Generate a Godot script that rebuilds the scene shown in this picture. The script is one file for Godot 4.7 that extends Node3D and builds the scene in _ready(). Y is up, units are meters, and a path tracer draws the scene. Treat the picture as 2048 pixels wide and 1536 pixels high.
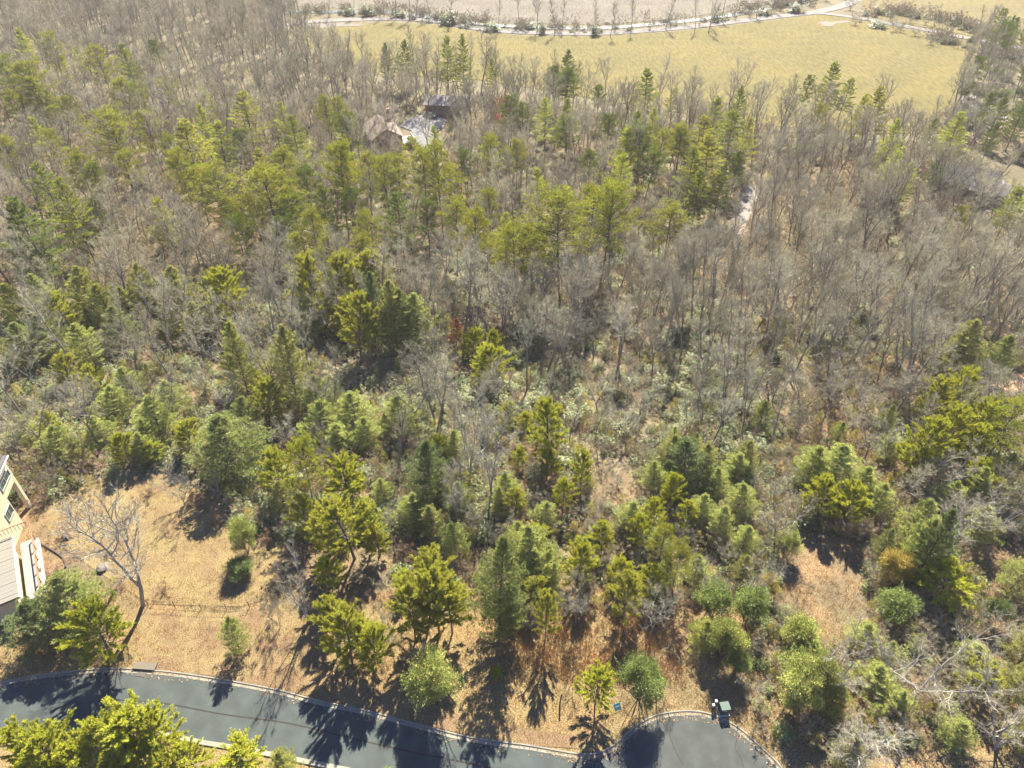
extends Node3D
# A wooded hillside lot seen from a drone in late winter: kerbed road in front, pines and bare trees behind, pasture and river beyond.

const EYE := 70.0
var rng := RandomNumberGenerator.new()
var used := {}
var models := {}          # kind -> Array of [trunk mesh, crown mesh, height]
var mats := {}

# ---------------------------------------------------------------- mesh collector
class Shape:
	var v := PackedVector3Array()
	var k := PackedColorArray()
	func tri(a: Vector3, b: Vector3, c: Vector3, col: Color) -> void:
		v.append(a); v.append(b); v.append(c)
		k.append(col); k.append(col); k.append(col)
	func quad(a: Vector3, b: Vector3, c: Vector3, d: Vector3, col: Color) -> void:
		tri(a, b, c, col); tri(a, c, d, col)
	func tube(a: Vector3, b: Vector3, ra: float, rb: float, n: int, col: Color) -> void:
		var d := (b - a).normalized()
		var s := d.cross(Vector3.UP if absf(d.y) < 0.9 else Vector3.RIGHT).normalized()
		var w := d.cross(s)
		var pa := a + s * ra
		var pb := b + s * rb
		for i in range(1, n + 1):
			var t := TAU * i / n
			var e := s * cos(t) + w * sin(t)
			var qa := a + e * ra
			var qb := b + e * rb
			tri(pa, qa, qb, col); tri(pa, qb, pb, col)
			pa = qa; pb = qb
	func sliver(a: Vector3, d: Vector3, l: float, w: float, side: Vector3, col: Color) -> void:
		var s := d.cross(side).normalized() * w * 0.5
		tri(a - s, a + s, a + d * l, col)
	func box(c: Vector3, e: Vector3, col := Color.WHITE, turn := 0.0) -> void:
		var b := Basis(Vector3.UP, turn)
		var p := []
		for i in 8:
			p.append(c + b * Vector3(e.x * (0.5 if i & 1 else -0.5), e.y * (0.5 if i & 2 else -0.5), e.z * (0.5 if i & 4 else -0.5)))
		for f in [[0, 1, 3, 2], [5, 4, 6, 7], [4, 0, 2, 6], [1, 5, 7, 3], [2, 3, 7, 6], [4, 5, 1, 0]]:
			quad(p[f[0]], p[f[1]], p[f[2]], p[f[3]], col)
	func mesh() -> ArrayMesh:
		var arr := []
		arr.resize(Mesh.ARRAY_MAX)
		arr[Mesh.ARRAY_VERTEX] = v
		arr[Mesh.ARRAY_COLOR] = k
		var m := ArrayMesh.new()
		m.add_surface_from_arrays(Mesh.PRIMITIVE_TRIANGLES, arr)
		return m

func rf(a: float, b: float) -> float:
	return rng.randf_range(a, b)

func rdir() -> Vector3:
	return Vector3(rng.randfn(), rng.randfn(), rng.randfn()).normalized()

func vary(c: Color, f: float) -> Color:
	var m := 1.0 + rf(-f, f)
	return Color(c.r * m * (1.0 + rf(-f, f) * 0.4), c.g * m, c.b * m * (1.0 + rf(-f, f) * 0.4))

func sm(a: float, b: float, t: float) -> float:
	return smoothstep(a, b, t)

# the lie of the land
func land(x: float, z: float) -> float:
	var d := -z
	var y := -8.0 * sm(47.0, 150.0, d)
	var w := sm(50.0, 75.0, d) * (1.0 - sm(200.0, 235.0, d))
	return y + w * (0.5 * sin(x * 0.11 + 1.3) * cos(z * 0.09) + 0.3 * sin(x * 0.23 - z * 0.17))

# ---------------------------------------------------------------- things and parts
func numbered(called: String) -> String:
	var n: int = used.get(called, -1) + 1
	used[called] = n
	return called if n == 0 else "%s_%03d" % [called, n]

func tag(o: Node, label: String, category: String, group := "") -> void:
	o.set_meta("label", label)
	o.set_meta("category", category)
	if group:
		o.set_meta("group", group)

func thing(called: String, label: String, category: String, at := Vector3.ZERO, turn := 0.0, group := "") -> Node3D:
	var o := Node3D.new()
	o.name = numbered(called)
	add_child(o)
	o.position = at
	o.rotation.y = turn
	tag(o, label, category, group)
	return o

func part(called: String, m: Mesh, mat: Material, parent: Node) -> MeshInstance3D:
	var o := MeshInstance3D.new()
	o.name = called
	o.mesh = m
	o.material_override = mat
	parent.add_child(o, true)
	return o

func struct(called: String, m: Mesh, mat: Material, kind := "structure") -> MeshInstance3D:
	var o := MeshInstance3D.new()
	o.name = numbered(called)
	o.mesh = m
	o.material_override = mat
	add_child(o, true)
	o.set_meta("kind", kind)
	return o

func plain(c: Color, rough := 0.85, metal := 0.0) -> StandardMaterial3D:
	var m := StandardMaterial3D.new()
	m.albedo_color = c.linear_to_srgb()
	m.roughness = rough
	m.metallic = metal
	return m

func leafy(tint: Color, rough := 0.6, glow := 0.8) -> StandardMaterial3D:
	var m := StandardMaterial3D.new()
	m.albedo_color = tint.linear_to_srgb()
	m.vertex_color_use_as_albedo = true
	m.roughness = rough
	m.metallic_specular = 0.22
	if glow > 0.0:
		m.backlight_enabled = true
		m.backlight = Color(glow, glow, glow)
	return m

func noise_tex(freq: float, oct: int, lo: float, hi: float, size := 512, kind := FastNoiseLite.TYPE_SIMPLEX_SMOOTH, sd := 1) -> NoiseTexture2D:
	var n := FastNoiseLite.new()
	n.seed = sd
	n.noise_type = kind
	n.frequency = freq
	n.fractal_octaves = oct
	var t := NoiseTexture2D.new()
	t.width = size
	t.height = size
	t.seamless = true
	t.noise = n
	var g := Gradient.new()
	g.set_color(0, Color(lo, lo, lo))
	g.set_color(1, Color(hi, hi, hi))
	t.color_ramp = g
	return t

func grainy(tint: Color, vertex: bool, metres: float, tex: Texture2D, rough := 0.95, relief: Texture2D = null, cm := 0.0, detail: Texture2D = null) -> StandardMaterial3D:
	var m := StandardMaterial3D.new()
	m.albedo_color = tint.linear_to_srgb()
	m.vertex_color_use_as_albedo = vertex
	m.albedo_texture = tex
	m.uv1_triplanar = true
	m.uv1_world_triplanar = true
	m.uv1_scale = Vector3.ONE / metres
	m.roughness = rough
	m.metallic_specular = 0.25
	if relief:
		m.heightmap_enabled = true
		m.heightmap_texture = relief
		m.heightmap_scale = cm
	if detail:
		m.detail_enabled = true
		m.detail_blend_mode = BaseMaterial3D.BLEND_MODE_MUL
		m.detail_albedo = detail
		m.detail_uv_layer = BaseMaterial3D.DETAIL_UV_2
		m.uv2_triplanar = true
		m.uv2_world_triplanar = true
		m.uv2_scale = Vector3.ONE / (metres * 5.3)
	return m

# ---------------------------------------------------------------- tree models
const BARK := Color(0.20, 0.175, 0.155)
const PINE_BARK := Color(0.085, 0.07, 0.06)

# a crooked path from a in direction d; returns its points
func path(a: Vector3, d: Vector3, l: float, n: int, wob: float, lift: float) -> PackedVector3Array:
	var p := PackedVector3Array([a])
	var e := d
	for i in n:
		e = (e + rdir() * wob + Vector3.UP * lift).normalized()
		a += e * l / n
		p.append(a)
	return p

func along(p: PackedVector3Array, t: float) -> Vector3:
	var f := t * (p.size() - 1)
	var i := mini(int(f), p.size() - 2)
	return p[i].lerp(p[i + 1], f - i)

func tubes(s: Shape, p: PackedVector3Array, ra: float, rb: float, n: int, c: Color) -> void:
	for i in p.size() - 1:
		var t0 := float(i) / (p.size() - 1)
		var t1 := float(i + 1) / (p.size() - 1)
		s.tube(p[i], p[i + 1], lerpf(ra, rb, t0), lerpf(ra, rb, t1), n, vary(c, 0.12))

func spray(s: Shape, p: Vector3, d: Vector3, l: float, w: float, c: Color) -> void:
	s.sliver(p, d, l, w, rdir(), vary(c, 0.3))
	for i in 3:
		var u := rf(0.15, 0.9)
		s.sliver(p + d * l * u, (d + rdir() * 0.75).normalized(), l * rf(0.35, 0.75), w * 0.75, rdir(), vary(c, 0.25))

# a leafless broadleaf tree; above the fork (a share of its height) the trunk parts into leaders
func bare(sd: int, h: float, spread: float, clear: float, limbs: int, up: float, bark: Color, twig: Color, leaders := 1, fork := 0.0, part_by := 0.35, tw := 0.026, fuzz := 5) -> Array:
	rng.seed = sd
	var s := Shape.new()
	var c := Shape.new()
	var r := h * 0.0105
	var starts := []
	if leaders == 1:
		starts.append([Vector3(0, -0.3, 0), Vector3(rf(-0.06, 0.06), 1, rf(-0.06, 0.06)).normalized(), h * 0.9, r, clear])
	else:
		var low := path(Vector3(0, -0.3, 0), Vector3(rf(-0.1, 0.1), 1, rf(-0.1, 0.1)).normalized(), maxf(0.35, h * fork), 4, 0.08, 0.03)
		tubes(s, low, r, r * 0.85, 6, bark)
		var az0 := rf(0, TAU)
		for i in leaders:
			var az := az0 + TAU * i / leaders + rf(-0.4, 0.4)
			var lean := part_by * rf(0.6, 1.3)
			starts.append([low[4], Vector3(cos(az) * lean, 1, sin(az) * lean).normalized(), h * (0.92 - fork) * rf(0.8, 1.05), r * (0.72 if leaders == 2 else 0.6), maxf(0.1, (clear - fork) / (1.0 - fork))])
	for st in starts:
		var tr := path(st[0], st[1], st[2], 8, 0.13, 0.05)
		var rr: float = st[3]
		var low_t: float = st[4]
		tubes(s, tr, rr, rr * 0.2, 6, bark)
		var top := tr[8]
		for i in 6:
			spray(c, top, (Vector3.UP + rdir() * 0.6).normalized(), h * 0.08, tw, twig)
		var nl := limbs if leaders == 1 else int(limbs * 1.35 / leaders)
		var az1 := rf(0, TAU)
		for i in nl:
			var t := clampf(lerpf(low_t, 0.98, pow((i + rf(0.0, 0.8)) / nl, 0.9)), 0, 0.99)
			var az := az1 + i * 2.4 + rf(-0.4, 0.4)
			var el := lerpf(0.25, 1.1, t) * up + rf(-0.2, 0.25)
			var d := Vector3(cos(az) * cos(el), sin(el), sin(az) * cos(el))
			var q := (t - low_t) / (1.0 - low_t)
			var ll := h * spread * (0.55 + 0.9 * q) * pow(1.02 - q, 0.55) * rf(0.65, 1.3) * (1.0 if leaders == 1 else 0.85)
			var lp := path(along(tr, t), d, ll, 4, 0.28, 0.12)
			var lr := minf(rr * 0.5, ll * 0.014 + 0.012)
			tubes(s if t < 0.7 else c, lp, lr, lr * 0.3, 4, bark.lerp(twig, 0.6))
			for j in 8:
				var u := clampf(lerpf(0.22, 1.0, (j + rf(0, 0.9)) / 8.0), 0, 1)
				var bd := (lp[4] - lp[0]).normalized()
				bd = (bd + rdir() * 0.8 + Vector3.UP * 0.25).normalized()
				var bl := ll * 0.55 * (1.15 - 0.65 * u) * rf(0.6, 1.3)
				var bp := path(along(lp, u), bd, bl, 2, 0.3, 0.1)
				tubes(c, bp, lr * 0.4, lr * 0.16, 3, vary(twig, 0.3))
				for k in fuzz:
					var w := clampf((k + rf(0.2, 1.0)) / fuzz, 0, 1)
					var td := (bd + rdir() * 0.85 + Vector3.UP * 0.2).normalized()
					spray(c, along(bp, w), td, clampf(bl * rf(0.4, 0.75), 0.3, 1.4), tw, twig)
	return [s.mesh(), c.mesh(), h]

func tuft(c: Shape, p: Vector3, d: Vector3, l: float, n: int, w: float, col: Color, loose := 0.9) -> void:
	for i in n:
		c.sliver(p, (d + rdir() * loose).normalized(), l * rf(0.7, 1.15), w, rdir(), vary(col, 0.22))

# a tall pine with a clear trunk and a rounded head
func round_pine(sd: int, h: float, wide: float, clear: float, flat: float, col: Color) -> Array:
	rng.seed = sd
	var s := Shape.new()
	var c := Shape.new()
	var tr := path(Vector3(0, -0.3, 0), Vector3(rf(-0.05, 0.05), 1, rf(-0.05, 0.05)).normalized(), h * 0.95, 9, 0.05, 0.05)
	var r := h * 0.0095
	tubes(s, tr, r, r * 0.25, 6, PINE_BARK)
	for i in 8:     # dead stubs below the head
		var t := rf(clear * 0.45, clear)
		var az := rf(0, TAU)
		tubes(s, path(along(tr, t), Vector3(cos(az), rf(-0.1, 0.3), sin(az)).normalized(), rf(0.5, 1.0) * wide * 0.4, 3, 0.2, 0.02), 0.04, 0.012, 3, PINE_BARK.lerp(BARK, 0.5))
	var n := 58
	for i in n:
		var q := (i + rf(0, 0.9)) / n
		var t := lerpf(clear, 0.99, q)
		var az := i * 2.4 + rf(-0.5, 0.5)
		var dome := pow(maxf(0.0, 1.0 - pow(q, flat)), 0.5) * (0.55 + 0.45 * sm(0.0, 0.3, q))
		var ll := wide * 0.5 * dome * rf(0.6, 1.12) + 0.35
		var el := lerpf(-0.05, 1.0, q) + rf(-0.2, 0.2)
		var d := Vector3(cos(az) * cos(el), sin(el), sin(az) * cos(el))
		var bp := path(along(tr, t), d, ll, 3, 0.18, 0.1)
		tubes(s, bp, 0.02 + ll * 0.012, 0.012, 3, PINE_BARK.lerp(BARK, 0.3))
		var pads := 1 + int(ll * 0.55)
		for j in pads:
			var u := 1.0 - j * rf(0.2, 0.32)
			var heart := along(bp, clampf(u, 0.2, 1.0)) + rdir() * 0.2 + Vector3.UP * 0.15
			var big := rf(0.5, 0.95) * clampf(wide / 10.0, 0.7, 1.15)
			var shade := vary(col, 0.25)
			for k in int(26 * big):
				var o := rdir() * pow(rng.randf(), 0.4)
				tuft(c, heart + o * Vector3(1.0, 0.5, 1.0) * big, (d * 0.3 + Vector3.UP * 0.7 + o * 0.6).normalized(), 0.3, 10, 0.075, vary(shade, 0.2), 0.7)
	return [s.mesh(), c.mesh(), h]

# a pine with tiers of level plumed branches
func tier_pine(sd: int, h: float, wide: float, clear: float, col: Color, fade: Color) -> Array:
	rng.seed = sd
	var s := Shape.new()
	var c := Shape.new()
	var tr := path(Vector3(0, -0.3, 0), Vector3.UP, h * 0.98, 9, 0.03, 0.08)
	var r := h * 0.009
	tubes(s, tr, r, r * 0.15, 6, PINE_BARK)
	var y := clear
	var az0 := 0.0
	while y < 0.97:
		var q := (y - clear) / (1.0 - clear)
		az0 += rf(0.4, 1.0)
		var nb := rng.randi_range(4, 6)
		for i in nb:
			if rng.randf() < 0.12:
				continue
			var az := az0 + TAU * i / nb + rf(-0.3, 0.3)
			var ll := wide * 0.5 * pow(maxf(0.0, 1.0 - q), 0.75) * (0.62 + 0.38 * sm(0.0, 0.25, q)) * rf(0.6, 1.15) + 0.3
			var el := lerpf(0.02, 0.75, q * q) + rf(-0.1, 0.18)
			var d := Vector3(cos(az) * cos(el), sin(el), sin(az) * cos(el))
			var bp := path(along(tr, y) + Vector3.UP * rf(-0.15, 0.15), d, ll, 3, 0.1, 0.06)
			tubes(s, bp, 0.016 + ll * 0.01, 0.01, 3, PINE_BARK.lerp(BARK, 0.3))
			var side := d.cross(Vector3.UP).normalized()
			var m := int(9 + ll * 12.0)
			var shade := col.lerp(fade, rng.randf())
			for j in m:
				var u := 1.0 - pow(rng.randf(), 1.4) * 0.75
				var p := along(bp, u) + side * rf(-1, 1) * (0.1 + 0.26 * ll * (1.05 - u * 0.6)) + Vector3.UP * rf(-0.06, 0.16)
				tuft(c, p, (d * 0.9 + Vector3.UP * 0.45).normalized(), 0.34, 11, 0.065, vary(shade, 0.3), 0.7)
		y += rf(0.55, 0.95) / h * (1.25 - 0.5 * q)
	for i in 12:
		tuft(c, along(tr, rf(0.94, 1.0)), Vector3.UP, 0.4, 9, 0.045, col, 0.5)
	return [s.mesh(), c.mesh(), h]

# a young conifer, soft and dense to the ground
func soft_pine(sd: int, h: float, wide: float, blunt: float, col: Color, fade: Color, dens := 1.0) -> Array:
	rng.seed = sd
	var s := Shape.new()
	var c := Shape.new()
	var tr := path(Vector3(0, -0.3, 0), Vector3.UP, h * 0.97, 7, 0.03, 0.08)
	tubes(s, tr, h * 0.011, 0.015, 5, PINE_BARK)
	var n := int(30 + h * 11.0 * dens)
	for i in n:
		var q := (i + rf(0, 1)) / n
		var az := i * 2.4 + rf(-0.6, 0.6)
		var env := pow(maxf(0.0, 1.0 - pow(q, blunt)), 0.8) * (0.7 + 0.3 * sm(0.0, 0.2, q))
		var ll := wide * 0.5 * env * rf(0.5, 1.25) + 0.2
		var el := lerpf(0.1, 1.0, q) + rf(-0.12, 0.22)
		var d := Vector3(cos(az) * cos(el), sin(el), sin(az) * cos(el))
		var bp := path(along(tr, 0.06 + 0.92 * q), d, ll, 3, 0.12, 0.06)
		tubes(s, bp, 0.012 + ll * 0.007, 0.007, 3, PINE_BARK)
		var side := d.cross(Vector3.UP).normalized()
		var m := int((8 + ll * 17.0) * dens)
		var shade := col.lerp(fade, rng.randf() * rng.randf())
		for j in m:
			var u := 1.0 - pow(rng.randf(), 1.7) * 0.7
			var p := along(bp, u) + side * rf(-1, 1) * (0.08 + 0.22 * ll * (1.1 - u * 0.7)) + Vector3.UP * rf(-0.1, 0.2)
			tuft(c, p, (d * 0.8 + Vector3.UP * 0.6).normalized(), 0.22, 10, 0.036, vary(shade, 0.3), 0.8)
	for i in 8:
		tuft(c, along(tr, rf(0.93, 1.0)), Vector3.UP, 0.35, 9, 0.04, fade, 0.4)
	return [s.mesh(), c.mesh(), h]

# a small loose pine with bottle-brush shoots
func shoot_pine(sd: int, h: float, wide: float, clear: float, col: Color, fade: Color) -> Array:
	rng.seed = sd
	var s := Shape.new()
	var c := Shape.new()
	var tr := path(Vector3(0, -0.3, 0), Vector3.UP, h * 0.96, 7, 0.07, 0.06)
	tubes(s, tr, h * 0.013, 0.02, 5, PINE_BARK.lerp(BARK, 0.25))
	var n := int(26 + h * 5.5)
	for i in n:
		var q := (i + rf(0, 1)) / n
		var t := lerpf(clear, 0.98, q)
		var az := i * 2.4 + rf(-0.6, 0.6)
		var env := pow(maxf(0.0, 1.0 - pow(q, 2.2)), 0.55) * (0.65 + 0.35 * sm(0.0, 0.3, q))
		var ll := wide * 0.5 * env * rf(0.55, 1.15) + 0.3
		var el := lerpf(0.1, 1.1, q) + rf(-0.2, 0.25)
		var d := Vector3(cos(az) * cos(el), sin(el), sin(az) * cos(el))
		var bp := path(along(tr, t), d, ll, 3, 0.2, 0.12)
		tubes(s, bp, 0.018 + ll * 0.008, 0.01, 3, PINE_BARK.lerp(BARK, 0.4))
		var m := int(7 + ll * 8.0)
		for j in m:
			var u := 1.0 - pow(rng.randf(), 1.3) * 0.7
			var bd := (d + rdir() * 0.6 + Vector3.UP * 0.5).normalized()
			var p := along(bp, u)
			var shade := vary(col.lerp(fade, rng.randf()), 0.15)
			var bl := rf(0.3, 0.6)
			for k in 5:      # one shoot: needles all along it
				tuft(c, p + bd * bl * (k / 4.0), bd, 0.17, 9, 0.042, shade, 0.85)
	return [s.mesh(), c.mesh(), h]

# a full evergreen bush of small broad leaves
func leaf_bush(sd: int, h: float, wide: float, n: int, size: float, col: Color, fade: Color, lobes := 7) -> Array:
	rng.seed = sd
	var s := Shape.new()
	var c := Shape.new()
	for i in 6:
		var az := TAU * i / 6.0 + rf(-0.3, 0.3)
		tubes(s, path(Vector3(0, -0.2, 0), Vector3(cos(az) * 0.35, 1, sin(az) * 0.35).normalized(), h * 0.75, 5, 0.12, 0.02), 0.05, 0.015, 4, PINE_BARK)
	var blob := []
	for i in lobes * 5:
		var d := rdir()
		d.y = absf(d.y) * 1.15 - 0.25
		var k := rf(0.55, 1.12)
		blob.append([Vector3(d.x * wide * 0.34 * k, h * (0.48 + 0.36 * d.y * k), d.z * wide * 0.34 * k), rf(0.07, 0.2) * wide, rf(0.6, 1.35), rng.randf()])
	for i in n:
		var b: Array = blob[rng.randi() % blob.size()]
		var d := rdir()
		var rad: float = b[1]
		var tone: float = b[2]
		var mixed: float = b[3]
		var p: Vector3 = b[0] + d * rad * (0.35 + 0.75 * rng.randf()) * Vector3(1, 1.25, 1)
		if p.y < 0.08:
			continue
		var shade := vary(col.lerp(fade, clampf(mixed + rf(-0.3, 0.3), 0, 1)), 0.35) * tone
		var e := (d + rdir() * 0.7 + Vector3.UP * 0.4).normalized()
		var w := e.cross(rdir()).normalized() * size * 0.28
		c.tri(p, p + e * size * 0.5 + w, p + e * size, shade)
		c.tri(p, p + e * size, p + e * size * 0.5 - w, shade)
	for i in 90:     # loose sprigs that break the outline
		var b: Array = blob[rng.randi() % blob.size()]
		var d := (rdir() + Vector3.UP * 0.7).normalized()
		var p: Vector3 = b[0]
		var reach: float = b[1] * rf(1.1, 1.9) + 0.15
		var shade := vary(col.lerp(fade, rng.randf()), 0.3)
		s.tube(p, p + d * reach, 0.014, 0.006, 3, PINE_BARK)
		for j in 34:
			var q := p + d * reach * rf(0.45, 1.0) + rdir() * 0.09
			var e := (d + rdir() * 0.9).normalized()
			var w := e.cross(rdir()).normalized() * size * 0.26
			c.tri(q, q + e * size * 0.5 + w, q + e * size, vary(shade, 0.2))
			c.tri(q, q + e * size, q + e * size * 0.5 - w, shade)
	return [s.mesh(), c.mesh(), h]

# an evergreen thicket shrub: whorls of long drooping leaves on crooked stems
func whorl_bush(sd: int, h: float, wide: float, n: int, col: Color, fade: Color) -> Array:
	rng.seed = sd
	var s := Shape.new()
	var c := Shape.new()
	for i in 7:
		var az := rf(0, TAU)
		tubes(s, path(Vector3(0, -0.2, 0), Vector3(cos(az) * 0.7, 1, sin(az) * 0.7).normalized(), h * 0.9, 4, 0.25, 0.02), 0.04, 0.015, 3, BARK)
	for i in n:
		var d := rdir()
		d.y = absf(d.y)
		var k := rf(0.45, 1.0) * (0.72 + 0.34 * sin(d.x * 5.0 + sd) * cos(d.z * 5.0 + sd * 0.7) + 0.1 * sin(d.y * 9.0))
		var p := Vector3(d.x * wide * 0.6 * k, h * (0.12 + 0.95 * d.y * k), d.z * wide * 0.6 * k)
		p += Vector3(sin(p.x * 3.0 + sd), 0, cos(p.z * 3.1)) * 0.12
		var axis := (d * 0.6 + Vector3.UP + rdir() * 0.4).normalized()
		var side := axis.cross(rdir()).normalized()
		var shade := vary(col.lerp(fade, rng.randf() * rng.randf()), 0.35)
		for j in 7:
			var o := side.rotated(axis, TAU * j / 7.0)
			var e := (o - axis * rf(-0.25, 0.4)).normalized()
			var l := rf(0.14, 0.22)
			var w := axis.cross(o) * l * 0.17
			c.tri(p, p + e * l * 0.55 + w, p + e * l, shade)
			c.tri(p, p + e * l, p + e * l * 0.55 - w, shade)
	return [s.mesh(), c.mesh(), h]

func grass_tuft(sd: int, n: int, h: float, lean: float) -> ArrayMesh:
	rng.seed = sd
	var c := Shape.new()
	for i in n:
		var p := Vector3(rf(-0.25, 0.25), -0.02, rf(-0.25, 0.25))
		c.sliver(p, (Vector3.UP + rdir() * lean).normalized(), h * rf(0.5, 1.2), 0.035, rdir(), vary(Color(1, 1, 1), 0.25))
	return c.mesh()

# ---------------------------------------------------------------- placing plants
# kind: its models; skin: the tint of its leaves; h: its height; w: its width against the model's own
func plant(called: String, kind: String, model: int, skin: String, x: float, z: float, h: float, w: float, turn: float, label: String, category: String, group := "") -> Node3D:
	var key := "%s%d%s" % [kind, model, skin]
	var set: Array = models[kind]
	var m: Array = set[model % set.size()]
	var o: Node3D
	if models.has(key):
		o = models[key].duplicate()
		o.name = numbered(called)
		add_child(o)
		tag(o, label, category, group)
		if not group and o.has_meta("group"):
			o.remove_meta("group")
		o.rotation = Vector3.ZERO
	else:
		o = thing(called, label, category, Vector3.ZERO, 0.0, group)
		part("trunk", m[0], mats.bark, o)
		part("crown", m[1], mats[skin], o)
		models[key] = o
	o.position = Vector3(x, land(x, z), z)
	var k: float = h / m[2]
	o.rotation = Vector3(sin(turn * 7.0) * 0.035, turn, cos(turn * 5.0) * 0.035)
	o.scale = Vector3(k * w, k, k * w)
	return o

func scatter(called: String, m: Mesh, mat: Material, where: Array, tints: Array) -> void:
	var mm := MultiMesh.new()
	mm.transform_format = MultiMesh.TRANSFORM_3D
	mm.use_colors = true
	mm.mesh = m
	mm.instance_count = where.size()
	for i in where.size():
		mm.set_instance_transform(i, where[i])
		mm.set_instance_color(i, tints[i])
	var o := MultiMeshInstance3D.new()
	o.name = numbered(called)
	o.multimesh = mm
	o.material_override = mat
	add_child(o, true)
	o.set_meta("kind", "stuff")

func spot(x: float, z: float, k: float, tilt := 0.1) -> Transform3D:
	var b := Basis.from_euler(Vector3(rf(-tilt, tilt), rf(0, TAU), rf(-tilt, tilt)))
	return Transform3D(b.scaled(Vector3(k, k * rf(0.8, 1.2), k)), Vector3(x, land(x, z), z))

const KINDS := {
	"round_pine": ["round_pine", "pine tree", "round headed pines in the wood"],
	"tier_pine": ["tiered_pine", "pine tree", "tiered pines in the wood"],
	"soft_pine": ["young_conifer", "conifer", "soft young conifers on the hillside"],
	"shoot_pine": ["young_pine", "pine tree", "small yellow green pines"],
	"leaf_bush": ["evergreen_bush", "bush", "broad leaved evergreen bushes"],
	"bare_tall": ["bare_tree", "bare tree", "leafless trees in the wood"],
	"bare_broad": ["bare_tree", "bare tree", "leafless trees in the wood"],
	"bare_pale": ["bare_tree", "bare tree", "leafless trees in the wood"],
	"bare_shrub": ["bare_shrub", "shrub", "leafless shrubs"],
	"rust_fir": ["rust_conifer", "conifer", ""],
	"rust_oak": ["russet_tree", "tree", "russet trees with dry leaves"],
	"whorl_bush": ["laurel_bush", "bush", "evergreen laurel thickets"],
}

const NARROW := 0.0

func grow(code: int, model: int, skin: String, x: float, z: float, h: float, w: float, turn: float, label: String) -> void:
	var kind: String = KINDS.keys()[code]
	var k: Array = KINDS[kind]
	plant(k[0], kind, model, skin, x, z, h, w, turn, label, k[1], k[2])
	stands.append(Vector2(x, z))
	if code < 2:
		for dx in [-3.4, 0.0, 3.4]:
			stands.append(Vector2(x + dx, z + 3.4))
			stands.append(Vector2(x + dx, z + 6.8))

var stands := PackedVector2Array()
var clearings := []

func _ready() -> void:
	rng.seed = 5
	# ---------------- camera, sky, sun, exposure
	var cam := Camera3D.new()
	cam.name = "camera"
	cam.fov = 56.81
	cam.near = 0.5
	cam.far = 6000.0
	cam.position = Vector3(0, EYE, 0)
	cam.rotation_degrees = Vector3(-39, 0, 0)
	add_child(cam)
	cam.current = true
	var sky_mat := ProceduralSkyMaterial.new()
	sky_mat.sky_top_color = Color(0.30, 0.47, 0.78)
	sky_mat.sky_horizon_color = Color(0.75, 0.80, 0.86)
	sky_mat.sky_curve = 0.12
	sky_mat.ground_bottom_color = Color(0.3, 0.27, 0.22)
	sky_mat.ground_horizon_color = Color(0.5, 0.5, 0.5)
	sky_mat.sun_angle_max = 20.0
	var sky := Sky.new()
	sky.sky_material = sky_mat
	var env := Environment.new()
	env.background_mode = Environment.BG_SKY
	env.sky = sky
	env.background_energy_multiplier = 0.33
	env.tonemap_mode = Environment.TONE_MAPPER_LINEAR
	env.tonemap_exposure = 4.95
	env.sdfgi_enabled = true
	env.ssao_enabled = true
	env.ssil_enabled = true
	env.fog_enabled = true
	env.fog_light_color = Color(0.92, 0.90, 0.88)
	env.fog_density = 0.00014
	var world := WorldEnvironment.new()
	world.name = "world"
	world.environment = env
	add_child(world)
	var sun := DirectionalLight3D.new()
	sun.name = "sun"
	sun.rotation_degrees = Vector3(-44, 180 - 8.0, 0)
	sun.light_color = Color(1.0, 0.962, 0.885)
	sun.light_energy = 1.6
	sun.light_angular_distance = 0.5
	sun.shadow_enabled = true
	add_child(sun)

	make_ground()
	make_roads()
	make_house()
	make_far_buildings()
	make_small_things()
	make_materials()
	make_models()
	grow_all()
	make_undergrowth()
	make_wood()

# ---------------------------------------------------------------- ground
func colour_at(x: float, z: float, n1: FastNoiseLite, n2: FastNoiseLite) -> Color:
	var d := -z
	var a := n1.get_noise_2d(x, z)
	var b := n2.get_noise_2d(x, z)
	var litter := Color(0.288, 0.180, 0.095).lerp(Color(0.221, 0.175, 0.108), clampf(0.5 + a * 1.3, 0, 1))
	var c := litter.lerp(Color(0.346, 0.204, 0.099), clampf(b * 1.2, 0, 0.6))
	var straw := Color(0.355, 0.258, 0.117).lerp(Color(0.298, 0.194, 0.090), clampf(0.5 + b * 1.4, 0, 1))
	var near := (1.0 - sm(44.0, 52.0, d + a * 6.0)) * (1.0 - 0.5 * sm(2.0, 22.0, x + a * 8.0))
	c = c.lerp(straw, near)
	c = c.lerp(Color(0.250, 0.224, 0.135), sm(170.0, 260.0, d) * 0.6)
	c = c.lerp(Color(0.30, 0.245, 0.15), sm(54.0, 75.0, d) * clampf(0.55 + a, 0.15, 0.85)) * (1.0 - 0.16 * sm(60.0, 90.0, d))
	return Color(c.r * 0.9, c.g * 0.95, c.b * 0.96) * (1.0 + b * 0.3)

func steps(stops: Array) -> PackedFloat32Array:
	# [start, [end, step], ...]
	var p := PackedFloat32Array([stops[0]])
	var v: float = stops[0]
	for i in range(1, stops.size()):
		var e: float = stops[i][0]
		var s: float = stops[i][1]
		while v < e - s * 0.5:
			v += s
			p.append(v)
	return p

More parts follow.
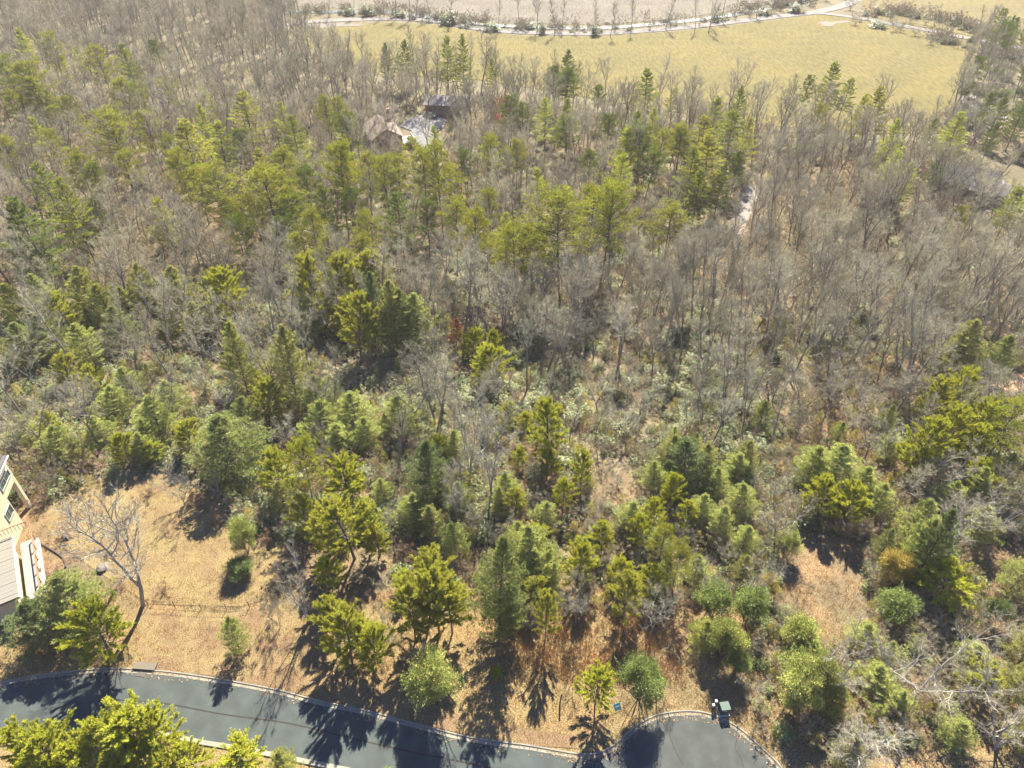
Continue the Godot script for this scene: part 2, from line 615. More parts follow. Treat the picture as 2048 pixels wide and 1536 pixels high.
func make_ground() -> void:
	var n1 := FastNoiseLite.new()
	n1.seed = 3
	n1.frequency = 0.03
	n1.fractal_octaves = 4
	var n2 := FastNoiseLite.new()
	n2.seed = 9
	n2.frequency = 0.22
	n2.fractal_octaves = 3
	var zs := steps([-20.0, [90.0, 0.8], [160.0, 1.6], [450.0, 5.0], [1000.0, 55.0], [4000.0, 500.0]])
	var half := steps([0.0, [80.0, 0.9], [160.0, 2.5], [420.0, 7.0], [1000.0, 58.0], [4000.0, 500.0]])
	var xs := PackedFloat32Array()
	for i in range(half.size() - 1, 0, -1):
		xs.append(-half[i])
	xs.append_array(half)
	var v := PackedVector3Array()
	var k := PackedColorArray()
	var idx := PackedInt32Array()
	var nx := xs.size()
	for j in zs.size():
		for i in nx:
			var x := xs[i]
			var z := -zs[j]
			v.append(Vector3(x, land(x, z), z))
			k.append(colour_at(x, z, n1, n2))
	for j in zs.size() - 1:
		for i in nx - 1:
			var a := j * nx + i
			idx.append_array([a, a + nx, a + 1, a + 1, a + nx, a + nx + 1])
	var arr := []
	arr.resize(Mesh.ARRAY_MAX)
	arr[Mesh.ARRAY_VERTEX] = v
	arr[Mesh.ARRAY_COLOR] = k
	arr[Mesh.ARRAY_INDEX] = idx
	var m := ArrayMesh.new()
	m.add_surface_from_arrays(Mesh.PRIMITIVE_TRIANGLES, arr)
	var fine := noise_tex(0.035, 5, 0.5, 1.0, 1024, FastNoiseLite.TYPE_SIMPLEX, 4)
	var bumps := noise_tex(0.06, 4, 0.0, 1.0, 512, FastNoiseLite.TYPE_SIMPLEX_SMOOTH, 6)
	struct("ground", m, grainy(Color(1, 1, 1), true, 9.0, fine, 0.95, fine, 3.0))
	# the dry lawn by the house
	var straw_tex := noise_tex(0.028, 5, 0.5, 1.0, 1024, FastNoiseLite.TYPE_SIMPLEX, 12)
	var lawn := [[Vector2(-60.5, -62.7), Vector2(-55.8, -66.6), Vector2(-47.2, -67.3), Vector2(-38.3, -62.8), Vector2(-34.7, -57.6), Vector2(-28.7, -56.0), Vector2(-25.1, -51.5), Vector2(-26.0, -48.0), Vector2(-30.7, -46.5), Vector2(-41.0, -46.8), Vector2(-47.0, -50.1), Vector2(-54.4, -54.5), Vector2(-58.9, -58.4)]]
	struct("lawn", sheet(PackedVector2Array(lawn[0]), 0.7, 0.04, Color(0.309, 0.237, 0.107), Color(0.256, 0.183, 0.093), n2), grainy(Color(1, 1, 1), true, 6.0, straw_tex, 0.95, straw_tex, 3.0))
	var verge := [[Vector2(-41.1, -45.7), Vector2(-30.5, -45.7), Vector2(-26.3, -46.7), Vector2(-20.7, -41.8), Vector2(-19.6, -38.9), Vector2(-13.5, -36.7), Vector2(-3.2, -33.7), Vector2(1.8, -32.7), Vector2(6.1, -32.2), Vector2(7.5, -30.8), Vector2(1.7, -31.2), Vector2(-4.1, -32.1), Vector2(-14.2, -34.6), Vector2(-24.3, -36.9), Vector2(-30.8, -38.2), Vector2(-38.5, -39.1), Vector2(-40.4, -41.2)]]
	struct("verge", sheet(PackedVector2Array(verge[0]), 0.7, 0.04, Color(0.302, 0.225, 0.111), Color(0.248, 0.167, 0.093), n2), grainy(Color(1, 1, 1), true, 5.0, straw_tex, 0.95, straw_tex, 3.0))
	# fields in the valley
	var field_tex := noise_tex(0.02, 6, 0.72, 1.0, 1024, FastNoiseLite.TYPE_SIMPLEX, 14)
	var field := grainy(Color(1, 1, 1), true, 60.0, field_tex, 0.95)
	field.uv1_scale = Vector3(1.0 / 30.0, 1.0 / 30.0, 1.0 / 150.0)
	var pasture := [[Vector2(-98.6, -351.8), Vector2(-75.6, -363.4), Vector2(-52.5, -365.4), Vector2(-33.3, -359.5), Vector2(-14.3, -346.3), Vector2(5.7, -340.9), Vector2(38.7, -339.1), Vector2(73.4, -348.1), Vector2(98.3, -358.5), Vector2(127.5, -371.5), Vector2(150.1, -382.1), Vector2(162.4, -375.7), Vector2(176.4, -357.6), Vector2(189.3, -340.9), Vector2(199.9, -327.1), Vector2(178.6, -295.1), Vector2(148.1, -244.1), Vector2(127.1, -218.1), Vector2(104.5, -219.3), Vector2(75.9, -228.0), Vector2(38.5, -247.7), Vector2(-11.9, -275.3), Vector2(-49.8, -281.6), Vector2(-90.2, -325.5)]]
	struct("pasture", sheet(PackedVector2Array(pasture[0]), 5.0, 0.12, Color(0.153, 0.127, 0.041), Color(0.132, 0.113, 0.039), n1), field)
	var meadow := [[Vector2(172.0, -382.1), Vector2(180.5, -367.4), Vector2(197.2, -348.1), Vector2(211.5, -328.8), Vector2(219.5, -309.7), Vector2(312.5, -351.8), Vector2(595.6, -727.7), Vector2(318.6, -727.7), Vector2(182.9, -417.1)]]
	struct("meadow", sheet(PackedVector2Array(meadow[0]), 9.0, 0.12, Color(0.163, 0.136, 0.053), Color(0.147, 0.116, 0.053), n1), field)
	var flats := [[Vector2(-124.0, -404.8), Vector2(-81.3, -395.4), Vector2(-29.8, -375.7), Vector2(-5.6, -365.4), Vector2(40.9, -361.5), Vector2(77.9, -373.6), Vector2(119.5, -395.4), Vector2(160.8, -430.0), Vector2(292.6, -727.7), Vector2(-313.4, -727.7)]]
	struct("stubble_field", sheet(PackedVector2Array(flats[0]), 9.0, 0.12, Color(0.163, 0.144, 0.112), Color(0.133, 0.116, 0.091), n1), field)
	var right_lawn := [[Vector2(120.9, -194.9), Vector2(138.8, -207.3), Vector2(158.0, -205.3), Vector2(129.8, -157.3), Vector2(118.6, -160.9), Vector2(108.2, -162.5), Vector2(112.2, -178.7)]]
	struct("yard", sheet(PackedVector2Array(right_lawn[0]), 2.5, 0.10, Color(0.139, 0.130, 0.062), Color(0.125, 0.099, 0.067), n1), field)

# a sheet that lies on the land inside a polygon, its border exact
func sheet(p: PackedVector2Array, step: float, lift: float, a: Color, b: Color, n: FastNoiseLite) -> ArrayMesh:
	var lo := p[0]
	var hi := p[0]
	for q in p:
		lo = lo.min(q)
		hi = hi.max(q)
	var s := Shape.new()
	var x := lo.x
	while x < hi.x:
		var z := lo.y
		while z < hi.y:
			var cell := PackedVector2Array([Vector2(x, z), Vector2(x + step, z), Vector2(x + step, z + step), Vector2(x, z + step)])
			for piece in Geometry2D.intersect_polygons(cell, p):
				var t := clampf(0.5 + n.get_noise_2d(x, z) * 1.6, 0.0, 1.0)
				var c := a.lerp(b, t)
				for i in range(1, piece.size() - 1):
					s.tri(up(piece[0], lift), up(piece[i], lift), up(piece[i + 1], lift), c)
			z += step
		x += step
	return s.mesh()

func up(q: Vector2, lift: float) -> Vector3:
	return Vector3(q.x, land(q.x, q.y) + lift, q.y)

func smooth_line(p: PackedVector2Array, n: int) -> PackedVector2Array:
	var out := PackedVector2Array()
	for i in p.size() - 1:
		var a := p[maxi(i - 1, 0)]
		var d := p[mini(i + 2, p.size() - 1)]
		for j in n:
			out.append(p[i].cubic_interpolate(p[i + 1], a, d, float(j) / n))
	out.append(p[p.size() - 1])
	return out

# a strip along a line: each row of the section is [sideways, height]
func ribbon(p: PackedVector2Array, section: Array, c := Color.WHITE) -> ArrayMesh:
	var s := Shape.new()
	var last := []
	for i in p.size():
		var d := (p[mini(i + 1, p.size() - 1)] - p[maxi(i - 1, 0)]).normalized()
		var side := Vector2(-d.y, d.x)
		var row := []
		for e in section:
			var off: float = e[0]
			var high: float = e[1]
			row.append(up(p[i] + side * off, high))
		if i:
			for j in section.size() - 1:
				s.quad(last[j], last[j + 1], row[j + 1], row[j], c)
		last = row
	return s.mesh()

func flat(p: PackedVector2Array, lift: float) -> ArrayMesh:
	var s := Shape.new()
	var t := Geometry2D.triangulate_polygon(p)
	for i in range(0, t.size(), 3):
		s.tri(up(p[t[i]], lift), up(p[t[i + 1]], lift), up(p[t[i + 2]], lift), Color.WHITE)
	return s.mesh()

# ---------------------------------------------------------------- roads, kerbs, river
func make_roads() -> void:
	var grit := noise_tex(0.2, 4, 0.72, 1.0, 512, FastNoiseLite.TYPE_SIMPLEX, 21)
	var streak := noise_tex(0.014, 5, 0.84, 1.0, 512, FastNoiseLite.TYPE_SIMPLEX_SMOOTH, 22)
	var asphalt := grainy(Color(0.078, 0.094, 0.090), false, 3.0, grit, 0.85, null, 0.0, streak)
	var old_asphalt := grainy(Color(0.083, 0.092, 0.087), false, 2.5, grit, 0.9, null, 0.0, streak)
	var concrete := grainy(Color(0.324, 0.308, 0.243), false, 2.0, grit, 0.9, null, 0.0, streak)
	var far_edge := smooth_line(PackedVector2Array([Vector2(-64.2, -34.7), Vector2(-58.0, -35.9), Vector2(-52.7, -37.4), Vector2(-50.0, -38.1), Vector2(-45.6, -38.7), Vector2(-41.6, -39.0), Vector2(-38.4, -38.8), Vector2(-35.7, -38.6), Vector2(-30.8, -37.9), Vector2(-24.2, -36.7), Vector2(-19.4, -35.5), Vector2(-14.1, -34.4), Vector2(-9.5, -33.2), Vector2(-4.1, -31.9), Vector2(1.7, -31.1), Vector2(5.1, -30.5), Vector2(7.0, -30.3), Vector2(8.4, -30.5), Vector2(9.9, -31.2), Vector2(11.5, -32.5), Vector2(13.7, -33.8), Vector2(16.2, -34.4), Vector2(18.7, -34.4), Vector2(20.6, -33.8), Vector2(22.3, -32.7), Vector2(23.8, -31.0), Vector2(25.2, -29.2), Vector2(26.2, -26.4), Vector2(25.6, -23.1)]), 5)
	var near_edge := smooth_line(PackedVector2Array([Vector2(-60.8, -29.9), Vector2(-54.1, -31.2), Vector2(-45.0, -32.4), Vector2(-37.8, -32.5), Vector2(-33.7, -32.1), Vector2(-30.1, -31.4), Vector2(-26.1, -30.8), Vector2(-20.0, -29.7), Vector2(-12.3, -28.2), Vector2(-3.3, -25.9), Vector2(3.3, -23.1), Vector2(11.6, -20.2), Vector2(20.0, -20.2), Vector2(25.6, -23.1)]), 5)
	var whole := far_edge.duplicate()
	for i in range(near_edge.size() - 2, -1, -1):
		whole.append(near_edge[i])
	tarmac = whole
	kerb_line = far_edge
	struct("road", flat(whole, 0.02), asphalt)
	struct("turning_circle", flat(smooth_line(PackedVector2Array([Vector2(9.1, -30.8), Vector2(11.6, -32.3), Vector2(13.7, -33.6), Vector2(16.2, -34.1), Vector2(18.7, -34.1), Vector2(20.4, -33.6), Vector2(22.1, -32.5), Vector2(23.5, -30.8), Vector2(24.8, -29.0), Vector2(25.6, -25.9), Vector2(24.3, -23.1), Vector2(16.3, -22.4), Vector2(10.7, -26.4), Vector2(9.1, -30.8)]), 5).slice(0, -1), 0.026), old_asphalt)
	var section := [[0.34, 0.03], [0.05, 0.035], [0.0, 0.12], [-0.13, 0.13], [-0.18, 0.0]]
	struct("kerb", ribbon(far_edge, section), concrete)
	var mirrored := [[-0.34, 0.03], [-0.05, 0.035], [0.0, 0.12], [0.13, 0.13], [0.18, 0.0]]
	struct("kerb", ribbon(near_edge, mirrored), concrete)
	var tar := plain(Color(0.022, 0.018, 0.014), 1.0)
	struct("tar_seam", ribbon(smooth_line(PackedVector2Array([Vector2(-40.1, -35.7), Vector2(-34.9, -35.3), Vector2(-28.6, -34.2), Vector2(-21.9, -33.3), Vector2(-15.7, -31.9), Vector2(-9.7, -30.6), Vector2(-5.9, -29.9), Vector2(-1.1, -28.9), Vector2(3.5, -27.4)]), 4), [[-0.06, 0.032], [0.06, 0.032]]), tar)
	struct("tar_seam", ribbon(smooth_line(PackedVector2Array([Vector2(14.6, -33.7), Vector2(15.2, -32.8), Vector2(15.4, -31.7), Vector2(15.6, -30.8), Vector2(16.1, -29.4)]), 4), [[-0.03, 0.034], [0.03, 0.034]]), tar)
	struct("tar_seam", ribbon(smooth_line(PackedVector2Array([Vector2(22.1, -32.2), Vector2(21.4, -31.0), Vector2(21.7, -30.1), Vector2(21.8, -29.0)]), 4), [[-0.03, 0.034], [0.03, 0.034]]), tar)
	# roads and tracks of the valley
	var gravel := grainy(Color(0.219, 0.204, 0.189), false, 8.0, grit, 0.95)
	struct("valley_road", ribbon(smooth_line(PackedVector2Array([Vector2(-107.8, -361.5), Vector2(-95.2, -367.4), Vector2(-77.1, -371.5), Vector2(-53.5, -373.6), Vector2(-33.9, -367.4), Vector2(-14.6, -353.7), Vector2(5.8, -347.2), Vector2(39.4, -345.4), Vector2(74.6, -354.7), Vector2(99.9, -365.4), Vector2(129.7, -378.9), Vector2(152.7, -389.8), Vector2(174.9, -409.6), Vector2(198.6, -443.6), Vector2(242.0, -506.6)]), 6), [[-3.2, 0.18], [3.2, 0.18]]), gravel)
	struct("valley_road", ribbon(smooth_line(PackedVector2Array([Vector2(149.1, -386.4), Vector2(163.1, -377.8), Vector2(178.0, -361.5), Vector2(191.8, -346.3), Vector2(202.5, -332.2), Vector2(215.8, -317.4), Vector2(230.6, -295.1)]), 6), [[-2.2, 0.2], [2.2, 0.2]]), gravel)
	struct("turnout", flat(smooth_line(PackedVector2Array([Vector2(-99.2, -360.5), Vector2(-89.7, -363.4), Vector2(-78.2, -364.4), Vector2(-68.8, -361.5), Vector2(-71.3, -358.5), Vector2(-81.1, -357.6), Vector2(-84.4, -354.7), Vector2(-93.1, -355.6)]), 4), 0.2), grainy(Color(0.193, 0.171, 0.144), false, 10.0, grit, 0.95))
	var sand := grainy(Color(0.240, 0.192, 0.153), false, 5.0, grit, 0.95)
	struct("sand_patch", flat(smooth_line(PackedVector2Array([Vector2(142.3, -364.4), Vector2(147.9, -368.5), Vector2(150.0, -366.4), Vector2(157.7, -369.5), Vector2(158.9, -366.4), Vector2(151.3, -363.4), Vector2(147.7, -358.5), Vector2(142.5, -359.5), Vector2(144.9, -362.4)]), 4), 0.2), sand)
	struct("sandy_opening", flat(smooth_line(PackedVector2Array([Vector2(75.2, -88.8), Vector2(80.9, -92.3), Vector2(87.3, -93.0), Vector2(81.5, -83.3), Vector2(76.9, -84.0), Vector2(74.1, -84.4)]), 4), 0.12), grainy(Color(0.378, 0.243, 0.144), false, 5.0, grit, 0.95))
	struct("track", ribbon(smooth_line(PackedVector2Array([Vector2(63.7, -180.3), Vector2(61.7, -174.1), Vector2(58.8, -166.9), Vector2(54.9, -157.8), Vector2(51.9, -151.8)]), 4), [[-1.9, 0.2], [1.9, 0.2]]), gravel)
	struct("lane", ribbon(smooth_line(PackedVector2Array([Vector2(177.3, -272.2), Vector2(163.4, -257.5), Vector2(157.1, -252.0), Vector2(155.6, -245.6), Vector2(158.1, -237.5), Vector2(163.2, -224.7), Vector2(166.6, -209.7)]), 5), [[-2.2, 0.2], [2.2, 0.2]]), gravel)
	var grey := grainy(Color(0.180, 0.180, 0.180), false, 4.0, grit, 0.9)
	struct("driveway", flat(PackedVector2Array([Vector2(-35.4, -225.4), Vector2(-33.8, -232.2), Vector2(-29.8, -236.1), Vector2(-24.8, -235.1), Vector2(-21.1, -231.2), Vector2(-21.4, -224.2), Vector2(-23.9, -220.0), Vector2(-23.9, -206.0), Vector2(-26.5, -206.6), Vector2(-29.1, -213.2), Vector2(-31.5, -222.0)]), 0.22), grey)
	struct("driveway", flat(PackedVector2Array([Vector2(127.4, -180.7), Vector2(133.0, -184.4), Vector2(132.5, -180.6), Vector2(127.0, -172.8), Vector2(122.7, -166.2), Vector2(117.9, -164.5), Vector2(122.4, -171.8)]), 0.2), grey)
	var water := StandardMaterial3D.new()
	water.albedo_color = Color(0.03, 0.06, 0.07).linear_to_srgb()
	water.roughness = 0.3
	water.metallic_specular = 0.35
	water.uv1_triplanar = true
	water.uv1_world_triplanar = true
	water.uv1_scale = Vector3.ONE / 6.0
	water.heightmap_enabled = true
	water.heightmap_texture = noise_tex(0.05, 3, 0.0, 1.0, 512, FastNoiseLite.TYPE_SIMPLEX_SMOOTH, 31)
	water.heightmap_scale = 5.0
	river_line = smooth_line(PackedVector2Array([Vector2(-128.4, -402.4), Vector2(-104.8, -388.7), Vector2(-80.1, -388.7), Vector2(-62.5, -386.4), Vector2(-44.5, -378.9), Vector2(-29.4, -369.5), Vector2(-14.9, -362.4), Vector2(8.3, -356.6), Vector2(40.2, -354.7), Vector2(74.1, -365.4), Vector2(103.1, -378.9), Vector2(130.2, -397.7), Vector2(149.0, -409.6), Vector2(176.4, -443.6), Vector2(210.8, -506.6)]), 6)
	struct("river", ribbon(river_line, [[-2.4, 0.22], [2.4, 0.22]]), water)
	hedge_a = smooth_line(PackedVector2Array([Vector2(162.5, -366.4), Vector2(179.3, -382.1), Vector2(190.0, -384.2), Vector2(195.0, -373.6), Vector2(205.0, -369.5), Vector2(208.1, -351.8), Vector2(209.7, -335.6)]), 4)
	hedge_b = smooth_line(PackedVector2Array([Vector2(170.9, -350.0), Vector2(179.0, -342.7), Vector2(185.2, -332.2), Vector2(190.7, -321.4), Vector2(194.0, -309.7), Vector2(204.0, -303.7)]), 4)

# ---------------------------------------------------------------- the house at the left edge
func pane(parent: Node, at: Vector3, w: float, h: float, turn: float) -> void:
	var f := Shape.new()
	var t := 0.09
	f.box(Vector3(0, h / 2 - t / 2, 0), Vector3(w, t, 0.12))
	f.box(Vector3(0, -h / 2 + t / 2, 0), Vector3(w, t, 0.12))
	for sx in [-1, 1]:
		f.box(Vector3(sx * (w - t) / 2, 0, 0), Vector3(t, h - 2 * t, 0.12))
	f.box(Vector3(0, 0, 0), Vector3(0.06, h - 2 * t, 0.08))
	var o := part("window", f.mesh(), mats.trim, parent)
	o.position = at
	o.rotation.y = turn
	var g := Shape.new()
	g.box(Vector3(0, 0, -0.02), Vector3(w - 2 * t, h - 2 * t, 0.02))
	part("pane", g.mesh(), mats.glass, o)

func make_house() -> void:
	var grain := noise_tex(0.05, 4, 0.8, 1.0, 256, FastNoiseLite.TYPE_SIMPLEX, 41)
	mats.stucco = grainy(Color(0.605, 0.541, 0.381), false, 3.0, grain, 0.9)
	mats.trim = plain(Color(0.330, 0.330, 0.300), 0.6)
	mats.white = plain(Color(0.444, 0.438, 0.426), 0.7)
	mats.deck = plain(Color(0.195, 0.182, 0.166), 0.8)
	mats.glass = plain(Color(0.05, 0.085, 0.07), 0.08)
	mats.shingle = grainy(Color(0.20, 0.19, 0.165), false, 1.5, grain, 0.95)
	mats.slate = grainy(Color(0.120, 0.114, 0.114), false, 1.5, grain, 0.9)
	mats.timber = plain(Color(0.19, 0.11, 0.06), 0.8)
	var h := thing("house", "cream rendered house cut by the left edge, with corner post and deck", "house", Vector3(-62.28, -0.25, -61.77), 0.23)
	var s := Shape.new()
	s.box(Vector3(-5.0, 4.1, 8.6), Vector3(10.0, 8.8, 10.4))
	s.box(Vector3(-5.0, 6.75, 1.7), Vector3(10.0, 3.5, 3.4))
	s.box(Vector3(-9.0, 2.35, 1.7), Vector3(2.0, 5.3, 3.4))
	part("wall", s.mesh(), mats.stucco, h)
	var c := Shape.new()
	c.box(Vector3(-0.25, 2.35, 0.25), Vector3(0.5, 5.3, 0.5))
	part("corner_post", c.mesh(), mats.stucco, h)
	var r := Shape.new()
	for k in 14:
		var t0 := k / 14.0
		r.box(Vector3(0.35 - (k + 0.5) * 0.41, 8.62 + k * 0.2, 7.0), Vector3(0.43, 0.16, 14.6))
	part("roof", r.mesh(), mats.slate, h)
	var gut := Shape.new()
	gut.box(Vector3(0.5, 8.55, 7.0), Vector3(0.14, 0.14, 14.7))
	part("gutter", gut.mesh(), mats.white, h)
	for w in [[1.96, 6.68, 3.08, 1.06], [4.57, 3.66, 1.88, 1.41]]:
		pane(h, Vector3(0.03, w[1], w[0]), w[2], w[3], PI / 2)
	# the lower wing and its deck
	var e := thing("house_wing", "low wing with tan shingle roof and white deck, below the cream house", "house", Vector3(-59.06, 0.0, -53.84), 0.57)
	var b := Shape.new()
	b.box(Vector3(-4.2, 1.45, 5.0), Vector3(7.6, 3.1, 9.0))
	part("wall", b.mesh(), mats.stucco, e)
	var roof := part("roof", Shape.new().mesh() if false else BoxMesh.new(), mats.shingle, e)
	roof.scale = Vector3(8.2, 0.24, 9.9)
	roof.position = Vector3(-4.1, 3.16, 4.95)
	var rows := 16
	for i in rows:
		var sh := Shape.new()
		sh.box(Vector3(-4.1, 3.31 + 0.012 * (i % 3), 4.95 - 4.95 + (i + 0.5) * 9.9 / rows), Vector3(8.15, 0.05, 9.9 / rows - 0.03))
		part("shingle_course", sh.mesh(), mats.shingle, e)
	var ed := Shape.new()
	ed.box(Vector3(0.06, 3.2, 4.95), Vector3(0.12, 0.3, 10.0))
	part("fascia", ed.mesh(), mats.white, e)
	for i in 9:
		var pl := Shape.new()
		pl.box(Vector3(0.35 + i * 0.17, 1.6 + 0.004 * (i % 2), 4.6), Vector3(0.155, 0.08, 9.4))
		part("deck_board", pl.mesh(), mats.deck, e)
	var low := Shape.new()
	low.box(Vector3(1.0, 0.76, 4.6), Vector3(1.6, 1.6, 9.2))
	part("deck_base", low.mesh(), mats.stucco, e)
	var rail := Shape.new()
	rail.box(Vector3(1.8, 2.6, 4.6), Vector3(0.12, 0.08, 9.4))
	rail.box(Vector3(1.8, 2.1, 4.6), Vector3(0.06, 0.05, 9.4))
	part("rail", rail.mesh(), mats.timber, e)
	for i in 6:
		var post := Shape.new()
		post.box(Vector3(1.8, 2.12, 0.05 + i * 1.82), Vector3(0.12, 1.0, 0.12))
		part("rail_post", post.mesh(), mats.timber, e)
	var skirt := Shape.new()
	skirt.box(Vector3(2.0, 1.2, 4.6), Vector3(0.2, 0.5, 9.4))
	part("skirting", skirt.mesh(), mats.white, e)
	var bal := Shape.new()
	for i in 24:
		bal.box(Vector3(-7.0 + i * 0.38, 3.9, -0.35), Vector3(0.05, 0.9, 0.05))
	bal.box(Vector3(-3.0, 4.36, -0.35), Vector3(9.6, 0.08, 0.1))
	part("balcony_rail", bal.mesh(), mats.timber, e)

# ---------------------------------------------------------------- buildings among the trees
func gable(called: String, label: String, x: float, z: float, turn: float, w: float, l: float, h: float, rise: float, roof_mat: Material, wall_mat: Material) -> Node3D:
	var o := thing(called, label, "house", Vector3(x, land(x, z), z), turn)
	var s := Shape.new()
	s.box(Vector3(0, h / 2 - 0.3, 0), Vector3(w, h + 0.6, l))
	for e in [-1, 1]:
		s.tri(Vector3(-w / 2, h, e * l / 2), Vector3(w / 2, h, e * l / 2), Vector3(0, h + rise, e * l / 2), Color.WHITE)
	part("wall", s.mesh(), wall_mat, o)
	for e in [-1, 1]:
		var r := Shape.new()
		var a := Vector3(0, h + rise + 0.12, 0)
		var b := Vector3(e * (w / 2 + 0.5), h - 0.1, 0)
		var n := Vector3(0, 0.18, 0)
		var z0 := Vector3(0, 0, -l / 2 - 0.5)
		var z1 := Vector3(0, 0, l / 2 + 0.5)
		r.quad(a + n + z0, b + n + z0, b + n + z1, a + n + z1, Color.WHITE)
		r.quad(a + z0, a + z1, b + z1, b + z0, Color.WHITE)
		r.quad(b + n + z0, b + z0, b + z1, b + n + z1, Color.WHITE)
		r.quad(a + z0, b + z0, b + n + z0, a + n + z0, Color.WHITE)
		r.quad(a + z1, a + n + z1, b + n + z1, b + z1, Color.WHITE)
		part("roof", r.mesh(), roof_mat, o)
	var n_win := int(l / 3.0)
	for e in [-1, 1]:
		for i in n_win:
			pane(o, Vector3(e * (w / 2 + 0.03), h * 0.55, -l / 2 + (i + 0.5) * l / n_win), 1.2, 1.4, e * PI / 2)
	for i in 2:
		pane(o, Vector3((i - 0.5) * w * 0.5, h * 0.55, l / 2 + 0.03), 1.1, 1.4, 0.0)
	return o

func make_far_buildings() -> void:
	var brown := plain(Color(0.132, 0.096, 0.078), 0.9)
	var tan := plain(Color(0.198, 0.168, 0.144), 0.9)
	var dark := plain(Color(0.029, 0.032, 0.035), 0.8)
	var wood := plain(Color(0.25, 0.16, 0.11), 0.85)
	var o := gable("house", "brown roofed house left of the driveway clearing, half hidden by bare trees", -38.5, -211.5, 0.35, 9.0, 13.0, 3.4, 2.6, brown, wood)
	var ch := Shape.new()
	ch.box(Vector3(3.2, 6.2, -5.0), Vector3(1.1, 4.0, 1.1))
	part("chimney", ch.mesh(), plain(Color(0.20, 0.10, 0.08), 0.9), o)
	var dk := Shape.new()
	dk.box(Vector3(6.6, 1.0, 3.0), Vector3(3.6, 0.2, 6.0))
	dk.box(Vector3(8.3, 1.7, 3.0), Vector3(0.1, 1.1, 6.0))
	part("deck", dk.mesh(), mats.white, o)
	gable("house", "low tan roofed building behind the driveway clearing", -21.4, -240.5, 1.45, 8.0, 13.0, 3.0, 1.8, tan, wood)
	var q := gable("house", "dark roofed house with white trim near the right edge", 118.4, -178.6, 1.2, 9.0, 15.0, 3.2, 2.6, dark, tan)
	var w := Shape.new()
	w.box(Vector3(5.6, 2.6, 1.0), Vector3(2.4, 0.2, 5.0))
	for i in 3:
		w.box(Vector3(6.6, 1.2, -1.2 + i * 2.2), Vector3(0.18, 2.8, 0.18))
	part("porch", w.mesh(), mats.white, q)
	gable("house", "grey garage beside the driveway of the right hand house", 121.8, -172.4, 1.0, 6.5, 7.5, 2.8, 1.6, plain(Color(0.10, 0.10, 0.10), 0.95), tan)
	gable("house", "tan roofed house glimpsed through the upper left wood", -177.7, -350.0, 1.3, 7.0, 10.0, 3.0, 1.6, tan, tan)
	car("car", "dark car parked on the driveway in the clearing", -26.3, -233.6, 1.0, Color(0.02, 0.025, 0.035))

func car(called: String, label: String, x: float, z: float, turn: float, paint: Color) -> void:
	var o := thing(called, label, "car", Vector3(x, land(x, z) + 0.2, z), turn)
	var s := Shape.new()
	var prof := [[-2.2, 0.4, 0.75], [-2.1, 0.4, 0.95], [-1.2, 0.35, 1.0], [1.3, 0.35, 1.0], [2.1, 0.38, 0.9], [2.25, 0.4, 0.7]]
	for i in prof.size() - 1:
		var a: Array = prof[i]
		var b: Array = prof[i + 1]
		for e in [[-0.9, 0.9]]:
			s.quad(Vector3(-0.9, a[2], a[0]), Vector3(-0.9, b[2], b[0]), Vector3(0.9, b[2], b[0]), Vector3(0.9, a[2], a[0]), Color.WHITE)
			s.quad(Vector3(-0.9, a[1], a[0]), Vector3(-0.9, b[1], b[0]), Vector3(-0.9, b[2], b[0]), Vector3(-0.9, a[2], a[0]), Color.WHITE)
			s.quad(Vector3(0.9, a[2], a[0]), Vector3(0.9, b[2], b[0]), Vector3(0.9, b[1], b[0]), Vector3(0.9, a[1], a[0]), Color.WHITE)
	s.quad(Vector3(-0.9, 0.4, -2.2), Vector3(-0.9, 0.75, -2.2), Vector3(0.9, 0.75, -2.2), Vector3(0.9, 0.4, -2.2), Color.WHITE)
	s.quad(Vector3(-0.9, 0.4, 2.25), Vector3(-0.9, 0.7, 2.25), Vector3(0.9, 0.7, 2.25), Vector3(0.9, 0.4, 2.25), Color.WHITE)
	s.box(Vector3(0, 1.46, -0.3), Vector3(1.35, 0.06, 1.7))
	part("body", s.mesh(), plain(paint, 0.25), o)
	var g := Shape.new()
	var lo := [Vector3(-0.85, 0.98, -1.7), Vector3(0.85, 0.98, -1.7), Vector3(0.85, 0.98, 1.2), Vector3(-0.85, 0.98, 1.2)]
	var hi := [Vector3(-0.66, 1.44, -1.1), Vector3(0.66, 1.44, -1.1), Vector3(0.66, 1.44, 0.5), Vector3(-0.66, 1.44, 0.5)]
	for i in 4:
		g.quad(lo[i], lo[(i + 1) % 4], hi[(i + 1) % 4], hi[i], Color.WHITE)
	part("windows", g.mesh(), mats.glass, o)
	for i in 4:
		var wm := CylinderMesh.new()
		wm.top_radius = 0.33
		wm.bottom_radius = 0.33
		wm.height = 0.22
		wm.radial_segments = 16
		var w := part("wheel", wm, plain(Color(0.02, 0.02, 0.02), 0.8), o)
		w.position = Vector3(-0.82 if i % 2 else 0.82, 0.33, -1.35 if i < 2 else 1.4)
		w.rotation.z = PI / 2

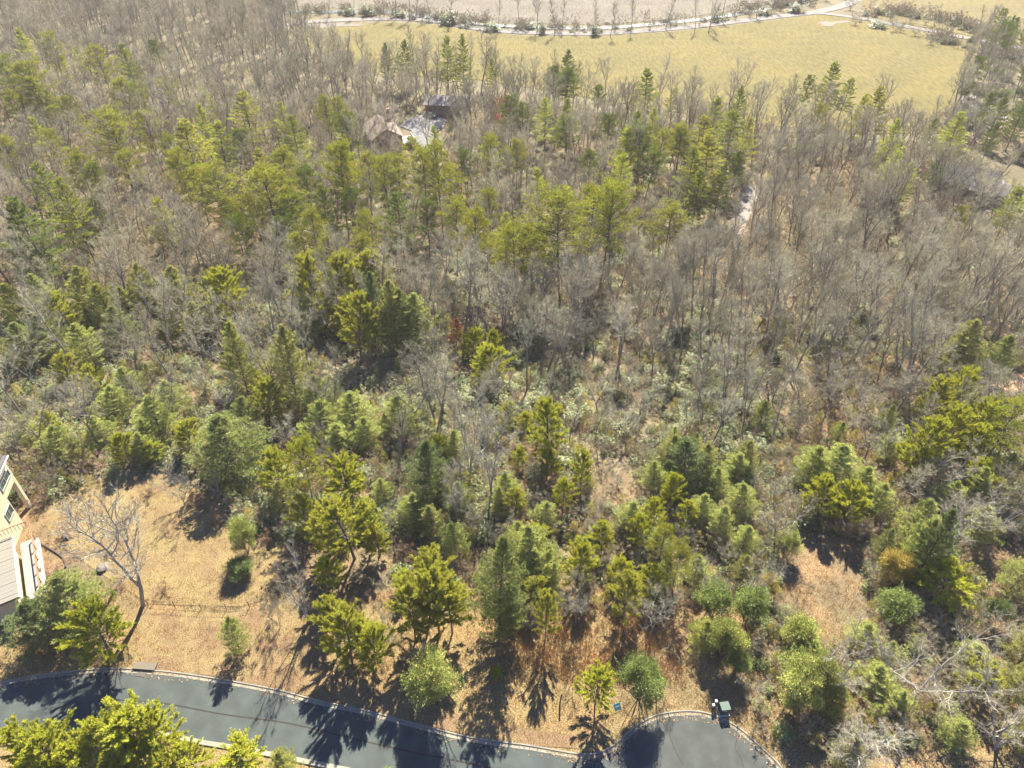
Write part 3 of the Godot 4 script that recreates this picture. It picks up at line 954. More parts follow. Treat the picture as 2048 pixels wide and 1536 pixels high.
# ---------------------------------------------------------------- small things
func make_small_things() -> void:
	var rusty := plain(Color(0.13, 0.065, 0.035), 0.8)
	var fence := thing("rail_fence", "low rusty post and wire fence along the lower edge of the dry lawn", "fence")
	var line := smooth_line(PackedVector2Array([Vector2(-41.1, -46.6), Vector2(-38.0, -46.4), Vector2(-35.0, -46.2), Vector2(-32.1, -46.1), Vector2(-29.6, -46.4), Vector2(-27.8, -47.2), Vector2(-26.9, -48.3), Vector2(-26.2, -49.2)]), 1)
	for i in line.size():
		var q := line[i]
		var s := Shape.new()
		s.box(up(q, 0.55), Vector3(0.06, 1.2, 0.06))
		part("post", s.mesh(), rusty, fence)
		if i:
			var r := Shape.new()
			for hh in [0.35, 1.05]:
				r.tube(up(line[i - 1], hh), up(q, hh), 0.014, 0.014, 4, Color.WHITE)
			part("rail", r.mesh(), rusty, fence)
	# the green box and the two small posts at the turning circle
	var bx := thing("utility_box", "dark green utility box with pale lid at the kerb of the turning circle", "utility box", Vector3(21.05, 0.12, -34.45), 0.12)
	var bb := Shape.new()
	bb.box(Vector3(0, 0.5, 0), Vector3(0.85, 1.0, 0.75))
	part("body", bb.mesh(), plain(Color(0.025, 0.05, 0.04), 0.8), bx)
	var lid := Shape.new()
	lid.box(Vector3(0, 1.05, -0.02), Vector3(0.93, 0.1, 0.85))
	part("lid", lid.mesh(), plain(Color(0.075, 0.105, 0.085), 0.95), bx)
	var plate := Shape.new()
	plate.box(Vector3(-0.05, 0.82, 0.385), Vector3(0.26, 0.1, 0.015))
	part("label_plate", plate.mesh(), plain(Color(0.55, 0.55, 0.55), 0.6), bx)
	var pad := Shape.new()
	pad.box(Vector3(0, -0.06, 0), Vector3(1.1, 0.16, 1.0))
	part("base", pad.mesh(), plain(Color(0.4, 0.37, 0.32), 0.9), bx)
	for d in [[20.3, -35.0, 0.95, "taller white capped service post left of the green utility box"], [20.0, -34.7, 0.75, "shorter white capped service post nearest the kerb by the utility box"]]:
		var po := thing("service_post", d[3], "post", Vector3(d[0], 0.0, d[1]), 0.0, "service posts by the utility box")
		var st := Shape.new()
		st.box(Vector3(0, d[2] / 2, 0), Vector3(0.15, d[2], 0.15))
		part("post", st.mesh(), plain(Color(0.05, 0.05, 0.05), 0.7), po)
		var cp := Shape.new()
		cp.box(Vector3(0, d[2] + 0.12, 0), Vector3(0.24, 0.26, 0.24))
		part("cap", cp.mesh(), mats.white, po)
	var stake := Shape.new()
	stake.tube(Vector3(0, -0.2, 0), Vector3(0.12, 1.7, 0.0), 0.1, 0.085, 8, Color.WHITE)
	var sk := struct("wooden_stake", stake.mesh(), mats.timber, "")
	sk.remove_meta("kind")
	sk.position = up(Vector2(4.8, -35.3), 0.0)
	tag(sk, "short dark wooden stake standing in the dry grass near the kerb", "post")
	var fl := thing("fallen_sign", "small teal panel leaning under the dark evergreen at the turning", "sign", up(Vector2(10.6, -34.5), 0.1), 0.35)
	var pn := Shape.new()
	pn.box(Vector3(0, 0.42, 0), Vector3(0.7, 0.7, 0.03))
	var pp := part("panel", pn.mesh(), plain(Color(0.05, 0.36, 0.34), 0.5), fl)
	pp.rotation.x = -0.75
	var lg := Shape.new()
	for e in [-1, 1]:
		lg.tube(Vector3(e * 0.3, -0.1, 0.05), Vector3(e * 0.3, 0.5, -0.15), 0.018, 0.018, 5, Color.WHITE)
	part("stake", lg.mesh(), rusty, fl)
	var mk := Shape.new()
	mk.box(Vector3(0, 0.45, 0.022), Vector3(0.45, 0.08, 0.012))
	mk.box(Vector3(-0.06, 0.3, 0.022), Vector3(0.33, 0.05, 0.012))
	var mp := part("print", mk.mesh(), mats.white, fl)
	mp.rotation.x = -0.75
	# storm drain at the kerb
	var dr := thing("storm_drain", "concrete storm drain with dark mouth in the kerb, left part of the road", "storm drain", Vector3(-38.51, 0.0, -38.79), -0.08)
	var hd := Shape.new()
	hd.box(Vector3(0, 0.19, -0.45), Vector3(2.4, 0.12, 0.8))
	hd.box(Vector3(-1.1, 0.06, -0.3), Vector3(0.18, 0.12, 0.9))
	hd.box(Vector3(1.1, 0.06, -0.3), Vector3(0.18, 0.12, 0.9))
	part("slab", hd.mesh(), plain(Color(0.10, 0.085, 0.065), 0.95), dr)
	var mo := Shape.new()
	mo.box(Vector3(0, 0.075, -0.35), Vector3(2.0, 0.09, 0.7))
	part("mouth", mo.mesh(), plain(Color(0.01, 0.01, 0.01), 1.0), dr)
	var gr := Shape.new()
	gr.box(Vector3(0, 0.045, 0.35), Vector3(1.0, 0.03, 0.55))
	part("grate", gr.mesh(), plain(Color(0.06, 0.055, 0.05), 0.6, 0.4), dr)
	# scalloped edging by the house
	var edging := thing("garden_edging", "dark scalloped edging curving through the leaf litter beside the house", "garden edging")
	var ep := smooth_line(PackedVector2Array([Vector2(-59.1, -56.0), Vector2(-57.1, -55.0), Vector2(-55.6, -54.2), Vector2(-54.4, -53.5), Vector2(-53.5, -52.7), Vector2(-53.0, -51.8)]), 4)
	for i in ep.size() - 1:
		var bs := Shape.new()
		bs.tube(up(ep[i], 0.1), up(ep[i + 1], 0.1), 0.13, 0.13, 6, Color.WHITE)
		part("edging_piece", bs.mesh(), plain(Color(0.05, 0.035, 0.03), 0.8), edging)
	# boulders
	var stone := grainy(Color(0.216, 0.192, 0.168), false, 1.2, noise_tex(0.05, 4, 0.6, 1.0, 256, FastNoiseLite.TYPE_SIMPLEX, 51), 0.95)
	var n := FastNoiseLite.new()
	n.frequency = 0.9
	for d in [[-48.5, -51.7, 0.75, "pale boulder in the leaf litter left of the pale lawn tree"], [-55.2, -56.3, 0.6, "pale flat stone in the leaf litter below the house"], [14.1, -179.9, 2.0, "large pale rock pile in the wood, left of the great round pines"], [-12.3, -189.8, 2.2, "brown rock outcrop below the driveway clearing"], [-15.8, -180.3, 1.5, "pale rock slab on the wood floor below the bright pine row"], [31.4, -53.1, 0.45, "small dark stone at the top of the bare slope"]]:
		var s := Shape.new()
		for i in 10:
			for j in 6:
				var pts := []
				for e in [[0, 0], [1, 0], [1, 1], [0, 1]]:
					var th: float = TAU * (i + e[0]) / 10.0
					var ph: float = PI * (j + e[1]) / 6.0
					var p := Vector3(sin(ph) * cos(th), cos(ph) * 0.55, sin(ph) * sin(th))
					pts.append(p * (1.0 + 0.35 * n.get_noise_3dv(p * 1.4 + Vector3(d[0], 0, 0))) * d[2])
				s.quad(pts[0], pts[1], pts[2], pts[3], Color.WHITE)
		var o := struct("boulder", s.mesh(), stone, "")
		o.remove_meta("kind")
		o.position = up(Vector2(d[0], d[1]), d[2] * 0.2)
		tag(o, d[3], "rock", "rocks on the hillside")
	# a bird over the pasture
	var bird := thing("bird", "black bird gliding low over the pasture", "bird", Vector3(91.6, 3.0, -260.9), 0.5)
	var body := Shape.new()
	body.tube(Vector3(0, 0, -0.35), Vector3(0, 0, 0.1), 0.03, 0.12, 6, Color.WHITE)
	body.tube(Vector3(0, 0, 0.1), Vector3(0, 0.03, 0.45), 0.12, 0.03, 6, Color.WHITE)
	part("body", body.mesh(), plain(Color(0.012, 0.012, 0.014), 0.7), bird)
	for e in [-1, 1]:
		var wg := Shape.new()
		wg.quad(Vector3(e * 0.08, 0.03, -0.15), Vector3(e * 0.08, 0.03, 0.22), Vector3(e * 0.55, 0.22, 0.18), Vector3(e * 0.5, 0.2, -0.12), Color.WHITE)
		wg.tri(Vector3(e * 0.55, 0.22, 0.18), Vector3(e * 1.0, 0.3, -0.1), Vector3(e * 0.5, 0.2, -0.12), Color.WHITE)
		part("wing", wg.mesh(), plain(Color(0.012, 0.012, 0.014), 0.7), bird)

# ---------------------------------------------------------------- leaves and models
func make_materials() -> void:
	mats.bark = leafy(Color(1, 1, 1), 0.9, 0.0)
	mats.a = leafy(Color(1.13, 1.06, 1.1))
	mats.b = leafy(Color(0.85, 0.9, 0.88))
	mats.c = leafy(Color(0.55, 0.66, 0.75))
	mats.y = leafy(Color(1.16, 1.13, 0.85))
	mats.p = leafy(Color(1.24, 1.27, 1.2))
	mats.l = leafy(Color(1.35, 1.3, 1.35))
	mats.v = leafy(Color(1.1, 1.05, 1.0))
	mats.g = leafy(Color(0.85, 0.95, 1.0))
	mats.o = leafy(Color(1.5, 1.05, 0.9))
	mats.h = leafy(Color(1, 1, 1), 0.42, 0.6)
	mats.i = leafy(Color(0.75, 0.8, 0.7), 0.42, 0.6)
	mats.r = leafy(Color(1, 1, 1))
	mats.n = leafy(Color(0.95, 0.62, 0.45), 0.9, 0.2)
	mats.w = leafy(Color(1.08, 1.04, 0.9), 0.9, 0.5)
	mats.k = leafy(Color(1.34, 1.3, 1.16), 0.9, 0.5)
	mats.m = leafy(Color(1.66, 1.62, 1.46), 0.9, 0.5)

func make_models() -> void:
	var pine := Color(0.275, 0.30, 0.045)
	var blue := Color(0.25, 0.31, 0.085)
	var gold := Color(0.42, 0.43, 0.06)
	models.round_pine = [round_pine(101, 18, 10, 0.5, 2.0, pine), round_pine(102, 20, 11, 0.45, 2.4, pine), round_pine(103, 16, 8.5, 0.42, 1.8, pine), round_pine(104, 21, 14, 0.5, 2.6, pine)]
	blue = Color(0.265, 0.285, 0.09)
	models.tier_pine = [tier_pine(111, 20, 11, 0.22, blue, gold), tier_pine(112, 18, 9, 0.28, blue, gold), tier_pine(113, 22, 11, 0.38, blue, gold)]
	models.soft_pine = [soft_pine(121, 14, 8, 1.5, blue, Color(0.43, 0.45, 0.15)), soft_pine(122, 10, 6.5, 1.9, blue, Color(0.50, 0.50, 0.17), 0.72), soft_pine(123, 6, 4.6, 2.4, blue, Color(0.52, 0.51, 0.18), 0.75), soft_pine(124, 5, 3.2, 1.9, blue, Color(0.50, 0.48, 0.15), 0.7)]
	models.shoot_pine = [shoot_pine(131, 9, 6, 0.25, pine, gold), shoot_pine(132, 7, 4.8, 0.15, pine, gold), shoot_pine(133, 11, 6, 0.3, pine, gold)]
	models.leaf_bush = [leaf_bush(141, 8, 5, 26000, 0.115, Color(0.16, 0.20, 0.05), Color(0.32, 0.34, 0.09)), leaf_bush(142, 5, 4.5, 18000, 0.11, Color(0.16, 0.20, 0.05), Color(0.32, 0.34, 0.09), 5)]
	var tw := Color(0.225, 0.218, 0.178)
	models.bare_tall = [bare(201, 18, 0.21, 0.3, 20, 1.0, BARK, tw), bare(202, 17, 0.26, 0.42, 22, 1.0, BARK, tw, 2, 0.42, 0.25), bare(203, 19, 0.24, 0.45, 24, 1.0, BARK, tw, 3, 0.5, 0.35), bare(204, 16, 0.24, 0.3, 20, 0.9, BARK, tw)]
	models.bare_broad = [bare(211, 14, 0.34, 0.3, 22, 0.8, BARK, tw, 3, 0.28, 0.6), bare(212, 12, 0.36, 0.25, 20, 0.8, BARK, tw, 2, 0.2, 0.5), bare(213, 15, 0.3, 0.4, 24, 0.8, BARK, tw, 4, 0.36, 0.6)]
	var pale := Color(0.29, 0.275, 0.245)
	models.bare_pale = [bare(221, 17, 0.27, 0.22, 36, 0.9, pale, pale, 2, 0.16, 0.14, 0.022, 5), bare(222, 13, 0.24, 0.15, 32, 1.1, pale, pale, 4, 0.04, 0.25, 0.02, 5), bare(223, 13, 0.40, 0.2, 30, 0.7, pale, pale, 3, 0.14, 0.75, 0.023, 5)]
	models.bare_shrub = [bare(231, 5, 0.34, 0.1, 20, 1.0, BARK, tw, 4, 0.03, 0.4, 0.02), bare(232, 4, 0.4, 0.08, 20, 0.9, BARK, tw, 5, 0.03, 0.6, 0.02)]
	models.rust_fir = [soft_pine(241, 7, 4, 1.2, Color(0.23, 0.09, 0.035), Color(0.30, 0.13, 0.05), 0.7)]
	models.rust_oak = [leaf_bush(251, 13, 7, 3500, 0.16, Color(0.30, 0.12, 0.06), Color(0.36, 0.17, 0.08), 9)]
	models.whorl_bush = [whorl_bush(261, 2.6, 3.6, 520, Color(0.13, 0.15, 0.065), Color(0.25, 0.27, 0.14)), whorl_bush(262, 2.2, 3.0, 420, Color(0.13, 0.15, 0.065), Color(0.25, 0.27, 0.14))]

func grow_all() -> void:
	grow_0()
	grow_1()
	grow_2()
	grow_3()
	grow_4()
	grow_5()
	grow_6()
	grow_7()
	grow_8()

# ---------------------------------------------------------------- what nobody could count
func is_wood(x: float, z: float) -> bool:
	for c in clearings:
		if Geometry2D.is_point_in_polygon(Vector2(x, z), c):
			return false
	return true

func make_undergrowth() -> void:
	clearings = [
	PackedVector2Array([Vector2(-72.5, -62.9), Vector2(-62.6, -61.8), Vector2(-48.0, -69.2), Vector2(-38.7, -64.2), Vector2(-34.1, -57.6), Vector2(-28.7, -56.0), Vector2(-22.9, -52.2), Vector2(-21.1, -43.6), Vector2(-21.3, -39.5), Vector2(-11.7, -38.9), Vector2(-3.4, -41.2), Vector2(4.0, -39.5), Vector2(8.4, -41.8), Vector2(19.8, -39.5), Vector2(17.8, -34.7), Vector2(23.5, -33.7), Vector2(27.4, -24.7), Vector2(-54.5, -24.7)]),
	PackedVector2Array([Vector2(31.7, -55.3), Vector2(37.4, -57.7), Vector2(43.0, -56.0), Vector2(39.5, -44.2), Vector2(32.8, -40.6), Vector2(30.5, -47.4)]),
	PackedVector2Array([Vector2(10.9, -70.2), Vector2(16.8, -72.0), Vector2(17.6, -63.7), Vector2(11.4, -61.0)]),
	PackedVector2Array([Vector2(76.0, -90.9), Vector2(88.2, -94.6), Vector2(80.0, -81.4), Vector2(71.9, -81.7)]),
	PackedVector2Array([Vector2(-126.3, -481.2), Vector2(-91.1, -329.6), Vector2(-48.9, -275.3), Vector2(-11.7, -272.2), Vector2(38.0, -244.1), Vector2(75.1, -224.9), Vector2(103.4, -216.3), Vector2(120.5, -210.5), Vector2(144.4, -241.5), Vector2(184.9, -309.7), Vector2(223.6, -309.7), Vector2(326.5, -481.2)]),
	PackedVector2Array([Vector2(-39.7, -234.1), Vector2(-33.4, -235.6), Vector2(-21.1, -235.6), Vector2(-18.1, -193.0), Vector2(-31.1, -190.7)]),
	PackedVector2Array([Vector2(129.2, -197.6), Vector2(143.3, -207.4), Vector2(155.3, -205.6), Vector2(135.4, -171.2), Vector2(122.5, -163.5), Vector2(118.1, -166.9)]),
	PackedVector2Array([Vector2(62.0, -181.1), Vector2(65.2, -180.9), Vector2(58.5, -158.5), Vector2(54.4, -158.1)]),
	PackedVector2Array([Vector2(155.1, -260.3), Vector2(175.7, -269.1), Vector2(163.5, -222.5), Vector2(154.8, -209.8)]),
	PackedVector2Array([Vector2(-181.5, -355.6), Vector2(-178.3, -355.6), Vector2(-174.3, -346.3), Vector2(-177.5, -346.3)]),
	]
	rng.seed = 77
	var patch := FastNoiseLite.new()
	patch.seed = 5
	patch.frequency = 0.022
	# laurel and young evergreens on the wood floor
	var w1 := []
	var t1 := []
	var w2 := []
	var w4 := []
	var t4 := []
	var t2 := []
	var tries := 0
	while tries < 26000:
		tries += 1
		var d := 56.0 + 190.0 * pow(rng.randf(), 1.3)
		var x := rf(-1, 1) * (d * 0.62 + 42.0)
		var z := -d
		var n := patch.get_noise_2d(x, z)
		if not is_wood(x, z):
			continue
		var mid := sm(-50.0, -10.0, x) * (1.0 - sm(30.0, 55.0, x)) * (1.0 - sm(150.0, 200.0, d))
		var left_mid := (1.0 - sm(-30.0, 0.0, x)) * (1.0 - sm(105.0, 150.0, d))
		if rng.randf() < clampf(0.12 + n * 0.8 + mid * 0.3 + left_mid * 0.25, 0.02, 0.65):
			w1.append(spot(x, z, rf(0.35, 0.95)))
			var g := rf(0.75, 1.25)
			t1.append(Color(g, g * rf(0.95, 1.02), g * rf(0.9, 1.1)))
		elif rng.randf() < 0.75:
			if rng.randf() < 0.3 * (1.0 - sm(85.0, 130.0, d)) + 0.06:
				w4.append(spot(x, z, rf(0.15, 0.42), 0.15))
				var g4 := rf(0.75, 1.3)
				t4.append(Color(g4 * rf(1.0, 1.2), g4, g4 * rf(0.7, 1.0)))
				continue
			w2.append(spot(x, z, rf(0.25, 0.8), 0.3))
			var g2 := rf(0.7, 1.2)
			t2.append(Color(g2, g2 * rf(0.86, 0.96), g2 * rf(0.72, 0.92)))
	tries = 0
	while tries < 5200:
		tries += 1
		var d := rf(31.0, 63.0)
		var x := rf(-14.0, 62.0)
		var z := -d
		if x > d * 0.62 + 24.0 or not is_wood(x, z):
			continue
		var right := sm(22.0, 34.0, x)
		if d < 46.0 and x < 24.0:
			continue
		var n := patch.get_noise_2d(x * 2.0, z * 2.0)
		if rng.randf() > 0.32 + right * 0.35 + n * 0.6:
			continue
		var pick := rng.randf()
		if pick < 0.3:
			w1.append(spot(x, z, rf(0.3, 0.7)))
			var g := rf(0.8, 1.3)
			t1.append(Color(g, g, g * 0.85))
		elif pick < 0.55:
			w4.append(spot(x, z, rf(0.14, 0.38), 0.15))
			var g := rf(0.8, 1.25)
			t4.append(Color(g * 1.1, g, g * 0.8))
		else:
			w2.append(spot(x, z, rf(0.25, 0.7), 0.3))
			var g := rf(0.7, 1.2)
			t2.append(Color(g, g * 0.93, g * 0.82))
	# the thicket along the river and the valley road, and the hedges of the meadow
	for line in [[river_line, 9.0, 900], [hedge_a, 5.0, 260], [hedge_b, 5.0, 260]]:
		var p: PackedVector2Array = line[0]
		for i in line[2]:
			var j := rng.randi() % (p.size() - 1)
			var q := p[j].lerp(p[j + 1], rng.randf())
			if patch.get_noise_2d(q.x * 3.0, q.y * 3.0) < -0.12:
				continue
			var out_by := rf(-1.0, 1.0)
			q += (p[j + 1] - p[j]).normalized().orthogonal() * out_by * absf(out_by) * line[1]
			if rng.randf() < 0.3:
				w1.append(spot(q.x, q.y, rf(0.5, 1.5)))
				var g := rf(0.35, 0.7)
				t1.append(Color(g, g * 1.0, g * 0.9))
			else:
				w2.append(spot(q.x, q.y, rf(0.4, 1.3), 0.25))
				var g := rf(0.5, 0.95)
				t2.append(Color(g, g * 0.93, g * 0.86))
	var small := whorl_bush(263, 2.2, 3.4, 230, Color(0.13, 0.15, 0.065), Color(0.25, 0.27, 0.14))
	scatter("laurel_undergrowth", small[1], mats.h, w1, t1)
	var tw := bare(233, 4, 0.42, 0.05, 14, 0.9, BARK, Color(0.23, 0.205, 0.165), 5, 0.03, 0.7, 0.03)
	scatter("brush", tw[1], mats.m, w2, t2)
	scatter("evergreen_seedlings", soft_pine(264, 6, 4.6, 1.6, Color(0.26, 0.30, 0.09), Color(0.48, 0.47, 0.17), 0.45)[1], mats.a, w4, t4)
	# dry grass
	var w3 := []
	var t3 := []
	for i in 42000:
		var d := rf(31.0, 70.0)
		var x := rf(-1, 1) * (d * 0.62 + 30.0)
		var z := -d
		var q := Vector2(x, z)
		if Geometry2D.is_point_in_polygon(q, tarmac):
			continue
		var n := patch.get_noise_2d(x * 3.0, z * 3.0)
		var keep := 0.85 if d < 50.0 else 0.35
		if rng.randf() > keep + n * 0.5:
			continue
		var tall := sm(-3.0, 3.0, x) * (1.0 - sm(16.0, 20.0, x)) * sm(36.0, 39.0, d) * (1.0 - sm(44.0, 48.0, d))
		w3.append(spot(x, z, rf(0.35, 0.75) + tall * rf(0.4, 1.3), 0.15))
		var c := Color(0.479, 0.331, 0.143).lerp(Color(0.410, 0.239, 0.102), clampf(rng.randf() * 0.8 + tall * 0.4, 0, 1)) * rf(0.55, 1.25)
		t3.append(c)
	# dead leaves blown against the kerb
	var w5 := []
	var t5 := []
	for i in 2000:
		var j := rng.randi() % (kerb_line.size() - 1)
		var q := kerb_line[j].lerp(kerb_line[j + 1], rng.randf())
		var across := (kerb_line[j + 1] - kerb_line[j]).normalized().orthogonal() * -1.0
		if across.y < 0.0:
			across = -across
		q += across * (0.04 + 0.9 * pow(rng.randf(), 3.0))
		var t := spot(q.x, q.y, rf(0.7, 1.6), 0.35)
		t.origin.y += 0.045
		w5.append(t)
		t5.append(Color(0.26, 0.18, 0.10) * rf(0.4, 1.2))
	var lf := Shape.new()
	lf.quad(Vector3(-0.08, 0, 0), Vector3(0, 0.015, 0.045), Vector3(0.09, 0, 0), Vector3(0, 0.015, -0.045), Color.WHITE)
	scatter("fallen_leaves", lf.mesh(), leafy(Color(1, 1, 1), 0.9, 0.3), w5, t5)
	var straw := leafy(Color(1, 1, 1), 0.9, 0.5)
	scatter("dry_grass", grass_tuft(301, 14, 0.5, 0.75), straw, w3, t3)

var tarmac := PackedVector2Array()
var kerb_line := PackedVector2Array()
var river_line := PackedVector2Array()
var hedge_a := PackedVector2Array()
var hedge_b := PackedVector2Array()

func make_wood() -> void:
	# the rest of the leafless wood, beyond the trees that stand as things
	rng.seed = 91
	var root := Node3D.new()
	root.name = "far_wood"
	add_child(root)
	root.set_meta("kind", "stuff")
	var grid := {}
	for s in stands:
		grid[Vector2i(int(floor(s.x / 3.4)), int(floor(s.y / 3.4)))] = true
	var kinds: Array = models.bare_broad + models.bare_tall.slice(0, 3)
	var where := []
	for m in kinds:
		where.append([])
	var d := 106.4
	while d < 520.0:
		var half := d * 0.66 + 30.0
		var gap := 4.2 if d < 260.0 else 4.6
		var n := int(2.0 * half / gap)
		for i in n:
			var x := -half + 2.0 * half * (i + rng.randf()) / n
			var z := -d - rf(0, gap)
			if rng.randf() > 0.86 or not is_wood(x, z):
				continue
			var cell := Vector2i(int(floor(x / 3.4)), int(floor(z / 3.4)))
			if grid.has(cell):
				continue
			grid[cell] = true
			var m := rng.randi() % kinds.size()
			var k := rf(0.5, 0.92) if rng.randf() < 0.75 else rf(0.95, 1.2)
			var b := Basis.from_euler(Vector3(rf(-0.06, 0.06), rf(0, TAU), rf(-0.06, 0.06))).scaled(Vector3(k, k * rf(0.9, 1.1), k))
			where[m].append(Transform3D(b, Vector3(x, land(x, z), z)))
		d += gap
	for m in kinds.size():
		for p in 2:
			var mm := MultiMesh.new()
			mm.transform_format = MultiMesh.TRANSFORM_3D
			mm.use_colors = true
			mm.mesh = kinds[m][p]
			mm.instance_count = where[m].size()
			rng.seed = 500 + m
			for i in where[m].size():
				mm.set_instance_transform(i, where[m][i])
				var g := rf(0.6, 1.25)
				mm.set_instance_color(i, Color(g, g * rf(0.94, 1.0), g * rf(0.88, 1.0)))
			var o := MultiMeshInstance3D.new()
			o.name = "trunk" if p == 0 else "crown"
			o.multimesh = mm
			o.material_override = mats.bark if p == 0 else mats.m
			root.add_child(o, true)
			o.set_meta("kind", "stuff")

func grow_0() -> void:
	grow(1, 1, "p", -176.3, -278.0, 17.9, 0.99, 3.3, "tall pale tiered pine above the big pine clump at the left edge")
	grow(0, 1, "a", -161.3, -267.7, 18.0, 1.07, 4.6, "tall green round headed pine above right of the big pine clump at the left edge")
	grow(1, 2, "p", -154.2, -269.9, 13.7, 0.97, 4.2, "pale tiered pine left of the tallest pine of the upper left wood")
	grow(0, 2, "a", -133.3, -244.6, 19.1, 1.28, 5.5, "tall green round headed pine left of the tallest pine of the upper left wood")
	grow(1, 0, "b", -123.0, -241.5, 21.0, 1.05, 4.8, "tallest dark green pine of the pair in the hazy upper left wood")
	grow(0, 1, "b", -150.3, -224.0, 21.2, 1.32, 1.5, "tall deep green round headed pine left of the big pine clump at the left edge")
	grow(0, 0, "a", -143.6, -219.9, 21.2, 1.30, 4.1, "big yellow green pine in the clump at the upper left edge")
	grow(1, 1, "b", -139.7, -216.7, 18.9, 1.28, 5.5, "tall deep green tiered pine below right of the big pine clump at the left edge")
	grow(1, 0, "p", -139.7, -220.8, 12.6, 0.95, 1.8, "pale tiered pine down and right of the big pine clump at the left edge")
	grow(0, 0, "a", -129.4, -212.4, 13.8, 1.08, 3.3, "green round headed pine down and right of the big pine clump at the left edge")
	grow(0, 0, "a", -116.9, -220.2, 15.9, 1.20, 4.8, "green round headed pine below the tallest pine of the upper left wood")
	grow(0, 2, "b", -112.0, -220.3, 14.8, 1.35, 0.1, "deep green round headed pine left of the small bright domed pine")
	grow(0, 1, "a", -105.7, -227.6, 13.8, 1.25, 1.5, "small bright domed pine standing alone among grey twigs, upper left")
	grow(1, 1, "p", -94.3, -224.8, 12.6, 1.22, 3.8, "pale tiered pine right of the small bright domed pine")
	grow(1, 2, "a", -69.5, -188.8, 22.1, 1.30, 1.9, "broad tiered pine with wide lower branches, left of the driveway clearing")
	grow(1, 0, "p", -82.7, -191.0, 17.9, 0.90, 5.2, "tall pale tiered pine up and right of the broad feathery pine")
	grow(0, 3, "a", -99.2, -176.5, 20.1, 1.41, 1.2, "wide flat topped pine on two bare leaning stems, upper left")
	grow(0, 0, "a", -96.5, -189.5, 17.0, 1.13, 3.2, "tall green round headed pine right of the wide flat-topped pine")
	grow(1, 1, "a", -78.7, -171.4, 21.0, 1.47, 2.6, "broad feathery pine in front of the flat topped pine, upper left")
	grow(1, 0, "b", -54.5, -178.1, 21.0, 1.14, 1.1, "tall deep green tiered pine right of the broad tiered pine")
	grow(0, 2, "a", -52.3, -202.8, 15.9, 0.84, 5.3, "second nearest green round headed pine above the tall yellow-green pine with a long clear trunk")
	grow(0, 2, "a", -49.2, -203.5, 15.9, 0.84, 2.2, "green round headed pine nearest above the tall yellow-green pine with a long clear trunk")
	grow(0, 1, "c", -43.5, -188.5, 15.9, 1.08, 0.6, "dark round headed pine nearest above the tall yellow-green pine with a long clear trunk")
	grow(1, 1, "p", -76.1, -183.4, 15.8, 1.26, 1.9, "pale tiered pine right of the broad feathery pine")
	grow(0, 0, "a", -53.5, -161.8, 17.0, 1.13, 4.7, "tall green round headed pine up and right of the big bright pine clump")
	grow(0, 0, "y", -38.1, -150.6, 23.3, 0.91, 4.3, "tall yellow green pine on a long clear trunk, left of the driveway row")
	grow(0, 1, "a", -76.2, -158.1, 18.0, 0.83, 1.2, "tall green round headed pine below the broad feathery pine")
	grow(0, 2, "y", -73.3, -157.8, 14.8, 1.20, 2.7, "yellow green round headed pine left of the round-headed pine")
	grow(0, 1, "a", -63.3, -147.2, 19.1, 1.35, 1.4, "round headed dark centred pine with a thick straight trunk, left of centre")
	grow(0, 0, "a", -51.7, -142.2, 20.1, 1.37, 1.9, "largest bright crown of the pine clump on several dark trunks")
	grow(0, 0, "a", -49.8, -145.2, 17.0, 1.13, 4.8, "tall green round headed pine right of the big bright pine clump")
	grow(0, 0, "b", -45.5, -139.8, 15.9, 1.07, 1.5, "deep green round headed pine down and right of the big bright pine clump")
	grow(0, 2, "a", -55.3, -142.9, 13.8, 1.29, 0.1, "green round headed pine down and left of the big bright pine clump")
	grow(1, 2, "b", -97.2, -142.1, 22.1, 1.00, 3.5, "leaning layered pine with a long bare lower trunk, far left")
	grow(1, 0, "b", -91.1, -137.4, 21.0, 0.95, 1.0, "tall deep green tiered pine down and right of the leaning layered pine")
	grow(1, 1, "c", -90.4, -121.6, 22.1, 1.20, 3.1, "large dark pine with tufted crown at the left edge")
	grow(0, 1, "a", -126.1, -175.3, 14.8, 1.16, 3.0, "green round headed pine up and left of the leaning layered pine")
	grow(1, 0, "c", -43.7, -265.1, 15.8, 0.89, 1.4, "dark tiered pine left of the dark pine at the wood edge")
	grow(1, 1, "c", -37.5, -264.7, 16.8, 1.05, 1.3, "dark blue green pine behind bare trees at the pasture edge")
	grow(1, 2, "b", -21.3, -243.7, 23.1, 0.86, 5.4, "left of the twin tall pines with long bare trunks by the pasture")
	grow(1, 0, "b", -15.7, -245.0, 23.1, 0.69, 0.7, "right of the twin tall pines with long bare trunks by the pasture")
	grow(1, 1, "y", -6.9, -254.8, 13.7, 0.97, 5.5, "yellow green tiered pine right of the right twin pine")
	grow(1, 0, "c", 17.1, -239.2, 19.9, 1.00, 3.5, "dark pine rising against the pasture, above its round green neighbours")
	grow(0, 0, "c", 12.8, -234.9, 15.9, 0.80, 4.1, "dark round headed pine down and left of the dark pine against the pasture")
	grow(0, 0, "c", 17.1, -231.1, 15.9, 1.07, 4.5, "dark round headed pine below the dark pine against the pasture")
	grow(1, 1, "b", 40.7, -222.7, 18.9, 1.16, 4.9, "slender conical pine beside leaning bare trees below the pasture")
	grow(0, 2, "c", -1.0, -203.1, 15.9, 0.98, 2.0, "dark round headed pine below the russet tree")
	grow(0, 2, "c", 3.5, -204.2, 13.8, 0.97, 0.7, "dark round headed pine left of the pale tiered pine")
	grow(1, 2, "p", 9.3, -195.0, 18.9, 0.93, 1.4, "pale tiered pine, open branched and conical, right of the russet tree")
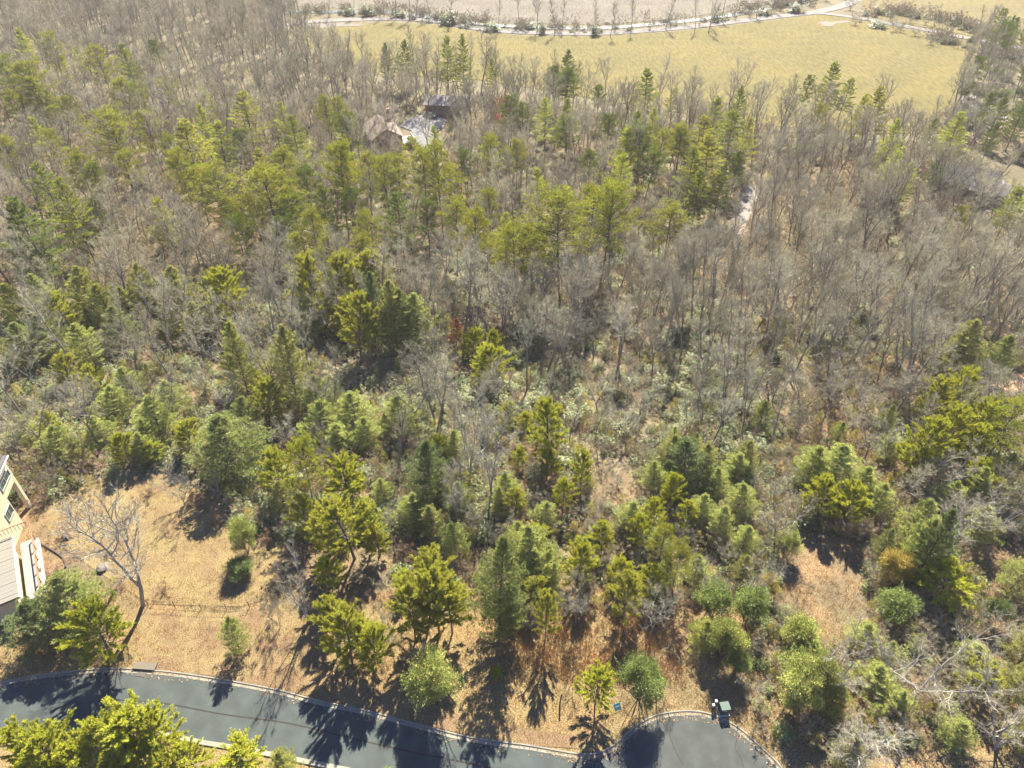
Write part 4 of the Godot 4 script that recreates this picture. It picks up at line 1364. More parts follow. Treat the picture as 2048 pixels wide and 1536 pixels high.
	grow(1, 0, "b", 15.0, -198.1, 17.9, 0.90, 3.3, "tall deep green tiered pine right of the pale tiered pine")
	grow(0, 1, "c", 15.2, -192.1, 14.8, 1.01, 3.1, "dark round headed pine down and right of the pale tiered pine")
	grow(0, 0, "c", 26.2, -195.9, 13.8, 1.08, 3.3, "small round dark pine alone amid grey bare trees")
	grow(1, 1, "b", 33.3, -194.7, 15.8, 1.12, 1.1, "deep green tiered pine right of the small round dark pine")
	grow(1, 0, "p", 38.2, -197.0, 15.8, 0.89, 2.8, "pale tiered pine below the conical pine")
	grow(1, 1, "p", 28.0, -171.1, 18.9, 1.05, 1.8, "tall pale tiered pine down and right of the small round dark pine")
	grow(0, 0, "c", 32.3, -174.7, 18.0, 1.06, 0.2, "tall dark round headed pine down and right of the small round dark pine")
	grow(0, 1, "a", 37.7, -179.5, 14.8, 1.01, 4.4, "green round headed pine right of the small round dark pine")
	grow(0, 2, "c", 33.1, -166.7, 14.8, 1.20, 2.7, "dark round headed pine down and right of the small round dark pine")
	grow(0, 1, "a", 44.5, -185.6, 14.8, 1.16, 1.3, "green round headed pine nearest left of the tall dark pine group")
	grow(0, 0, "c", -44.2, -193.3, 14.8, 1.15, 6.2, "second nearest dark round headed pine above the tall yellow-green pine with a long clear trunk")
	grow(0, 0, "y", -26.1, -181.3, 12.7, 1.00, 2.5, "yellow green round headed pine down and left of the driveway clearing")
	grow(0, 0, "a", -38.1, -156.4, 19.1, 0.89, 2.5, "tall green round headed pine right of the tall yellow-green pine with a long clear trunk")
	grow(0, 2, "a", -34.2, -161.2, 15.9, 0.98, 3.0, "green round headed pine right of the tall yellow-green pine with a long clear trunk")
	grow(0, 1, "y", -28.7, -153.7, 18.0, 0.95, 0.9, "tall yellow green round headed pine left of the bright row of pines below the driveway")
	grow(0, 0, "a", -25.8, -157.3, 17.0, 1.00, 0.6, "tall green round headed pine left of the bright row of pines below the driveway")
	grow(0, 0, "a", -20.1, -153.8, 20.1, 0.84, 2.0, "second tallest bright pine in the row below the driveway")
	grow(0, 2, "a", -15.9, -149.5, 22.3, 0.90, 4.8, "tallest bright pine in the row below the driveway, slim dark trunk")
	grow(0, 2, "y", -13.6, -158.2, 14.8, 1.05, 6.1, "yellow green round headed pine right of the bright row of pines below the driveway")
	grow(0, 1, "y", -5.3, -175.2, 15.9, 0.94, 2.7, "yellow green round headed pine up and left of the grey wood above centre")
	grow(0, 0, "a", 1.0, -174.2, 15.9, 0.80, 2.5, "green round headed pine right of the grey wood above centre")
	grow(1, 2, "c", -22.4, -132.2, 19.9, 1.21, 1.4, "dark conical pine with drooping tiers, just left of the tall trunks")
	grow(0, 0, "a", -4.9, -146.9, 13.8, 0.92, 0.4, "green round headed pine below the grey wood above centre")
	grow(0, 1, "a", -11.6, -131.2, 17.0, 1.01, 5.0, "tall green round headed pine nearest right of the dark conical pine")
	grow(0, 2, "a", -7.6, -124.7, 18.0, 0.99, 4.3, "second nearest tall green round headed pine right of the dark conical pine")
	grow(0, 3, "a", 9.4, -117.7, 23.3, 1.21, 1.7, "great round crowned pine, largest of the central wood, on three trunks")
	grow(0, 0, "a", 15.5, -132.4, 20.1, 1.05, 2.6, "tall green round headed pine up and left of the second great pine")
	grow(0, 3, "y", 17.9, -125.2, 22.3, 1.03, 5.9, "second great round pine, right of the largest one and darker below")
	grow(0, 0, "a", 0.5, -119.1, 18.0, 0.94, 1.2, "tall green round headed pine left of the great round pine")
	grow(0, 2, "y", 3.9, -121.2, 17.0, 1.05, 1.4, "tall yellow green round headed pine left of the great round pine")
	grow(0, 1, "a", -4.4, -121.1, 13.8, 1.25, 2.5, "green round headed pine up and right of the dead rust-brown fir")
	grow(0, 0, "a", 33.2, -136.4, 14.8, 1.43, 4.7, "round green pine standing alone among brown grey trees, right of centre")
	grow(1, 0, "p", -1.4, -135.1, 13.7, 1.03, 3.3, "pale tiered pine left of the great round pine")
	grow(1, 1, "b", 56.6, -201.0, 16.8, 1.18, 1.4, "tall deep green tiered pine up and left of the tall dark pine group")
	grow(1, 0, "b", 65.1, -208.1, 17.9, 0.90, 0.2, "tall deep green tiered pine above the tall dark pine group")
	grow(1, 1, "a", 49.6, -182.9, 18.9, 1.16, 3.4, "tall green tiered pine left of the tall dark pine group")
	grow(1, 2, "b", 55.9, -179.8, 21.0, 1.26, 2.8, "tallest dark pine in the tight group right of centre")
	grow(1, 0, "b", 42.0, -160.6, 18.9, 1.06, 0.3, "tall deep green tiered pine down and left of the tall dark pine group")
	grow(1, 1, "a", 45.8, -161.7, 21.0, 1.26, 4.0, "tall green tiered pine down and left of the tall dark pine group")
	grow(0, 0, "a", 44.4, -185.7, 13.8, 1.08, 1.1, "second nearest green round headed pine left of the tall dark pine group")
	grow(1, 0, "c", 56.9, -174.5, 12.6, 1.11, 4.1, "dark tiered pine below the tall dark pine group")
	grow(0, 2, "c", 91.4, -229.1, 14.8, 0.75, 1.1, "dark round headed pine left of the windswept pine")
	grow(1, 1, "b", 99.0, -229.6, 18.9, 1.16, 3.4, "windswept looking pine standing out against the pasture on the right")
	grow(1, 2, "b", 101.5, -224.0, 15.8, 1.12, 5.8, "deep green tiered pine down and right of the windswept pine")
	grow(0, 2, "a", 88.2, -206.6, 13.8, 0.97, 0.4, "green round headed pine below the windswept pine")
	grow(1, 0, "a", 101.3, -203.1, 18.9, 1.27, 3.7, "broad olive pine at the right end of the pasture edge")
	grow(1, 1, "a", 101.8, -210.5, 14.7, 1.05, 2.0, "green tiered pine left of the last pine along the pasture")
	grow(1, 0, "p", 96.4, -179.1, 17.9, 0.90, 2.9, "tall pale tiered pine down and right of the last pine along the pasture")
	grow(1, 1, "p", 92.4, -167.7, 14.7, 1.20, 0.2, "pale tiered pine above the grey wood on the right")
	grow(1, 2, "c", 115.8, -196.8, 12.6, 0.87, 0.3, "dark tiered pine left of the pale fir")
	grow(1, 0, "p", 120.4, -192.5, 15.8, 1.27, 5.3, "pale grey green fir beside the shady lane, upper right")
	grow(1, 1, "b", 111.2, -147.8, 13.7, 1.29, 2.6, "deep green tiered pine down and right of the house at the right edge")
	grow(0, 1, "a", 101.1, -146.9, 9.5, 1.35, 0.8, "green round headed pine below the house at the right edge")
	grow(1, 0, "c", -93.0, -120.8, 13.7, 1.32, 2.6, "dark tiered pine below the large dark pine at the left edge")
	grow(2, 0, "p", -82.8, -107.7, 13.0, 1.06, 1.5, "soft grey green young pine among yellower ones near the left edge")
	grow(2, 0, "y", -78.1, -111.8, 12.1, 1.36, 4.5, "yellow green soft young conifer right of the soft grey-green pine on the left")
	grow(2, 0, "y", -73.8, -109.3, 9.9, 1.66, 1.1, "yellow green soft young conifer up and left of the grey spreading tree")
	grow(2, 0, "y", -69.1, -114.3, 12.1, 1.17, 4.0, "yellow green soft young conifer left of the broad soft pine")
	grow(2, 0, "y", -70.3, -110.1, 8.8, 1.34, 1.7, "yellow green soft young conifer above the grey spreading tree")
	grow(2, 0, "a", -61.0, -111.4, 14.0, 1.26, 2.6, "broad soft young pine with a rounded green crown, left of centre")
	grow(3, 2, "y", -51.5, -110.7, 13.2, 1.26, 3.0, "second nearest yellow green small tufted pine right of the broad soft pine")
	grow(3, 0, "y", -57.2, -116.3, 8.8, 1.10, 4.4, "yellow green small tufted pine nearest right of the broad soft pine")
	grow(2, 0, "y", -41.9, -86.6, 15.0, 0.91, 2.9, "tall young pine with pale golden tips, left of its greener twin")
	grow(2, 0, "a", -33.3, -83.9, 16.0, 0.98, 4.1, "tall greener young pine, right of its golden tipped twin")
	grow(3, 2, "a", -36.2, -78.8, 9.9, 1.20, 4.3, "green small tufted pine down and left of the greener twin pine")
	grow(3, 0, "a", -36.3, -112.5, 14.3, 0.95, 2.4, "green small tufted pine left of the tall dark pine in the middle")
	grow(3, 2, "a", -31.3, -110.6, 14.3, 1.16, 5.7, "green small tufted pine up and left of the tall dark pine in the middle")
	grow(0, 0, "a", -30.1, -114.6, 13.8, 0.92, 1.8, "green round headed pine nearest up and left of the tall dark pine in the middle")
	grow(2, 0, "p", -36.2, -106.1, 8.8, 1.60, 3.6, "pale soft young conifer up and right of the greener twin pine")
	grow(3, 1, "y", -33.6, -106.8, 7.7, 1.47, 1.9, "yellow green small tufted pine left of the tall dark pine in the middle")
	grow(3, 2, "a", -39.7, -113.0, 8.8, 1.62, 5.8, "green small tufted pine above the greener twin pine")

func grow_1() -> void:
	grow(3, 0, "y", -28.5, -104.6, 8.8, 1.33, 2.2, "yellow green small tufted pine down and left of the tall dark pine in the middle")
	grow(3, 1, "y", -62.0, -105.4, 4.4, 1.72, 2.6, "yellow green small tufted pine below the broad soft pine")
	grow(3, 1, "a", -71.5, -89.5, 6.6, 1.15, 3.9, "green small tufted pine above the brushy left wood")
	grow(3, 1, "y", -64.4, -85.7, 6.6, 1.15, 2.0, "yellow green small tufted pine right of the brushy left wood")
	grow(2, 0, "b", -37.8, -67.9, 12.0, 1.80, 2.6, "broad dense bushy pine at the top of the dry lawn")
	grow(2, 0, "p", -50.7, -75.3, 7.7, 1.83, 4.9, "second nearest pale soft young conifer below the grey spreading tree")
	grow(3, 1, "a", -45.2, -72.1, 6.0, 1.31, 4.1, "green small tufted pine left of the broad dense pine")
	grow(3, 1, "y", -53.1, -70.0, 5.7, 1.17, 3.6, "yellow green small tufted pine above the pale lawn tree")
	grow(2, 0, "p", -58.4, -73.6, 6.0, 1.63, 3.0, "pale soft young conifer down and right of the brushy left wood")
	grow(2, 0, "p", -63.1, -71.5, 6.0, 1.90, 4.0, "pale soft young conifer down and right of the dark-trunked tree behind the house")
	grow(2, 0, "p", -68.9, -73.8, 6.0, 1.90, 4.7, "pale soft young conifer below the dark-trunked tree behind the house")
	grow(3, 1, "p", -49.2, -70.3, 3.8, 1.41, 3.2, "pale small tufted pine left of the broad dense pine")
	grow(0, 0, "y", -25.3, -60.9, 13.0, 0.97, 4.5, "round topped pine with a visible trunk right of the dense bushy pine")
	grow(3, 0, "y", -30.3, -63.8, 8.5, 0.97, 5.4, "yellow green small tufted pine left of the round-topped pine by the lawn")
	grow(3, 0, "y", -21.6, -63.0, 8.0, 1.22, 5.7, "bright yellow green rounded pine, right of the round topped pine")
	grow(3, 2, "a", -18.9, -53.1, 12.0, 1.16, 2.3, "tall bright bushy pine right of the lawn with dark lower boughs")
	grow(3, 0, "p", -17.0, -54.2, 8.5, 0.81, 0.8, "pale small tufted pine right of the tall bright pine beside the lawn")
	grow(2, 0, "c", -23.4, -101.0, 16.0, 0.81, 5.0, "tall dark pine with deep shade below, centre left")
	grow(2, 0, "a", -20.2, -100.5, 15.4, 0.99, 2.3, "green soft young conifer right of the tall dark pine in the middle")
	grow(3, 2, "a", -25.8, -96.7, 13.2, 1.08, 5.3, "green small tufted pine down and left of the tall dark pine in the middle")
	grow(2, 0, "b", -19.1, -99.9, 13.2, 1.25, 3.8, "deep green soft young conifer left of the soft pale pine")
	grow(3, 2, "a", -27.7, -116.0, 13.2, 1.26, 3.7, "green small tufted pine above the tall dark pine in the middle")
	grow(3, 2, "y", -24.4, -117.3, 12.1, 1.18, 1.8, "yellow green small tufted pine above the tall dark pine in the middle")
	grow(2, 0, "p", -16.2, -100.6, 12.0, 1.31, 0.6, "soft pale green pine beside the tall dark pine, centre")
	grow(3, 1, "a", -13.0, -104.5, 6.0, 1.05, 5.8, "green small tufted pine left of the dead rust-brown fir")
	grow(9, 0, "r", -9.8, -101.5, 7.0, 1.00, 5.7, "small dead rust brown conifer in the centre of the wood")
	grow(3, 1, "y", -6.9, -96.9, 7.0, 1.13, 3.9, "yellow green small tufted pine down and right of the dead rust-brown fir")
	grow(3, 1, "y", -2.8, -98.9, 6.0, 1.05, 1.2, "yellow green small tufted pine above the bright pine clump in the centre")
	grow(3, 1, "y", -3.4, -90.2, 8.0, 1.38, 3.1, "bright yellow green bushy pine right of the rust brown conifer")
	grow(3, 2, "y", 5.1, -68.9, 11.0, 1.08, 6.2, "bright open pine on a slanting trunk, lower centre")
	grow(2, 0, "p", -16.3, -76.9, 7.7, 1.83, 0.5, "pale soft young conifer up and left of the dark green pine in the lower middle")
	grow(2, 0, "c", -10.5, -62.8, 11.0, 1.25, 5.4, "dark green pine with a shadowed left side, behind the young trees")
	grow(3, 1, "a", -9.5, -63.4, 4.8, 1.13, 4.4, "green small tufted pine nearest down and right of the dark green pine")
	grow(3, 1, "a", 5.4, -66.2, 5.7, 0.94, 1.7, "green small tufted pine below the bright slanting pine")
	grow(3, 1, "y", 9.0, -64.5, 6.6, 0.81, 5.9, "yellow green small tufted pine nearest left of the leaf strewn gap")
	grow(8, 1, "w", 3.0, -66.2, 3.9, 1.04, 2.6, "twiggy leafless shrub down and left of the bright slanting pine")
	grow(3, 1, "y", 6.6, -61.4, 5.7, 0.94, 2.7, "second nearest yellow green small tufted pine left of the leaf strewn gap")
	grow(8, 0, "k", 11.4, -60.9, 3.8, 0.95, 1.2, "twiggy leafless shrub nearest down and left of the leaf strewn gap")
	grow(3, 1, "y", 20.2, -61.6, 6.6, 0.81, 3.2, "yellow green small tufted pine down and left of the blue-green hemlock")
	grow(3, 1, "y", 17.8, -57.5, 5.7, 0.94, 1.7, "yellow green small tufted pine nearest down and right of the leaf strewn gap")
	grow(2, 0, "p", 18.7, -64.6, 5.7, 1.46, 6.2, "pale soft young conifer down and left of the blue-green hemlock")
	grow(8, 1, "k", 19.1, -70.4, 4.7, 0.92, 3.5, "twiggy leafless shrub left of the blue-green hemlock")
	grow(2, 0, "a", 21.3, -68.0, 7.6, 1.32, 3.8, "green soft young conifer left of the blue-green hemlock")
	grow(2, 0, "c", 22.8, -66.2, 9.0, 1.74, 0.2, "blue green drooping hemlock, broadest of the patch in the lower centre")
	grow(2, 0, "a", 25.7, -67.1, 7.6, 1.32, 3.2, "green soft young conifer nearest right of the blue-green hemlock")
	grow(2, 0, "p", 48.5, -106.2, 6.0, 1.31, 3.9, "pale soft young conifer down and right of the brown wood right of centre")
	grow(2, 0, "a", 72.4, -92.3, 12.0, 1.31, 5.7, "green pine beside the bare sandy opening near the right edge")
	grow(2, 0, "a", 71.6, -92.5, 9.0, 1.52, 4.2, "green soft young conifer down and left of the leaning green pine on the right")
	grow(2, 0, "b", 76.9, -90.0, 10.0, 1.37, 4.4, "deep green soft young conifer right of the leaning green pine on the right")
	grow(3, 0, "y", 65.2, -79.1, 10.0, 0.97, 1.4, "yellow green small tufted pine left of the sandy opening at the right edge")
	grow(3, 0, "a", 60.5, -77.2, 9.0, 1.08, 0.9, "green small tufted pine above the yellow pines on the right")
	grow(3, 0, "y", 58.3, -69.4, 10.0, 0.97, 5.0, "yellow green small tufted pine right of the yellow pines on the right")
	grow(3, 2, "y", 53.1, -66.9, 11.0, 1.08, 4.5, "yellow green pine with a slanting bare trunk, right side")
	grow(3, 1, "y", 60.6, -68.5, 8.0, 1.18, 3.7, "yellow green small tufted pine left of the yellow pine at the right edge")
	grow(0, 1, "y", 63.4, -67.4, 13.0, 1.12, 3.8, "yellow green pine cut by the right edge of the view")
	grow(3, 0, "y", 64.6, -71.5, 9.0, 1.26, 2.2, "yellow green small tufted pine up and left of the yellow pine at the right edge")
	grow(2, 0, "p", 42.2, -64.7, 9.0, 1.74, 1.6, "pale yellowish hemlock, feathery, right of the young tree patch")
	grow(2, 0, "p", 39.5, -66.0, 7.6, 1.53, 2.3, "pale soft young conifer left of the pale hemlock")
	grow(3, 1, "y", 39.4, -60.1, 7.0, 1.13, 1.5, "bright yellow bottle brush pine, upper of a close pair")
	grow(3, 1, "y", 41.1, -58.1, 7.0, 1.13, 5.2, "bright yellow bottle brush pine, lower of a close pair")
	grow(2, 0, "a", 57.7, -67.5, 5.7, 1.46, 5.8, "green soft young conifer down and right of the yellow pines on the right")
	grow(2, 0, "p", 52.0, -70.6, 5.7, 1.46, 0.6, "pale soft young conifer left of the yellow pines on the right")
	grow(2, 0, "p", -0.8, -62.7, 5.7, 1.46, 0.4, "pale soft young conifer below the white-barked tree")
	grow(3, 1, "a", 0.7, -59.7, 4.8, 1.13, 0.1, "green small tufted pine down and right of the white-barked tree")
	grow(2, 0, "p", 4.0, -57.6, 5.7, 1.46, 3.5, "third nearest pale soft young conifer up and right of the tall conical pine")
	grow(8, 0, "w", 14.1, -65.4, 3.9, 1.31, 2.2, "twiggy leafless shrub up and right of the leaf strewn gap")
	grow(2, 0, "p", 14.5, -57.5, 5.7, 1.46, 4.3, "pale soft young conifer below the leaf strewn gap")
	grow(3, 1, "y", 15.6, -55.1, 5.7, 0.94, 1.4, "second nearest yellow green small tufted pine down and right of the leaf strewn gap")
	grow(2, 0, "p", 26.6, -64.1, 5.7, 1.46, 1.0, "pale soft young conifer down and right of the blue-green hemlock")
	grow(2, 0, "p", 30.0, -67.2, 5.7, 1.75, 2.5, "pale soft young conifer right of the blue-green hemlock")
	grow(2, 0, "p", 28.6, -60.2, 6.6, 1.50, 1.0, "pale soft young conifer nearest left of the wide grey tree")
	grow(8, 0, "k", 32.5, -64.3, 5.5, 0.66, 2.4, "twiggy leafless shrub up and left of the wide grey tree")
	grow(8, 1, "k", 36.3, -69.5, 4.2, 1.16, 1.2, "third nearest twiggy leafless shrub above the wide grey tree")
	grow(8, 0, "m", 36.6, -64.8, 4.8, 1.04, 1.4, "second nearest twiggy leafless shrub above the wide grey tree")
	grow(3, 1, "a", 37.0, -60.2, 4.8, 1.13, 3.4, "green small tufted pine right of the wide grey tree")
	grow(2, 0, "p", 23.5, -58.8, 5.7, 1.46, 4.4, "pale soft young conifer below the blue-green hemlock")
	grow(2, 0, "p", 25.4, -56.7, 5.7, 1.46, 4.1, "second nearest pale soft young conifer left of the wide grey tree")
	grow(3, 1, "y", 21.8, -57.6, 4.8, 1.13, 0.1, "yellow green small tufted pine below the blue-green hemlock")
	grow(2, 0, "p", 44.8, -62.6, 6.6, 1.50, 2.0, "pale soft young conifer down and right of the pale hemlock")
	grow(2, 0, "p", 45.5, -59.9, 6.6, 1.50, 2.7, "pale soft young conifer right of the bright bottle-brush pine")
	grow(2, 0, "p", -16.7, -62.4, 4.8, 1.40, 3.1, "pale soft young conifer right of the bright yellow pine")
	grow(8, 1, "m", -15.5, -66.7, 3.7, 0.96, 5.0, "twiggy leafless shrub left of the dark green pine in the lower middle")
	grow(3, 1, "y", -20.8, -64.0, 4.8, 1.13, 3.2, "yellow green small tufted pine down and right of the bright yellow pine")
	grow(2, 0, "p", -6.7, -60.8, 5.7, 1.46, 0.4, "pale soft young conifer down and right of the dark green pine in the lower middle")
	grow(8, 0, "m", -4.8, -58.2, 4.9, 0.97, 4.1, "twiggy leafless shrub down and right of the dark green pine in the lower middle")
	grow(2, 0, "p", -12.2, -57.9, 6.6, 1.50, 4.0, "pale soft young conifer below the dark green pine in the lower middle")
	grow(8, 0, "w", -14.9, -58.0, 4.3, 1.13, 5.3, "twiggy leafless shrub right of the tall bright pine beside the lawn")
	grow(2, 0, "a", -9.8, -56.7, 5.7, 1.46, 0.8, "green soft young conifer below the dark green pine in the lower middle")
	grow(3, 1, "a", -15.9, -53.6, 5.7, 0.94, 2.7, "green small tufted pine down and right of the tall bright pine beside the lawn")
	grow(2, 0, "p", -6.9, -54.3, 5.7, 1.46, 1.4, "pale soft young conifer up and left of the tall conical pine")
	grow(2, 0, "p", 4.3, -51.4, 4.8, 1.40, 4.6, "second nearest pale soft young conifer up and left of the dark-stemmed bare tree")
	grow(2, 0, "p", 2.3, -49.9, 6.6, 1.50, 3.4, "pale soft young conifer right of the tall conical pine")
	grow(8, 1, "k", 10.2, -58.2, 4.1, 1.10, 1.7, "second nearest twiggy leafless shrub down and left of the leaf strewn gap")
	grow(3, 1, "y", 10.9, -54.4, 4.8, 1.13, 0.2, "yellow green small tufted pine below the leaf strewn gap")
	grow(2, 0, "p", 17.7, -49.3, 4.8, 1.40, 3.0, "pale soft young conifer nearest above the forked bare tree")
	grow(8, 0, "w", 20.6, -53.9, 4.4, 1.04, 2.0, "twiggy leafless shrub up and right of the forked bare tree")
	grow(2, 0, "p", 21.2, -50.0, 4.8, 1.40, 5.9, "pale soft young conifer up and right of the forked bare tree")
	grow(8, 1, "k", 25.2, -52.5, 4.3, 0.86, 3.6, "twiggy leafless shrub up and left of the bushes above the turning")
	grow(2, 0, "p", 27.5, -53.6, 5.7, 1.46, 2.1, "pale soft young conifer down and left of the wide grey tree")
	grow(8, 0, "w", 8.7, -48.0, 3.9, 1.00, 1.5, "twiggy leafless shrub nearest up and right of the dark-stemmed bare tree")
	grow(8, 0, "k", 5.7, -45.1, 5.2, 0.72, 2.7, "twiggy leafless shrub left of the dark-stemmed bare tree")
	grow(8, 1, "m", 49.1, -57.9, 4.3, 0.86, 4.7, "second nearest twiggy leafless shrub up and left of the dark pine beside the slope")
	grow(2, 0, "p", 49.2, -55.7, 7.6, 1.32, 5.0, "pale soft young conifer up and left of the dark pine beside the slope")
	grow(2, 0, "p", 54.7, -60.0, 6.6, 1.50, 2.9, "pale soft young conifer above the dark pine beside the slope")
	grow(2, 0, "p", 58.9, -61.7, 7.6, 1.32, 0.9, "pale soft young conifer above the mixed wood lower right")
	grow(2, 0, "a", 63.3, -64.2, 7.6, 1.32, 3.3, "green soft young conifer below the yellow pine at the right edge")
	grow(2, 0, "p", 56.7, -55.9, 6.6, 1.50, 0.0, "pale soft young conifer up and right of the mixed wood lower right")
	grow(3, 1, "y", 53.1, -65.6, 6.6, 1.01, 5.7, "yellow green small tufted pine below the yellow pines on the right")
	grow(3, 1, "y", 59.5, -64.4, 6.6, 1.01, 3.3, "yellow green small tufted pine down and left of the yellow pine at the right edge")
	grow(3, 1, "a", 61.1, -60.9, 5.7, 1.17, 2.0, "green small tufted pine up and right of the mixed wood lower right")
	grow(2, 0, "b", -78.4, -98.4, 9.9, 1.43, 5.5, "deep green soft young conifer below the soft grey-green pine on the left")
	grow(3, 2, "y", -78.9, -105.5, 9.9, 1.20, 1.3, "yellow green small tufted pine down and right of the soft grey-green pine on the left")
	grow(2, 0, "b", -68.2, -102.0, 8.8, 1.60, 0.6, "deep green soft young conifer above the grey spreading tree")
	grow(3, 1, "y", -67.7, -115.5, 7.7, 1.23, 6.3, "yellow green small tufted pine left of the broad soft pine")
	grow(2, 0, "a", -56.4, -105.9, 8.8, 1.60, 5.4, "green soft young conifer down and right of the broad soft pine")
	grow(3, 1, "a", -54.4, -109.6, 7.7, 1.23, 1.8, "green small tufted pine down and right of the broad soft pine")
	grow(2, 0, "y", -88.6, -107.8, 11.0, 1.50, 1.6, "yellow green soft young conifer left of the soft grey-green pine on the left")
	grow(2, 0, "b", -80.4, -94.8, 9.9, 1.66, 2.1, "deep green soft young conifer down and left of the soft grey-green pine on the left")
	grow(2, 0, "p", -71.4, -96.7, 8.8, 1.60, 1.4, "pale soft young conifer left of the grey spreading tree")
	grow(2, 0, "p", -59.6, -85.7, 6.6, 1.78, 3.2, "pale soft young conifer nearest below the grey spreading tree")

func grow_2() -> void:
	grow(2, 0, "p", -59.2, -80.1, 6.6, 1.78, 3.9, "pale soft young conifer right of the brushy left wood")
	grow(2, 0, "p", -51.5, -81.1, 6.6, 1.78, 3.7, "pale soft young conifer down and right of the grey spreading tree")
	grow(2, 0, "p", -50.7, -70.3, 5.7, 1.46, 3.4, "second nearest pale soft young conifer left of the broad dense pine")
	grow(2, 0, "a", -59.6, -69.6, 4.8, 1.75, 2.5, "green soft young conifer down and right of the dark-trunked tree behind the house")
	grow(2, 0, "b", -38.4, -76.9, 7.7, 1.53, 0.5, "deep green soft young conifer up and right of the broad dense pine")
	grow(2, 0, "b", -29.1, -80.2, 8.8, 1.60, 3.9, "deep green soft young conifer nearest down and right of the greener twin pine")
	grow(2, 0, "p", -26.8, -75.6, 7.7, 1.83, 6.1, "pale soft young conifer above the round-topped pine by the lawn")
	grow(2, 0, "p", -23.0, -77.8, 7.7, 1.83, 0.4, "second nearest pale soft young conifer above the bright yellow pine")
	grow(2, 0, "p", -20.4, -74.0, 6.0, 1.63, 0.1, "pale soft young conifer up and right of the bright yellow pine")
	grow(2, 0, "p", -24.5, -73.1, 6.0, 1.90, 2.4, "pale soft young conifer nearest above the bright yellow pine")
	grow(3, 1, "a", -25.1, -56.7, 6.6, 1.01, 0.5, "green small tufted pine left of the tall bright pine beside the lawn")
	grow(3, 1, "a", -21.9, -53.5, 7.6, 0.88, 1.9, "green small tufted pine down and left of the tall bright pine beside the lawn")
	grow(2, 0, "a", -28.7, -60.2, 6.6, 1.25, 4.7, "green soft young conifer down and left of the round-topped pine by the lawn")
	grow(2, 0, "b", -46.9, -44.2, 9.0, 1.90, 0.6, "big soft pine against the house wall, lower left")
	grow(2, 0, "c", -50.2, -42.6, 7.0, 1.90, 5.8, "dark lower pine between the house and the road, lower left")
	grow(3, 0, "y", -42.6, -40.5, 8.5, 1.33, 0.3, "golden green bushy pine between the big soft pine and the road")
	grow(2, 0, "p", -29.1, -41.0, 6.4, 1.01, 3.9, "slim young pine alone on the dry verge above the road")
	grow(4, 0, "l", -32.0, -54.1, 6.8, 0.98, 1.0, "slender pale leaved evergreen standing on the dry lawn")
	grow(4, 1, "c", -31.7, -50.8, 2.6, 1.90, 4.0, "low dark bush at the foot of the slender lawn evergreen")
	grow(3, 0, "a", -16.8, -39.5, 9.5, 0.94, 0.4, "tall open pine with tufted boughs beside the road, left of the oval bush")
	grow(3, 1, "y", -14.3, -39.2, 7.5, 0.88, 3.7, "yellower leaning pine, right of the open roadside pine")
	grow(3, 1, "a", -18.4, -41.2, 8.0, 0.89, 6.2, "green small tufted pine up and left of the open pine above the road")
	grow(3, 1, "p", -15.5, -41.2, 6.5, 0.97, 2.7, "pale small tufted pine right of the open pine above the road")
	grow(3, 0, "a", -7.9, -42.9, 12.0, 0.88, 2.6, "tall green pine on the slope above the oval bush")
	grow(3, 0, "a", -10.5, -42.3, 10.0, 0.89, 0.9, "green small tufted pine down and left of the pines on the slope")
	grow(3, 0, "y", -6.5, -43.2, 9.0, 0.90, 2.8, "yellow green small tufted pine down and right of the pines on the slope")
	grow(3, 2, "a", -9.1, -44.8, 11.0, 1.08, 5.4, "green small tufted pine up and left of the pines on the slope")
	grow(2, 0, "b", -1.3, -43.7, 17.0, 0.81, 4.2, "tall dark conical pine, the tallest tree near the road")
	grow(2, 0, "c", -0.7, -43.4, 9.0, 0.98, 3.6, "blue green smaller conifer tucked against the tall conical pine")
	grow(2, 0, "p", 2.0, -51.9, 8.5, 1.36, 1.3, "second nearest pale soft young conifer up and right of the tall conical pine")
	grow(3, 1, "y", 7.4, -49.4, 7.0, 1.01, 5.0, "yellow green small tufted pine above the dark-stemmed bare tree")
	grow(3, 1, "y", 3.0, -54.8, 4.8, 1.13, 3.2, "yellow green small tufted pine up and right of the tall conical pine")
	grow(3, 0, "a", 3.5, -41.9, 8.5, 0.65, 0.8, "thin pine on a long bare stem above the dry grass")
	grow(3, 1, "y", 12.4, -49.8, 4.8, 1.13, 2.7, "yellow green small tufted pine up and right of the dark-stemmed bare tree")
	grow(3, 1, "a", 12.2, -44.8, 7.5, 0.84, 5.9, "green small tufted pine up and left of the forked bare tree")
	grow(0, 2, "a", 16.8, -50.8, 9.0, 0.84, 3.2, "green round headed pine above the forked bare tree")
	grow(0, 1, "a", 18.6, -49.0, 8.5, 0.86, 2.4, "green round headed pine up and right of the forked bare tree")
	grow(4, 0, "l", -7.7, -35.3, 9.6, 1.10, 4.5, "large oval evergreen bush at the kerb casting a broad shadow")
	grow(3, 0, "y", 8.4, -35.4, 6.2, 1.20, 4.1, "bright little pine by the kerb, beside a darker evergreen")
	grow(4, 0, "g", 12.8, -35.7, 8.2, 1.05, 1.5, "dark green rounded evergreen at the corner of the turning circle")
	grow(3, 1, "y", -1.7, -38.2, 1.6, 1.38, 3.7, "tiny bright yellow shrub in the tall dry grass")
	grow(4, 1, "g", 22.2, -45.1, 5.5, 1.11, 5.1, "leafy evergreen bush left of the bushes above the turning")
	grow(4, 1, "g", 25.8, -44.8, 5.5, 1.11, 1.1, "bushy evergreen, right of two behind the turning circle")
	grow(4, 0, "v", 22.1, -40.3, 7.0, 1.12, 2.0, "bushy upright evergreen above the green utility box")
